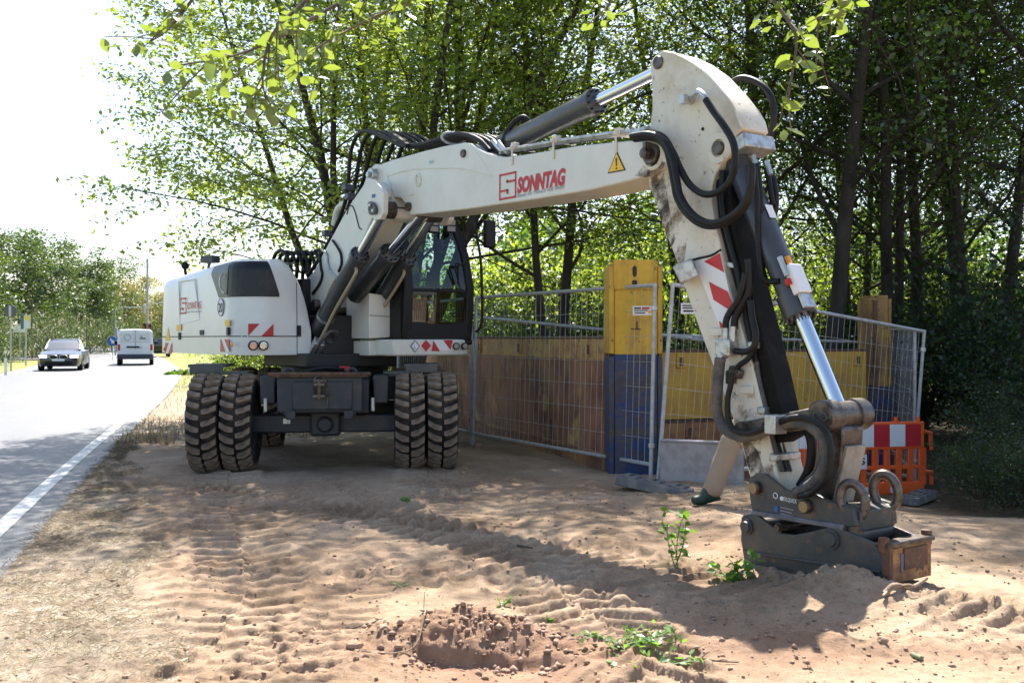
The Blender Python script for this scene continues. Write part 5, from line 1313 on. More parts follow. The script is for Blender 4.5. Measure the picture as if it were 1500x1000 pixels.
# ---- narrow trenching bucket
bw = .215
bo = [(1085.6, 770), (1085.6, 758), (1089, 753.5), (1100, 751), (1110, 755), (1126, 768), (1141.6, 780), (1161, 783.5), (1186, 779), (1205, 774), (1218, 771), (1228, 773), (1240, 778), (1285, 798), (1292, 801.5), (1294, 858), (1244, 858), (1148, 852), (1098, 844), (1090, 822), (1085, 790)]
B_O = [np.array(sz(a, b, bw)) for a, b in bo]
BK = MB()
for sg in (1, -1): BK.prism([U(s, sg * bw, z) for s, z in B_O], [U(s, sg * (bw - .03), z) for s, z in B_O])
fs1 = B_O[14][0]; zlo = B_O[15][1]; zhi = B_O[14][1]; s0b = B_O[0][0]
BK.box(U((s0b + fs1) / 2, 0, zlo + .015), (fs1 - s0b, 2 * bw - .055, .03), UAX)
BK.box(U(s0b + .03, 0, (B_O[0][1] + zlo) / 2 + .0), (.03, 2 * bw - .055, B_O[0][1] - zlo - .02), UAX)
BK.box(U(fs1 - .015, 0, (zlo + zhi) / 2), (.03, 2 * bw - .055, zhi - zlo - .004), UAX)
BKT = BK.build('bucket', M['steel'], EX, bevel=.006)
for px, py, rr in ((1095, 771, .05), (1218, 789, .06), (1142, 772, .03)):
    s, z = sz(px, py, bw); q = MB(); pinr(q, s, z, -bw - .02, bw + .03, rr * .75, 18); q.lathe([(0, rr), (.014, rr), (.014, rr * .7)], U(s, bw, z), R3, 18); q.build('bucket_pin', M['pin'] if rr < .05 else M['steel'], BKT, smooth=40)
rb = MB(); plate(rb, [(1090, 805), (1190, 821), (1290, 835), (1290, 838), (1190, 824), (1090, 808)], bw, bw + .014, bw); rb.build('stiffener_bar', M['steel'], BKT, bevel=.003)
rb = MB(); plate(rb, [(1092, 826), (1150, 836), (1250, 852), (1292, 850), (1293, 859), (1244, 862), (1148, 856), (1098, 846)], bw, bw + .006, bw); rb.build('rusty_cutting_edge', M['rust'], BKT, bevel=.002)
fr_s = fs1 + .004
def fq(x0, x1, y0, y1, d0, d1):      # a patch of the front plate in plate coordinates 0..1
    W = 2 * bw; h = zhi - zlo
    return [U(fr_s + d, bw - W * x, zlo + h * y) for d in (d0, d1) for x, y in ((x0, y0), (x1, y0), (x1, y1), (x0, y1))]
def fpanel(name, x0, x1, y0, y1, m, d1):
    v = fq(x0, x1, y0, y1, 0, d1); return MB().prism(v[:4], v[4:]).build(name, m, BKT, bevel=.004)
fpanel('wear_plate', .02, .98, .03, .97, mat('yellow_rust_plate', (.38, .21, .07), .6, var=(.17, .075, .04), vs=6, vamt=(.40, .54), spots=(.06, .03, .02), ss=12, samt=(.56, .62), bump=.2), .03)
fpanel('rusty_patch', .34, .86, .36, .92, M['rust'], .042)
fpanel('blue_smear', .28, .345, .30, .80, mat('blue_grey_scuff', (.10, .12, .20), .5, var=(.2, .12, .06), vs=12), .036)
fpanel('front_edge', -.02, .06, -.02, 1.04, M['rust'], .05)
tl = MB().box(U(fr_s - .0, 0, zhi + .012), (.09, 2 * bw + .02, .03), UAX); tl.build('lip_bar', M['pin'], BKT, bevel=.008)
for sg in (1, -1):
    MB().cyl(U(fr_s + .0, sg * (bw - .01), zhi - .03), U(fr_s, sg * (bw - .01), zhi + .055), .030, 12).build('lip_pin', M['rust'], BKT, bevel=.005)
ct = MB(); ct.cyl(U(e0s + .02, -.18, e1z - .05), U(e0s + .02, .18, e1z - .05), .055, 18); ct.build('cross_tube', M['steel'], BKT)

# ---- hose bundles behind the hood and over the hinge
for i in range(7):
    x0 = 398 + i * 9
    hose('hydraulic_hose', [at(x0, 408, .15 - .05 * i), at(x0 + 3, 378, .15 - .05 * i), at(x0 + 12, 367 + (i % 3) * 2, .15 - .05 * i), at(x0 + 22, 374, .13 - .05 * i), at(x0 + 30, 398, .1 - .05 * i)], .024, M['hose'], EX, 8)
for i in range(6):
    r = .13 - .06 * i; dx = -r * 0
    hose('hydraulic_hose', [U(*(lambda q: (q[0], r, q[1]))(sz(a + 0, b, .05))) for a, b in ((462 + i * 2, 402), (482 + i * 2, 370), (500, 335), (514, 300), (520 + i * 4, 262), (523 + i * 7, 225), (533 + i * 7, 200), (548 + i * 6, 193), (574 + i * 5, 203), (600 + i * 2, 214), (630, 212), (660, 203), (686 + i * 3, 198), (712 + i * 3, 206), (728, 222))], .023, M['hose'], EX, 8, 5)
hb = MB()
for i in range(5):
    r = .16 - .08 * i; a, b = at(572, 196, r), at(598, 212, r); hb.prism([a + R3 * .035 - Z3 * .02, a - R3 * .035 - Z3 * .02, b - R3 * .035 - Z3 * .03, b + R3 * .035 - Z3 * .03], [a + R3 * .03 + Z3 * .03, a - R3 * .03 + Z3 * .03, b - R3 * .03 + Z3 * .01, b + R3 * .03 + Z3 * .01])
hb.build('hose_guide', M['black'], EX, bevel=.006)
MB().torus(at(664, 203, .08), R3, Z3, .13, .055, .014, 20, 8).build('hose_strap', M['galv'], EX)
for px, py in ((728, 214), (736, 216)):
    MB().tube([at(px - 6, py - 8, .14), at(px, py, .15), at(px + 8, py + 8, .16)], .02, 8).build('hose_fitting', M['zinc'], BOOM)
for px, py in ((514, 288), (480, 342), (510, 275)):
    MB().box(at(px, py, .18), (.10, .12, .07), UAX).build('hose_clamp', M['grey'], bbo, bevel=.01)
hose('white_pipe', [at(490, 330, -.1), at(494, 310, -.1), at(502, 300, -.1), at(510, 298, -.05)], .045, M['white'], bbo, 10)
hose('hydraulic_hose', [at(a, b, .215) for a, b in ((487, 352), (494, 362), (499, 372), (500, 386), (496, 398))], .014, M['hose'], bbo, 8)
hose('steel_pipe', [at(a, b, .215) for a, b in ((472, 366), (478, 372), (480, 386), (484, 397), (494, 409))], .014, M['zinc'], bbo, 8)
hose('hydraulic_hose', [at(a, b, .215) for a, b in ((468, 372), (470, 392), (472, 402), (468, 416), (458, 430))], .016, M['hose'], bbo, 8)
hose('grease_line', [at(a, b, .205) for a, b in ((508, 314), (511, 303), (516, 302), (521, 314), (526, 333), (530, 336))], .006, M['black'], bbo, 6)
MB().lathe([(-.03, 0), (-.03, .06), (.05, .055), (.07, .03), (.07, 0)], at(465, 450, .2), F3, 18).build('horn', M['black'], EX)
# clutter on the carriage under the deck
cl = MB(); cl.tube(smooth_path([K(-.25, .1, 1.06), K(-.05, .0, 1.10), K(.15, .05, 1.08), K(.3, .1, 1.11)], 4), .022, 8); cl.tube(smooth_path([K(-.3, -.05, 1.05), K(0, -.1, 1.11), K(.2, -.1, 1.09)], 4), .018, 8); cl.build('hose', M['hose'], EX)
MB().box(K(.20, -.05, 1.10), (.12, .1, .05), CAX).build('red_cap', M['red'], EX, bevel=.01)
# ------------------------------------------------------------------ trench shoring, fences, barrier
def gz1(x, y): return float(ground_z(np.array([float(x)]), np.array([float(y)]), False)[0])
def wallbox(mb, p, q, z0, z1, th, side=1, mi=0):     # upright slab between two ground points
    p, q = np.array(p, float), np.array(q, float); d = nrm(q - p); n = np.array([-d[1], d[0]]) * th * side
    A = [(*p, z0), (*q, z0), (*(q + n), z0), (*(p + n), z0)]; B = [(x, y, z1) for x, y, _ in A]
    return mb.prism(A, B, mi)
def shoring_panel(label, p, q, z0, z1, m_low, m_top, ztop, pockets, side=1, ribs=(), group=None):
    p, q = np.array(p, float), np.array(q, float); d = nrm(q - p); n = np.array([-d[1], d[0]]) * side
    root = thing('trench_shoring', (*(p + q) / 2, z0), label, 'trench panel', group)
    wallbox(MB(), p, q, z0, ztop, .10, side).build('panel_plate', m_low, root, bevel=.006)
    if m_top: wallbox(MB(), p, q, ztop, z1, .10, side).build('panel_band', m_top, root, bevel=.006)
    wallbox(MB(), p - n * .004, q - n * .004, z1 - .03, z1 + .006, .112, side).build('top_edge', M['rust'], root, bevel=.004)
    ax = [np.array([*d, 0]), np.array([*n, 0]), Z3]
    for t in pockets:
        c = p + (q - p) * t
        b = MB(); b.box((*(c - n * .012), z1 - .13), (.13, .035, .20), ax); b.build('lifting_pocket', m_top or m_low, root, bevel=.006)
        MB().box((*(c - n * .031), z1 - .15), (.05, .012, .11), ax).build('pocket_slot', M['rust'], root)
    for z in ribs: MB().box((*((p + q) / 2 - n * .008), z), (np.hypot(*(q - p)) - .03, .022, .05), ax).build('rib', m_low, root, bevel=.005)
    return root
pl, pr = np.array([-.64, 15.6]), np.array([1.0, 10.86])
d_ = nrm(pr - pl)
shoring_panel('long rust brown trench panel with a faded yellow band beside the wheels', pl, pr, -.06, 1.455, M['rustpanel'], M['rustyellow'], 1.19, (.1, .46, .93), side=1, ribs=(.16,))
shoring_panel('rusty trench panel continuing behind the right pair of wheels', pl - d_ * 2.9, pl - d_ * .04, -.06, 1.43, M['rustpanel'], M['rustyellow'], 1.16, (.3, .7), side=1, ribs=(.16,))
fl_, fr_ = np.array([1.95, 12.9]), np.array([5.02, 14.1])
shoring_panel('clean yellow upper trench panel across the pit behind the stick', fl_, fr_, .38, 1.28, M['yellow'], None, 1.28, (.08, .95), side=1)
shoring_panel('rusty orange lower trench panel below the yellow one', fl_, fr_, -.7, .36, mat('rusty_orange_panel', (.40, .20, .07), .7, var=(.25, .11, .05), vs=4, vamt=(.42, .62), bump=.1), None, .36, (.12,), side=1)
# slide rail posts
def slide_rail(label, c, yaw, w, dep, z0, z1, zs, cap=True):
    root = thing('slide_rail_post', (c[0], c[1], z0), label, 'trench post'); ax = [np.array([math.cos(yaw), math.sin(yaw), 0]), np.array([-math.sin(yaw), math.cos(yaw), 0]), Z3]
    def bx(x0, x1, y0, y1, za, zb, m, name, bev=.006):
        cc = np.array([*c, 0]) + ax[0] * (x0 + x1) / 2 + ax[1] * (y0 + y1) / 2 + Z3 * (za + zb) / 2
        return MB().box(cc, (x1 - x0, y1 - y0, zb - za), ax).build(name, m, root, bevel=bev)
    for za, zb, m, nm in ((z0, zs, M['bluepost'], 'blue_section'), (zs, z1, M['yellowpost'], 'yellow_section')):
        o = bx(-w / 2 + .06, w / 2 - .02, .0, dep, za, zb, m, nm)
        for x0, x1 in ((-w / 2, -w / 2 + .055), (w / 2 - .018, w / 2 + .03)):
            cc = np.array([*c, 0]) + ax[0] * (x0 + x1) / 2 + ax[1] * (dep / 2 - .0) + Z3 * ((za + zb) / 2 - .02)
            MB().box(cc, (x1 - x0, dep + .03, zb - za - (.06 if nm[0] == 'y' else 0)), ax).build('flange', m, o, bevel=.008)
    if cap:
        k = bx(-w / 2 + .05, w / 2 - .06, -.025, -.002, z1 - .30, z1 + .012, M['yellowpost'], 'head_plate')
        def dot(x, z, sx, sz_): 
            cc = np.array([*c, 0]) + ax[0] * x + ax[1] * -.029 + Z3 * z
            return MB().lathe([(-.002, 0), (-.002, 1), (.003, 1), (.003, 0)], (0, 0, 0), (0, 1, 0), 16)
        for x, z, a, b in ((.0, z1 - .11, .024, .06), (.0, z1 - .23, .028, .028)):
            cc = np.array([*c, 0]) + ax[0] * x + ax[1] * -.0275 + Z3 * z
            MB().add([cc + ax[0] * a * math.cos(t) + Z3 * b * math.copysign(abs(math.sin(t)) ** .6, math.sin(t)) for t in np.linspace(0, 6.283, 21)[:-1]], [tuple(range(20))]).build('slot_hole', M['dark'], k, flat=True)
        cc = np.array([*c, 0]) + Z3 * (z1 - .72)
        MB().box(cc + ax[0] * .02 - ax[1] * .004, (.11, .006, .012), ax).build('weld_mark', M['rust'], root); MB().box(cc + ax[0] * .03 + Z3 * .04 - ax[1] * .004, (.012, .006, .08), ax).build('weld_mark', M['rust'], root)
    return root
slide_rail('tall trench post painted yellow above and blue below left of the stick', (1.295, 10.55), .06, .54, .36, -.15, 2.25, 1.26)
slide_rail('weathered yellow trench post with rusty groove at the far right end of the pit', (5.27, 14.2), .22, .25, .40, -.75, 2.05, .75, cap=False)
x_ = MB().box((5.15, 14.12, 1.35), (.05, .06, 1.25)).build('rust_groove', M['rust'], bpy.data.objects['slide_rail_post.001'])
for o_ in bpy.data.objects['slide_rail_post.001'].children:
    for q_ in [o_] + list(o_.children):
        if q_.data.materials[0] == M['yellowpost']: q_.data.materials[0] = M['oldyellow']
# pale grey plate lying against the pit edge
gp = MB(); wallbox(gp, (1.48, 9.98), (2.24, 9.66), -.10, .40, .09, 1); wallbox(gp, (1.48, 9.965), (2.24, 9.645), .395, .42, .11, 1)
tag(gp.build('concrete_slab', M['concrete'], None, bevel=.012), 'pale grey concrete slab standing on edge behind the walking legs', 'slab')
# mobile fence panels
def fence(label, a, b, za, zb, lean=(0, 0), h=2.0, sticker=None, step=.105, group='mobile mesh fence panels'):
    a, b = np.array([*a, za]), np.array([*b, zb]); root = thing('mesh_fence', a, label, 'fence', group)
    up = np.array([lean[0], lean[1], 1.]); T = h
    MB().tube([a, a + up * T], .021, 10).build('post', M['galv'], root); MB().tube([b, b + up * T], .021, 10).build('post', M['galv'], root)
    MB().tube([a + up * (T - .02), b + up * (T - .02)], .021, 10).build('rail', M['galv'], root); MB().tube([a + up * .16, b + up * .16], .021, 10).build('rail', M['galv'], root)
    m = MB(); L = np.linalg.norm(b - a); d = (b - a) / L; n = int(L / step); R = random.Random(int(L * 1000))
    for i in range(1, n):
        p = a + d * (L * i / n); m.tube([p + up * .16, p + up * (T * .55) + d * R.gauss(0, .004), p + up * (T - .02)], .0021, 4, cap=False)
    for j in range(1, 7):
        z = .16 + (T - .18) * j / 7; m.tube([a + up * z, a + (b - a) * .5 + up * (z - .008), b + up * z], .0024, 4, cap=False)
    w = m.build('wire_mesh', M['galv'], root); w['kind'] = 'stuff'
    for q, z in ((b, 1.75), (b, .35)): MB().box(q + up * z + d * .0, (.06, .05, .05)).build('clamp', M['zinc'], root, bevel=.006)
    return root
fa, fb2 = spot(693, 652, 13.35), spot(953, 703, 10.12)
f1 = fence('mesh fence panel standing before the rusty trench panel', fa[:2], fb2[:2], fa[2], fb2[2], (.022, 0))
fc, fd = spot(964, 704, 10.05), (5.05, 12.55)
f2 = fence('leaning mesh fence panel running behind the stick to the right', fc[:2], fd, fc[2], -.46, (.075, 0))
fence('mesh fence panel going back from the right fence corner', (5.1, 12.6), (6.0, 16.0), -.44, -.4)
fence('mesh fence panel hidden mostly behind the right pair of wheels', spot(690, 640, 13.45)[:2] + np.array([-.0, .05]), (-1.9, 16.6), 0, 0)
def sign_plate(name, c, w, h, d, parent, bits):
    u = np.array([*nrm(d), 0]); n = np.array([u[1], -u[0], 0]); 
    o = MB().box(c, (w, .004, h), [u, n, Z3]).build(name, M['whitefilm'], parent)
    for x, y, ww, hh, m in bits:
        cc = np.asarray(c) + u * x + Z3 * y + n * .004; MB().add([cc + u * i * ww / 2 + Z3 * j * hh / 2 for i, j in ((-1, -1), (1, -1), (1, 1), (-1, 1))], [(0, 1, 2, 3)]).build('print', M[m], o, flat=True)
    return o
dF = nrm((fb2 - fa)[:2])
c = spot(941, 455, 10.2) + np.array([0, -.04, 0])
sign_plate('sign_plate', c, .21, .095, (1, -.35), f1, [(-.055, .025, .07, .018, 'blackprint'), (.03, .025, .08, .022, 'logo'), (-.02, .0, .14, .018, 'greyprint'), (-.03, -.025, .11, .012, 'blackprint'), (.075, -.015, .04, .03, 'orange')])
c = spot(1008, 452, 10.1) + np.array([0, -.04, 0])
sign_plate('sign_plate', c, .17, .11, (1, .2), f2, [(-.02, .03, .10, .014, 'blackprint'), (-.01, .005, .12, .014, 'blackprint'), (0, -.025, .12, .018, 'blackprint')])
# feet of the fence
def fence_foot(label, c, yaw, tilt):
    ax = [np.array([math.cos(yaw) * math.cos(tilt), math.sin(yaw) * math.cos(tilt), math.sin(tilt)]), None, None]
    ax[1] = np.array([-math.sin(yaw), math.cos(yaw), 0]); ax[2] = np.cross(ax[0], ax[1]); root = thing('ballast_block', c, label, 'fence foot')
    O = [(-.38, -.06), (-.36, -.115), (.36, -.115), (.38, -.06), (.38, .06), (.36, .115), (-.36, .115), (-.38, .06)]
    P = lambda x, y, z: np.asarray(c) + ax[0] * x + ax[1] * y + ax[2] * z
    MB().prism([P(x, y, 0) for x, y in O], [P(x * .97, y * .92, .085) for x, y in O]).build('block', M['foot'], root, bevel=.01)
    for x in (-.24, 0, .24):
        MB().box(P(x, 0, .092), (.15, .16, .022), ax).build('raised_pad', M['foot'], root, bevel=.006)
        for y in (-.03, .03): MB().cyl(P(x, y, .098), P(x, y, .106), .022, 12).build('tube_hole', M['dark'], root)
    return root
c = spot(958, 722, 9.35); fence_foot('grey fence foot lying tilted below the blue post', (c[0], c[1], .0), -.55, -.12)
# pole lying across the far side of the pit
p0, p1 = spot(700, 464, 16.0), spot(1110, 506, 12.6)
f4 = fence('mesh fence panel on the far side of the pit above the yellow panel', (2.0, 13.35), (5.1, 14.6), -.5, -.6, (0, 0), 2.0)
pole = MB().tube([p0, p1], .024, 10); tag(pole.build('scaffold_tube', M['galv'], None), 'pale tube spanning above the trench from panel to fence', 'tube')

# ---- plastic safety barrier
def barrier(label, a, b, z0, h, letters=True):
    a, b = np.array([*a, z0]), np.array([*b, z0]); L = np.linalg.norm(b - a); d = (b - a) / L; n = np.array([d[1], -d[0], 0]); ax = [d, n, Z3]
    root = thing('safety_barrier', (a + b) / 2, label, 'barrier', None)
    P = lambda x, z, y=0: a + d * x + Z3 * z + n * y
    def bar(x0, x1, z0_, z1_, th, name, m=M['barrier'], par=root, y=0, bev=.012): return MB().box(P((x0 + x1) / 2, (z0_ + z1_) / 2, y), (x1 - x0, th, z1_ - z0_), ax).build(name, m, par, bevel=bev)
    bar(0.03, L - .03, h * .62, h, .05, 'top_board'); bar(0.03, L - .03, 0.0, h * .17, .05, 'bottom_board'); bar(.03, L - .03, h * .13, h * .30, .046, 'lower_board') if False else None
    ns = int(L / .155)
    for i in range(ns + 1):
        x = .05 + (L - .1) * i / ns; w = .10 if i in (0, ns) else .078
        bar(x - w / 2, x + w / 2, h * .12, h * .63, .042, 'upright')
    bar(.03, L - .03, h * .34, h * .40, .03, 'cross_rib')
    ns2 = 8; tb = L - .16
    for i in range(ns2):
        x0 = .08 + tb * i / ns2; bar(x0 + .002, x0 + tb / ns2 - .002, h * .66, h * .965, .004, 'reflective_sheet', M['red'] if i % 2 else M['whitefilm'], y=.028, bev=0)
    for i in range(ns2):
        x0 = .08 + tb * i / ns2
        if i % 2 == 0 and i not in (2,): bar(x0 + .01, x0 + tb / ns2 - .05, h * .025, h * .11, .004, 'reflective_sheet', M['whitefilm'], y=.028, bev=0)
    for x in (.10, L * .55, L * .78, L - .10): MB().cyl(P(x, h - .005), P(x, h + .055), .024, 10).build('peg', M['barrier'], root, bevel=.004)
    hk = MB(); hk.tube([P(L - .03, h * .86), P(L + .06, h * .84), P(L + .075, h * .60)], [.03, .028, .022], 8); hk.build('hook', M['barrier'], root, bevel=0)
    hk = MB(); hk.tube([P(L - .03, h * .30), P(L + .07, h * .30), P(L + .075, h * .12)], [.03, .028, .022], 8); hk.build('hook', M['barrier'], root)
    if letters:
        s = bar(L * .34, L * .56, h * .36, h * .56, .006, 'name_board', M['whitefilm'], y=.034, bev=0)
        text('lettering', 'els', M['blackprint'], s, P(L * .445, h * .425, .038), d, Z3, .17, .012, 0, thick=.002)
    return root
ba, bb_ = spot(1152, 722, 11.6), spot(1356, 722, 11.9)
barrier('orange red plastic safety barrier with red and white boards behind the bucket', ba[:2], bb_[:2], min(ba[2], bb_[2]) - .0, .86)
# feet under the barrier and rubble
for i, (px, py, d, lab) in enumerate(((1245, 732, 11.4, 'grey barrier foot under the middle of the orange barrier'), (1345, 731, 11.4, 'grey barrier foot under the right end of the orange barrier'))):
    c = spot(px, py, d); fence_foot(lab, (c[0], c[1], c[2] - .02), .9, .0)

# ---- the person walking behind the stick
def person():
    x0, y0 = 1.60, 8.42; z0 = gz1(x0, y0)
    root = thing('person', (x0 + .25, y0, z0), 'person in beige trousers and green boots striding behind the stick', 'person')
    HX = x0 + .50
    def skin(name, verts, edges, radii, m, sub=2):
        vs = np.array(verts); org = vs.mean(0); me = bpy.data.meshes.new(name); me.from_pydata((vs - org).tolist(), edges, []); me.materials.append(m)
        o = bpy.data.objects.new(name, me); COL.objects.link(o)
        md = o.modifiers.new('skin', 'SKIN'); md.use_smooth_shade = True
        if not me.skin_vertices: me.skin_vertices.new()
        sv = me.skin_vertices[0].data
        for i, r in enumerate(radii): sv[i].radius = (r, r) if np.isscalar(r) else r
        sv[0].use_root = True
        sm = o.modifiers.new('sub', 'SUBSURF'); sm.levels = sub; sm.render_levels = sub
        return put(o, org, root)
    Y = y0
    pel = (HX, Y, .93)
    skinm = mat('skin', (.52, .30, .21), .55); trm = mat('beige_work_trousers', (.34, .265, .19), .85, var=(.33, .25, .18), vs=5, bump=.7, bs=9); shm = mat('blue_work_shirt', (.10, .20, .42), .85); bt = mat('dark_green_boot', (.010, .048, .034), .5, var=(.02, .035, .026), vs=14); hr = mat('short_brown_hair', (.07, .045, .03), .8)
    # body: one surface, pelvis - spine - head, arms
    skin('body', [pel, (HX - .02, Y, 1.15), (HX - .05, Y, 1.36), (HX - .07, Y, 1.47), (HX - .09, Y, 1.55), (HX - .11, Y, 1.66), (HX - .12, Y, 1.74),
                  (HX - .06, Y - .17, 1.40), (HX + .04, Y - .21, 1.16), (HX + .0, Y - .20, .93), (HX - .01, Y - .20, .86),
                  (HX - .06, Y + .17, 1.40), (HX + .02, Y + .22, 1.15), (HX + .12, Y + .20, .93), (HX + .14, Y + .19, .87)],
         [(0, 1), (1, 2), (2, 3), (3, 4), (4, 5), (5, 6), (2, 7), (7, 8), (8, 9), (9, 10), (2, 11), (11, 12), (12, 13), (13, 14)],
         [.13, .12, .14, .07, .055, .09, .07, .06, .045, .033, .03, .06, .045, .033, .03], skinm)
    skin('shirt', [(HX, Y, .92), (HX - .02, Y, 1.15), (HX - .05, Y, 1.36), (HX - .065, Y, 1.46), (HX - .06, Y - .17, 1.40), (HX + .05, Y - .21, 1.20), (HX - .06, Y + .17, 1.40), (HX + .01, Y + .22, 1.19)],
         [(0, 1), (1, 2), (2, 3), (2, 4), (4, 5), (2, 6), (6, 7)], [(.16, .13), (.145, .13), (.16, .14), .085, .078, .066, .078, .066], shm)
    # leading leg reaches far to the left, trailing leg pushes off behind the stick
    kx, kz = spot(1062, 655, Y)[0], spot(1062, 655, Y)[2]
    ax_, az_ = spot(1038, 702, Y)[0], spot(1038, 702, Y)[2]
    skin('trousers', [(HX, Y, .93), (HX - .02, Y - .09, .86), (kx + .03, Y - .10, kz + .06), (kx * .72 + ax_ * .28 + .035, Y - .105, kz * .72 + az_ * .28 + .04), (kx * .45 + ax_ * .55 + .025, Y - .108, kz * .45 + az_ * .55 + .01), (kx * .2 + ax_ * .8 + .03, Y - .11, kz * .2 + az_ * .8 - .01), (ax_ + .015, Y - .11, az_ - .06), (ax_ + .0, Y - .11, az_ - .13), (HX + .03, Y + .09, .86), (HX + .12, Y + .10, .50), (HX + .42, Y + .11, .16)],
         [(0, 1), (1, 2), (2, 3), (3, 4), (4, 5), (5, 6), (6, 7), (0, 8), (8, 9), (9, 10)], [.15, .125, .108, .092, .098, .083, .092, .08, .12, .09, .072], trm)
    zf = gz1(ax_, Y)
    def boot(ankle, toe, heel):
        skin('boot', [ankle, (ankle[0] + (heel[0] - ankle[0]) * .3, ankle[1], (ankle[2] + heel[2]) / 2), heel, ((heel[0] + toe[0]) / 2, heel[1], (heel[2] + toe[2]) / 2 + .012), toe], [(0, 1), (1, 2), (1, 3), (3, 4)], [.062, .06, .045, (.055, .05), (.048, .04)], bt)
    boot((ax_ + .01, Y - .11, az_ - .0), (ax_ - .17, Y - .12, zf + .045), (ax_ + .035, Y - .11, zf + .05))
    boot((HX + .44, Y + .11, .17), (HX + .36, Y + .12, zf + .05), (HX + .52, Y + .11, .15))
    # hair and face
    hd = np.array([HX - .115, Y, 1.69])
    MB().lathe([(-.03, 0), (-.03, .098), (.02, .106), (.06, .094), (.09, .06), (.105, 0)], hd + (.015, 0, .0), nrm((.25, 0, 1)), 20).build('hair', hr, root, smooth=80)
    fc_ = MB()
    for sy in (-1, 1):
        MB().lathe([(-.008, 0), (-.004, .010), (.004, .008), (.006, 0)], hd + (-.088, sy * .032, .0), (-1, 0, 0), 8).build('eye', M['blackprint'], root)
        MB().lathe([(-.006, 0), (-.004, .028), (.004, .026), (.006, 0)], hd + (.0, sy * .093, -.01), (0, sy, 0), 10).build('ear', skinm, root)
    MB().tube([hd + (-.088, 0, .01), hd + (-.115, 0, -.03), hd + (-.095, 0, -.04)], [.010, .016, .010], 6).build('nose', skinm, root)
    MB().box(hd + (-.090, 0, -.062), (.01, .045, .010)).build('mouth', mat('lips', (.42, .18, .15), .5), root)
    for wr_, dv in (((HX - .01, Y - .20, .87), (-.12, 0, -1)), ((HX + .14, Y + .19, .88), (.1, 0, -1))):
        w_ = np.array(wr_); dv = nrm(dv); sd = nrm(np.cross(dv, (0, 1, 0)))
        sd = np.array([0, 1., 0]) if abs(dv[2]) > .5 else np.array([0, 1., 0])
        pm = nrm(np.cross(dv, sd))
        h = MB(); h.box(w_ + dv * .05, (.085, .075, .028), [dv, sd, pm])
        ho = h.build('hand', skinm, root, bevel=.011)
        for k_ in range(4):
            b0_ = w_ + dv * .088 + sd * (.028 - .0185 * k_); ln = (.066, .076, .07, .054)[k_]
            MB().tube([b0_, b0_ + dv * ln * .45 + pm * .008, b0_ + dv * ln * .8 + pm * .026, b0_ + dv * ln * .9 + pm * .038], [.0088, .0082, .0076, .006], 7).build('finger', skinm, ho)
        b0_ = w_ + dv * .03 + sd * .036
        MB().tube([b0_, b0_ + dv * .028 + sd * .024 + pm * .008, b0_ + dv * .055 + sd * .026 + pm * .018], [.011, .010, .008], 7).build('thumb', skinm, ho)
    return root
person()

# ---- weeds, cuttings, stones and the root on the sand
def weed_leaf(L, W, mname):
    pr = [(0, 0), (.25, .8), (.5, 1), (.8, .6), (1, 0)]; vs, fs = [], []
    for t, w in pr: vs += [(t * L, 0, -.02 * L * math.sin(t * 3)), (t * L, w * W / 2, .05 * L * w), (t * L, -w * W / 2, .05 * L * w)]
    for i in range(len(pr) - 1): fs += [(3 * i, 3 * i + 1, 3 * i + 4, 3 * i + 3), (3 * i + 2, 3 * i, 3 * i + 3, 3 * i + 5)]
    me = bpy.data.meshes.new('leaf'); me.from_pydata(vs, [], fs); me.materials.append(M[mname]); me.shade_smooth(); return me
wl = [weed_leaf(.055, .036, 'leafW'), weed_leaf(.042, .028, 'leafW')]
def weed(label, px, py, d, h, nst, spread, nl, seed, lean=0, group=None, sc=1):
    R = random.Random(seed); x, y = (px - 750) / FPX * d, d; z = float(ground_z(np.array([x]), np.array([y]))[0]); c = np.array([x, y, z])
    root = thing('weed', c, label, 'weed', group); mb = MB(); sites = []
    for k in range(nst):
        a = R.random() * 6.28; e = np.array([math.cos(a) * spread + lean, math.sin(a) * spread * .8, h * R.uniform(.6, 1.05)])
        P = [c + np.array([R.gauss(0, .015), R.gauss(0, .015), -.01]) + e * t * np.array([1, 1, 1.3 - .3 * t]) for t in (0, .35, .7, 1)]; P = smooth_path(P, 3); mb.tube(P, list(np.linspace(.0035, .0015, len(P))), 4)
        for m in range(nl): sites.append(P[min(len(P) - 1, int((.2 + .8 * (m + R.random()) / nl) * len(P)))])
    mb.build('stem', mat('weed_stem', (.10, .17, .05), .6) if 'weed_stem' not in bpy.data.materials else bpy.data.materials['weed_stem'], root)
    for q in sites:
        o = bpy.data.objects.new('leaf', R.choice(wl)); COL.objects.link(o); o.rotation_euler = (R.gauss(0, .4), R.gauss(-.15, .4), R.uniform(0, 6.28)); o.scale = (sc * R.uniform(.7, 1.25),) * 3
        put(o, q + np.array([R.gauss(0, .008), R.gauss(0, .008), R.gauss(0, .006)]), root)
weed('tall upright green weed growing left of the bucket', 992, 836, 6.13, .34, 5, .07, 16, 1)
weed('low bushy weed against the left end of the bucket', 1068, 853, 5.85, .13, 11, .14, 7, 2)
weed('small weed sprig in front of the bucket ear', 1101, 830, 6.0, .12, 3, .03, 5, 3, sc=1.25)
weed('flattened green weeds beside the dug heap', 915, 960, 4.52, .07, 14, .2, 8, 4, sc=.62)
weed('flattened green weeds at the lower right of the heap', 960, 985, 4.28, .06, 12, .2, 8, 5, sc=.62)
weed('small dark sprig behind the flattened weeds', 990, 950, 4.6, .11, 2, .02, 4, 6)
weed('tiny green sprig behind the crest of the heap', 738, 893, 5.3, .05, 3, .04, 4, 7, sc=.8)
weed('tiny green sprig to the right of the heap crest', 800, 910, 5.05, .05, 3, .04, 4, 8, sc=.8)
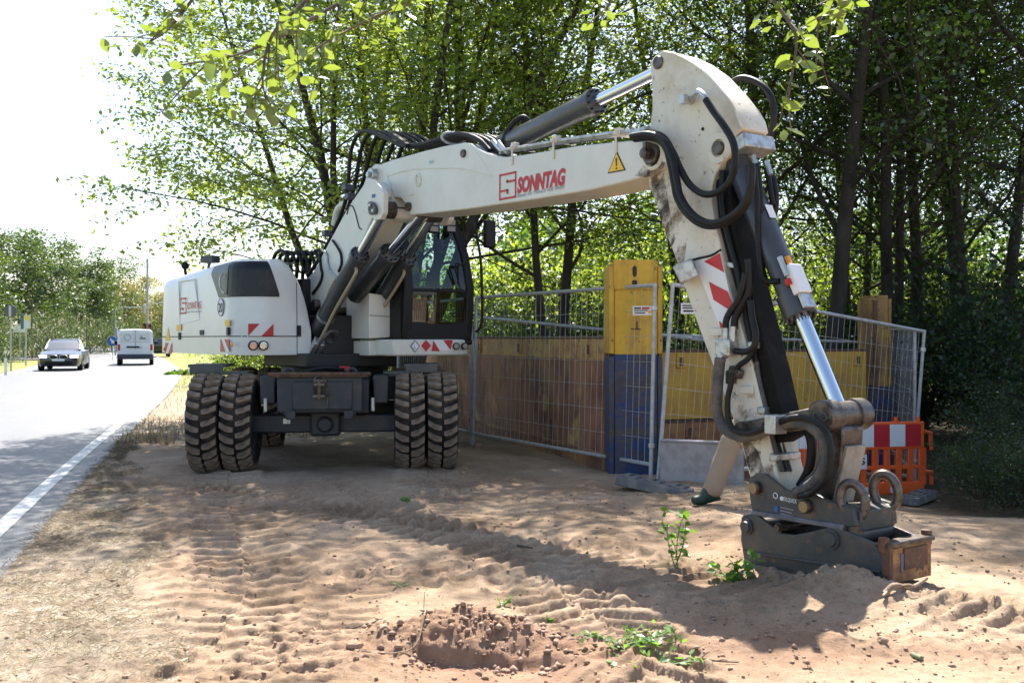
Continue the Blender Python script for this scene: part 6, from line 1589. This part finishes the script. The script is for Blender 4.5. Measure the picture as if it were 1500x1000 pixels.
weed('tiny green sprig alone in the rutted sand', 598, 734, 8.7, .04, 3, .05, 4, 9)
weed('tiny green sprig on the sand below the wheels', 590, 863, 5.65, .03, 2, .03, 3, 10, sc=.7)
weed('tiny green sprig on the shaded verge', 395, 930, 4.8, .05, 2, .03, 4, 12, sc=.7)
def stick_thing(name, label, cat, pts, r0, r1, m, side=()):
    P = []
    for px, py, d, dz in pts:
        x, y = (px - 750) / FPX * d, d; P.append(np.array([x, y, float(ground_z(np.array([x]), np.array([y]))[0]) + dz]))
    P = smooth_path(P, 5); mb = MB().tube(P, list(np.linspace(r0, r1, len(P))), 7)
    for t, dx, dy, dz in side:
        i = int(t * (len(P) - 1)); mb.tube([P[i], P[i] + np.array([dx, dy, dz]) * .6, P[i] + np.array([dx, dy, dz * .6])], [r1 * 1.3, r1, r1 * .6], 5)
    return tag(mb.build(name, m, None, smooth=60), label, cat)
rootm = mat('dry_root_bark', (.34, .25, .17), .85, var=(.20, .13, .09), vs=14, bump=.3)
stick_thing('root', 'pale forked root lying in front of the bucket plate', 'root', ((1296, 893, 5.28, .015), (1310, 884, 5.32, .035), (1335, 876, 5.42, .035), (1358, 868, 5.5, .05)), .018, .009, rootm, ((.1, -.05, -.08, .0), (.5, .06, -.05, .02)))
stick_thing('twig', 'thin dry twig lying beside the flattened weeds', 'twig', ((985, 985, 4.3, .01), (1020, 980, 4.32, .02), (1050, 977, 4.34, .015), (1082, 976, 4.35, .01)), .006, .003, M['twig'], ((.4, .05, .04, .03), (.7, .04, -.03, .02)))
stick_thing('twig', 'dry twig lying left of the dug heap', 'twig', ((512, 922, 4.9, .01), (545, 921, 4.92, .015), (580, 920, 4.95, .01)), .005, .003, M['twig'], ((.5, .05, .03, .02),))
stick_thing('twig', 'fine stalk standing up out of the heap', 'twig', ((622, 925, 4.85, .0), (621, 900, 4.86, .08), (622, 884, 4.86, .15)), .003, .0015, rootm)
stick_thing('root', 'thin pale root sticking out of the near slope of the heap', 'root', ((626, 935, 4.74, .02), (622, 955, 4.62, .05), (610, 975, 4.48, .03), (580, 985, 4.42, .02), (530, 993, 4.38, .01)), .004, .003, rootm)
stick_thing('twig', 'short dark stick on the sand before the bucket', 'stick', ((1336, 958, 4.5, .012), (1350, 968, 4.42, .012)), .012, .010, M['leafW'] if False else mat('mossy_stick', (.16, .19, .11), .8))
stick_thing('twig', 'small grey stick in the shaded ruts', 'twig', ((758, 807, 6.75, .01), (780, 810, 6.7, .012)), .008, .005, M['twig'])
def stone(label, px, py, d, s, m, seed):
    R = np.random.default_rng(seed); x, y = (px - 750) / FPX * d, d; z = float(ground_z(np.array([x]), np.array([y]))[0])
    bm = bmesh.new(); bmesh.ops.create_icosphere(bm, subdivisions=2, radius=1)
    for v in bm.verts: v.co = Vector(np.array(v.co) * s * (1 + .35 * (R.random() - .5)) * np.array([1.1, .9, .75]))
    me = bpy.data.meshes.new('stone'); bm.to_mesh(me); bm.free(); me.materials.append(m)
    o = bpy.data.objects.new('stone', me); COL.objects.link(o); put(o, (x, y, z + s * .35)); return tag(o, label, 'stone', 'lumps of earth and stone')
sm = mat('sandstone_lump', (.36, .24, .16), .9, var=(.27, .17, .11), vs=9, bump=.3)
stone('largest pale lump on the left slope of the heap', 519, 964, 4.45, .034, sm, 1); stone('dark lump on the left shoulder of the heap', 562, 943, 4.6, .03, sm, 2)
stone('round lump in front of the bucket side', 1168, 836, 5.75, .03, sm, 3); stone('small lump at the bottom edge left of the heap', 471, 996, 4.2, .022, sm, 4)
stone('reddish lump in the strip before the bucket', 1292, 947, 4.6, .025, sm, 5); stone('stone at the foot of the left fence post', 700, 655, 13.0, .06, sm, 6)
# ------------------------------------------------------------------ cars and street furniture along the road
def loft(mb, secs, mi=0):              # secs: list of equal closed outlines
    n = len(secs[0]); vs = [p for s_ in secs for p in s_]; fs = []
    for i in range(len(secs) - 1):
        for k in range(n): fs.append((i * n + k, i * n + (k + 1) % n, (i + 1) * n + (k + 1) % n, (i + 1) * n + k))
    fs.append(tuple(range(n))); fs.append(tuple(range((len(secs) - 1) * n, len(secs) * n)))
    return mb.add(vs, fs, mi)
tyre_m = mat('car_tyre', (.015, .015, .016), .8); carw = mat('white_van_paint', (.78, .79, .82), .25, coat=.6); carb = mat('black_car_paint', (.012, .013, .016), .2, .1, coat=.8)
cglass = mat('car_glass', (.05, .06, .07), .05, .0, coat=.8); sil = mat('wheel_alloy', (.45, .46, .48), .3, .8); chrm = mat('bright_trim', (.6, .6, .62), .15, .9)
headl = bpy.data.materials.new('lit_daytime_lamp'); headl.use_nodes = True; headl.node_tree.nodes['Principled BSDF'].inputs['Emission Color'].default_value = (1, .95, .85, 1); headl.node_tree.nodes['Principled BSDF'].inputs['Emission Strength'].default_value = 3
def car_frame(loc, yaw):
    c, s = math.cos(yaw), math.sin(yaw)
    return lambda x, y, z: np.array([loc[0] + x * c - y * s, loc[1] + x * s + y * c, z])   # x forward, y left
def wheels(root, P, xs_, half, R, w):
    for x in xs_:
        for sd in (-1, 1):
            a, b = P(x, sd * half, R), P(x, sd * (half - w), R)
            o = MB().lathe([(0, R * .6), (.0, R * .92), (.03, R), (w - .03, R), (w, R * .92), (w, R * .6)], a, b - a, 24).build('wheel', tyre_m, root, smooth=40)
            MB().lathe([(.02, 0), (.01, R * .15), (.03, R * .3), (.015, R * .58), (.06, R * .62)], a, b - a, 20).build('rim', sil, o)
def quad_on(P, pts, name, m, par, thick=.006): return MB().add([P(*q) for q in pts], [tuple(range(len(pts)))]).build(name, m, par, flat=True)
def sedan(loc, yaw, label):
    P = car_frame(loc, yaw); root = thing('parked_car' if False else 'saloon_car', (*loc, 0), label, 'car')
    # stations along the length (x), half width, lower edge, shoulder height
    st = [(2.42, .62, .34, .62), (2.36, .78, .24, .70), (2.15, .87, .20, .76), (1.6, .92, .19, .84), (.9, .93, .19, .93), (0, .93, .19, .95), (-1.2, .93, .19, .97), (-1.9, .91, .22, .98), (-2.3, .86, .28, .95), (-2.42, .74, .40, .85)]
    secs = []
    for x, w, z0, z1 in st:
        h = [(-w * .9, z0), (-w, z0 + .12), (-w, (z0 + z1) / 2), (-w * .985, z1 - .06), (-w * .9, z1), (-w * .5, z1 + .035), (0, z1 + .045)]
        o = h + [(-y, z) for y, z in h[-2::-1]]; secs.append([P(x, y, z) for y, z in o])
    loft(MB(), secs).build('body', carb, root, smooth=30)
    gs = [(.95, .70, .94, .96), (.45, .69, .94, 1.20), (.0, .63, .94, 1.40), (-.5, .61, .94, 1.45), (-1.0, .61, .94, 1.43), (-1.5, .63, .95, 1.30), (-1.95, .66, .96, 1.02)]
    secs = [[P(x, y, z) for y, z in ((-.80, z0), (-w, z0 + (z1 - z0) * .92), (-w * .8, z1), (0, z1 + .015), (w * .8, z1), (w, z0 + (z1 - z0) * .92), (.80, z0))] for x, w, z0, z1 in gs]
    loft(MB(), secs).build('cabin_glass', cglass, root, smooth=30)
    rf = [[P(x, y, z) for y, z in ((-w, z1 - .05), (-w * .9, z1 + .005), (0, z1 + .02), (w * .9, z1 + .005), (w, z1 - .05), (0, z1 - .06))] for x, w, z0, z1 in gs[2:5]]
    loft(MB(), rf).build('roof', carb, root, smooth=40)
    for sy in (-1, 1):
        MB().tube([P(.95, sy * .74, .96), P(.45, sy * .705, 1.205), P(0, sy * .635, 1.40)], .035, 6).build('pillar', carb, root)
        lp = MB(); loft(lp, [[P(2.30, sy * .80, .60), P(2.35, sy * .50, .60), P(2.33, sy * .50, .70), P(2.24, sy * .82, .72)], [P(2.42, sy * .74, .60), P(2.45, sy * .48, .60), P(2.41, sy * .48, .70), P(2.34, sy * .78, .72)]]); lp.build('headlight', headl, root)
        MB().box(P(.72, sy * 1.0, 1.0), (.12, .18, .13), [P(1, 0, 0) - P(0, 0, 0), P(0, 1, 0) - P(0, 0, 0), Z3]).build('wing_mirror', carb, root, bevel=.03)
    ax = [P(1, 0, 0) - P(0, 0, 0), P(0, 1, 0) - P(0, 0, 0), Z3]
    for sy in (-1, 1):
        g = MB().box(P(2.43, sy * .21, .63), (.06, .36, .17), ax).build('grille', M['black'], root, bevel=.03); MB().torus(P(2.46, sy * .21, .63), ax[1], Z3, .18, .085, .012, 20, 6).build('grille_frame', chrm, g)
    MB().box(P(2.45, 0, .38), (.04, 1.1, .14), ax).build('lower_intake', M['black'], root, bevel=.02)
    pl_ = MB().box(P(2.49, 0, .50), (.02, .52, .11), ax).build('number_plate', M['whitefilm'], root)
    MB().add([P(2.30, -.80, .742), P(2.30, .80, .742), P(1.0, .86, .975), P(1.0, -.86, .975), P(1.6, 0, .93)], [(0, 1, 4), (1, 2, 4), (2, 3, 4), (3, 0, 4)]) 
    wheels(root, P, (1.5, -1.42), .93, .33, .22); return root
def van(loc, yaw, label):
    P = car_frame(loc, yaw); root = thing('delivery_van', (*loc, 0), label, 'van'); ax = [P(1, 0, 0) - P(0, 0, 0), P(0, 1, 0) - P(0, 0, 0), Z3]
    st = [(-2.45, .86, .88, .42, 1.92), (-2.40, .93, .90, .34, 1.95), (-1.0, .95, .86, .30, 1.98), (.6, .95, .84, .30, 1.96), (1.15, .95, .80, .30, 1.80), (1.9, .94, .80, .30, 1.12), (2.35, .90, .8, .32, 1.02), (2.45, .8, .7, .4, .8)]
    secs = [[P(x, y, z) for y, z in ((-w, z0), (-w, .7), (-w, 1.05), (-w * .98 - (0), min(1.1, z1 - .1)), (-wt, z1 - .12), (-wt * .88, z1), (0, z1 + .02), (wt * .88, z1), (wt, z1 - .12), (w * .98, min(1.1, z1 - .1)), (w, 1.05), (w, .7), (w, z0))] for x, w, wt, z0, z1 in st]
    loft(MB(), secs).build('body', carw, root, smooth=30)
    bp_ = MB().box(P(-2.44, 0, .48), (.16, 1.88, .26), ax).build('rear_bumper', mat('dark_van_bumper', (.05, .055, .07), .5), root, bevel=.05)
    X = -2.462
    for sy in (-1, 1):
        q = MB().box(P(X, sy * .41, 1.50), (.02, .70, .50), ax).build('rear_window', mat('white_blanked_window', (.62, .64, .67), .15, coat=.6), root, bevel=.04)
        tl = MB().box(P(X + .02, sy * .84, .98), (.07, .13, .34), ax).build('tail_light', M['lamp_red'], root, bevel=.02)
        MB().box(P(1.1, sy * 1.07, 1.22), (.12, .22, .26), ax).build('wing_mirror', M['black'], root, bevel=.04)
    MB().tube([P(X - .012, -.30 + .11 * math.cos(t), 1.54 + .15 * math.sin(t)) if False else P(X - .012, .40 + .16 * math.cos(t), 1.52 + .17 * math.sin(t)) for t in np.linspace(0, 6.28, 22)], .012, 4).build('ring_emblem', M['greyprint'], root)
    e = MB()
    for k_, (w_, h_) in enumerate(((.05, .05), (.04, .17), (.05, .10), (.06, .05), (.05, .08), (.05, .05))): e.box(P(X - .013, -.24 - .055 * k_, 1.44 + h_ / 2), (.004, w_, h_), ax)
    e.build('skyline_emblem', M['blackprint'], root)
    MB().box(P(X - .01, 0, .80), (.02, .55, .12), ax).build('number_plate', M['whitefilm'], root); MB().box(P(X - .012, .12, 1.0), (.03, .66, .09), ax).build('number_plate_recess', M['black'], root, bevel=.01)
    MB().box(P(X - .01, -.28, .98), (.012, .12, .05), ax).build('name_badge', M['greyprint'], root)
    MB().box(P(X + .02, 0, 1.93), (.05, .26, .035), ax).build('brake_light', M['lamp_red'], root)
    MB().box(P(X - .005, .0, 1.35), (.012, .012, 1.15), ax).build('door_gap', M['black'], root)
    wheels(root, P, (1.5, -1.5), .95, .34, .22); return root
c = spot(95, 535, 47); sedan((c[0], 47.), math.radians(-72), 'black saloon car with bright bonnet coming towards the camera')
c = spot(199, 531, 57); van((c[0], 57.), math.radians(110), 'white delivery van driving away along the road')
# a second dark car ahead of the van, mostly hidden
c = spot(231, 520, 82); sd2 = None
P_ = car_frame((c[0], 82.), math.radians(112)); r2 = thing('estate_car', (c[0], 82., 0), 'dark car half hidden between the van and the excavator hood', 'car')
secs = []
for x, w, z0, z1 in ((-2.3, .80, .45, .95), (-2.2, .88, .3, 1.0), (0, .9, .25, 1.0), (2.0, .88, .28, .9), (2.2, .75, .4, .7)): secs.append([P_(x, y, z) for y, z in ((-w, z0), (-w, z1 - .1), (-w * .9, z1), (w * .9, z1), (w, z1 - .1), (w, z0))])
loft(MB(), secs).build('body', carb, r2, smooth=30)
secs = [[P_(x, y, z) for y, z in ((-.8, .98), (-w, z1), (w, z1), (.8, .98))] for x, w, z1 in ((-2.2, .75, 1.05), (-1.9, .66, 1.48), (.2, .66, 1.5), (1.0, .72, 1.05))]
loft(MB(), secs).build('cabin_glass', cglass, r2, smooth=30)
for sy in (-1, 1): MB().box(P_(-2.28, sy * .72, .85), (.08, .22, .14), [P_(1, 0, 0) - P_(0, 0, 0), P_(0, 1, 0) - P_(0, 0, 0), Z3]).build('tail_light', M['lamp_red'], r2, bevel=.02)
wheels(r2, P_, (1.4, -1.4), .9, .33, .2)
# signs, posts, masts
signback = mat('grey_sign_back', (.10, .11, .12), .5, .4); signblue = mat('blue_sign', (.02, .12, .42), .4); signyel = mat('yellow_sign', (.75, .60, .05), .4)
def pole_thing(name, label, cat, px, d, top, r, group=None):
    x = (px - 750) / FPX * d; root = thing(name, (x, d, 0), label, cat, group); MB().cyl((x, d, -.05), (x, d, top), r, 10).build('post', M['galv'], root); return root, x
r, x = pole_thing('traffic_sign', 'round traffic sign seen from behind at the left edge', 'road sign', 16, 46, 2.75, .035)
MB().lathe([(-.01, 0), (-.01, .30), (.012, .30), (.02, .28), (.012, 0)], (x, 45.95, 2.72), (0, -1, 0), 28).build('sign_disc', signback, r)
MB().box((x, 45.93, 2.72), (.12, .03, .5)).build('bracket', M['galv'], r)
r, x = pole_thing('bus_stop_sign', 'bus stop sign with white panel and yellow roundel at the left', 'bus stop', 38, 56, 2.9, .04)
MB().box((x + .1, 55.93, 2.40), (.36, .04, .74)).build('timetable_panel', mat('pale_panel', (.62, .66, .66), .4), r, bevel=.01)
MB().box((x - .17, 55.94, 2.40), (.16, .05, .80)).build('side_panel', mat('teal_panel', (.03, .12, .20), .4), r)
MB().lathe([(0, 0), (0, .15), (.01, .15), (.012, 0)], (x + .1, 55.90, 2.62), (0, -1, 0), 20).build('roundel', signyel, r)
r, x = pole_thing('guide_sign', 'small pale board on a pole left of the bus stop sign', 'road sign', 29, 64, 2.4, .03)
MB().box((x, 63.95, 2.1), (.75, .03, .45)).build('sign_board', M['whitefilm'], r)
def delineator(label, px, d):
    x = (px - 750) / FPX * d; root = thing('delineator_post', (x, d, 0), label, 'road post', 'white delineator posts by the road')
    O = [(-.06, -.04), (.06, -.04), (0, .07)]; MB().prism([(x + a, d + b, -.02) for a, b in O], [(x + a, d + b, .98) for a, b in O]).build('post', M['whitefilm'], root)
    MB().prism([(x + a * 1.03, d + b * 1.03, .68) for a, b in O], [(x + a * 1.03, d + b * 1.03, .86) for a, b in O]).build('black_band', M['black'], root)
    MB().box((x, d - .045, .77), (.05, .008, .15)).build('reflector', M['zinc'], root)
delineator('white delineator post nearest the left edge', 9, 40); delineator('farther white delineator post beyond the round sign', 38, 62)
r, x = pole_thing('traffic_sign', 'round blue keep-right sign on the island left of the van', 'road sign', 165, 68, 1.15, .03)
MB().lathe([(0, 0), (0, .33), (.012, .33), (.015, 0)], (x, 67.95, 1.3), (0, -1, 0), 28).build('sign_disc', signblue, r)
MB().prism([(x + a, 67.92, 1.3 + b) for a, b in ((-.16, .1), (-.08, .18), (.08, .02), (.14, .08), (.16, -.16), (-.08, -.14), (-.02, -.07))], [(x + a, 67.93, 1.3 + b) for a, b in ((-.16, .1), (-.08, .18), (.08, .02), (.14, .08), (.16, -.16), (-.08, -.14), (-.02, -.07))]).build('arrow', M['whitefilm'], r)
r, x = pole_thing('traffic_light', 'tall grey traffic light mast with an arm behind the van', 'traffic light', 216, 96, 9.2, .11)
MB().tube([(x, 96, 4.6), (x + .5, 96, 4.95), (x + 2.2, 96, 5.0)], .05, 8).build('mast_arm', M['galv'], r)
for dx, z in ((1.8, 4.7), (-.25, 2.6), (.3, 2.5)):
    h = MB().box((x + dx, 95.85, z), (.28, .2, .80)).build('signal_head', M['black'], r, bevel=.03)
    for k_, mm_ in enumerate(('lamp_red', 'orange', 'leafW')): MB().lathe([(0, 0), (0, .09), (.03, .09)], (x + dx, 95.74, z + .25 - .25 * k_), (0, -1, 0), 12).build('lens', M['lamp_red'] if k_ == 0 else (M['orange'] if k_ == 1 else mat('green_lens', (.02, .15, .08), .3)), h)
r, x = pole_thing('traffic_light', 'thin traffic light mast with a long arm left of the van', 'traffic light', 169, 90, 3.2, .07)
MB().tube([(x, 90, 3.1), (x, 90, 4.0), (x + .4, 90, 4.3), (x + 2.9, 90, 4.35)], .045, 8).build('mast_arm', M['galv'], r)
h = MB().box((x + 2.6, 89.9, 4.1), (.25, .2, .75)).build('signal_head', M['galv'], r, bevel=.03)
h = MB().box((x + .1, 89.85, 2.1), (.3, .2, .8)).build('signal_head', M['galv'], r, bevel=.03)
brownpole = mat('brown_wooden_pole', (.12, .09, .07), .8)
for px_, d_p, top_, lab_ in ((47, 72, 4.3, 'thin brown pole among the roadside trees left of the dark car'), (127, 86, 3.2, 'thin pole standing behind the dark car')):
    r, x = pole_thing('wooden_pole', lab_, 'pole', px_, d_p, top_, .05); r.children[0].data.materials[0] = brownpole
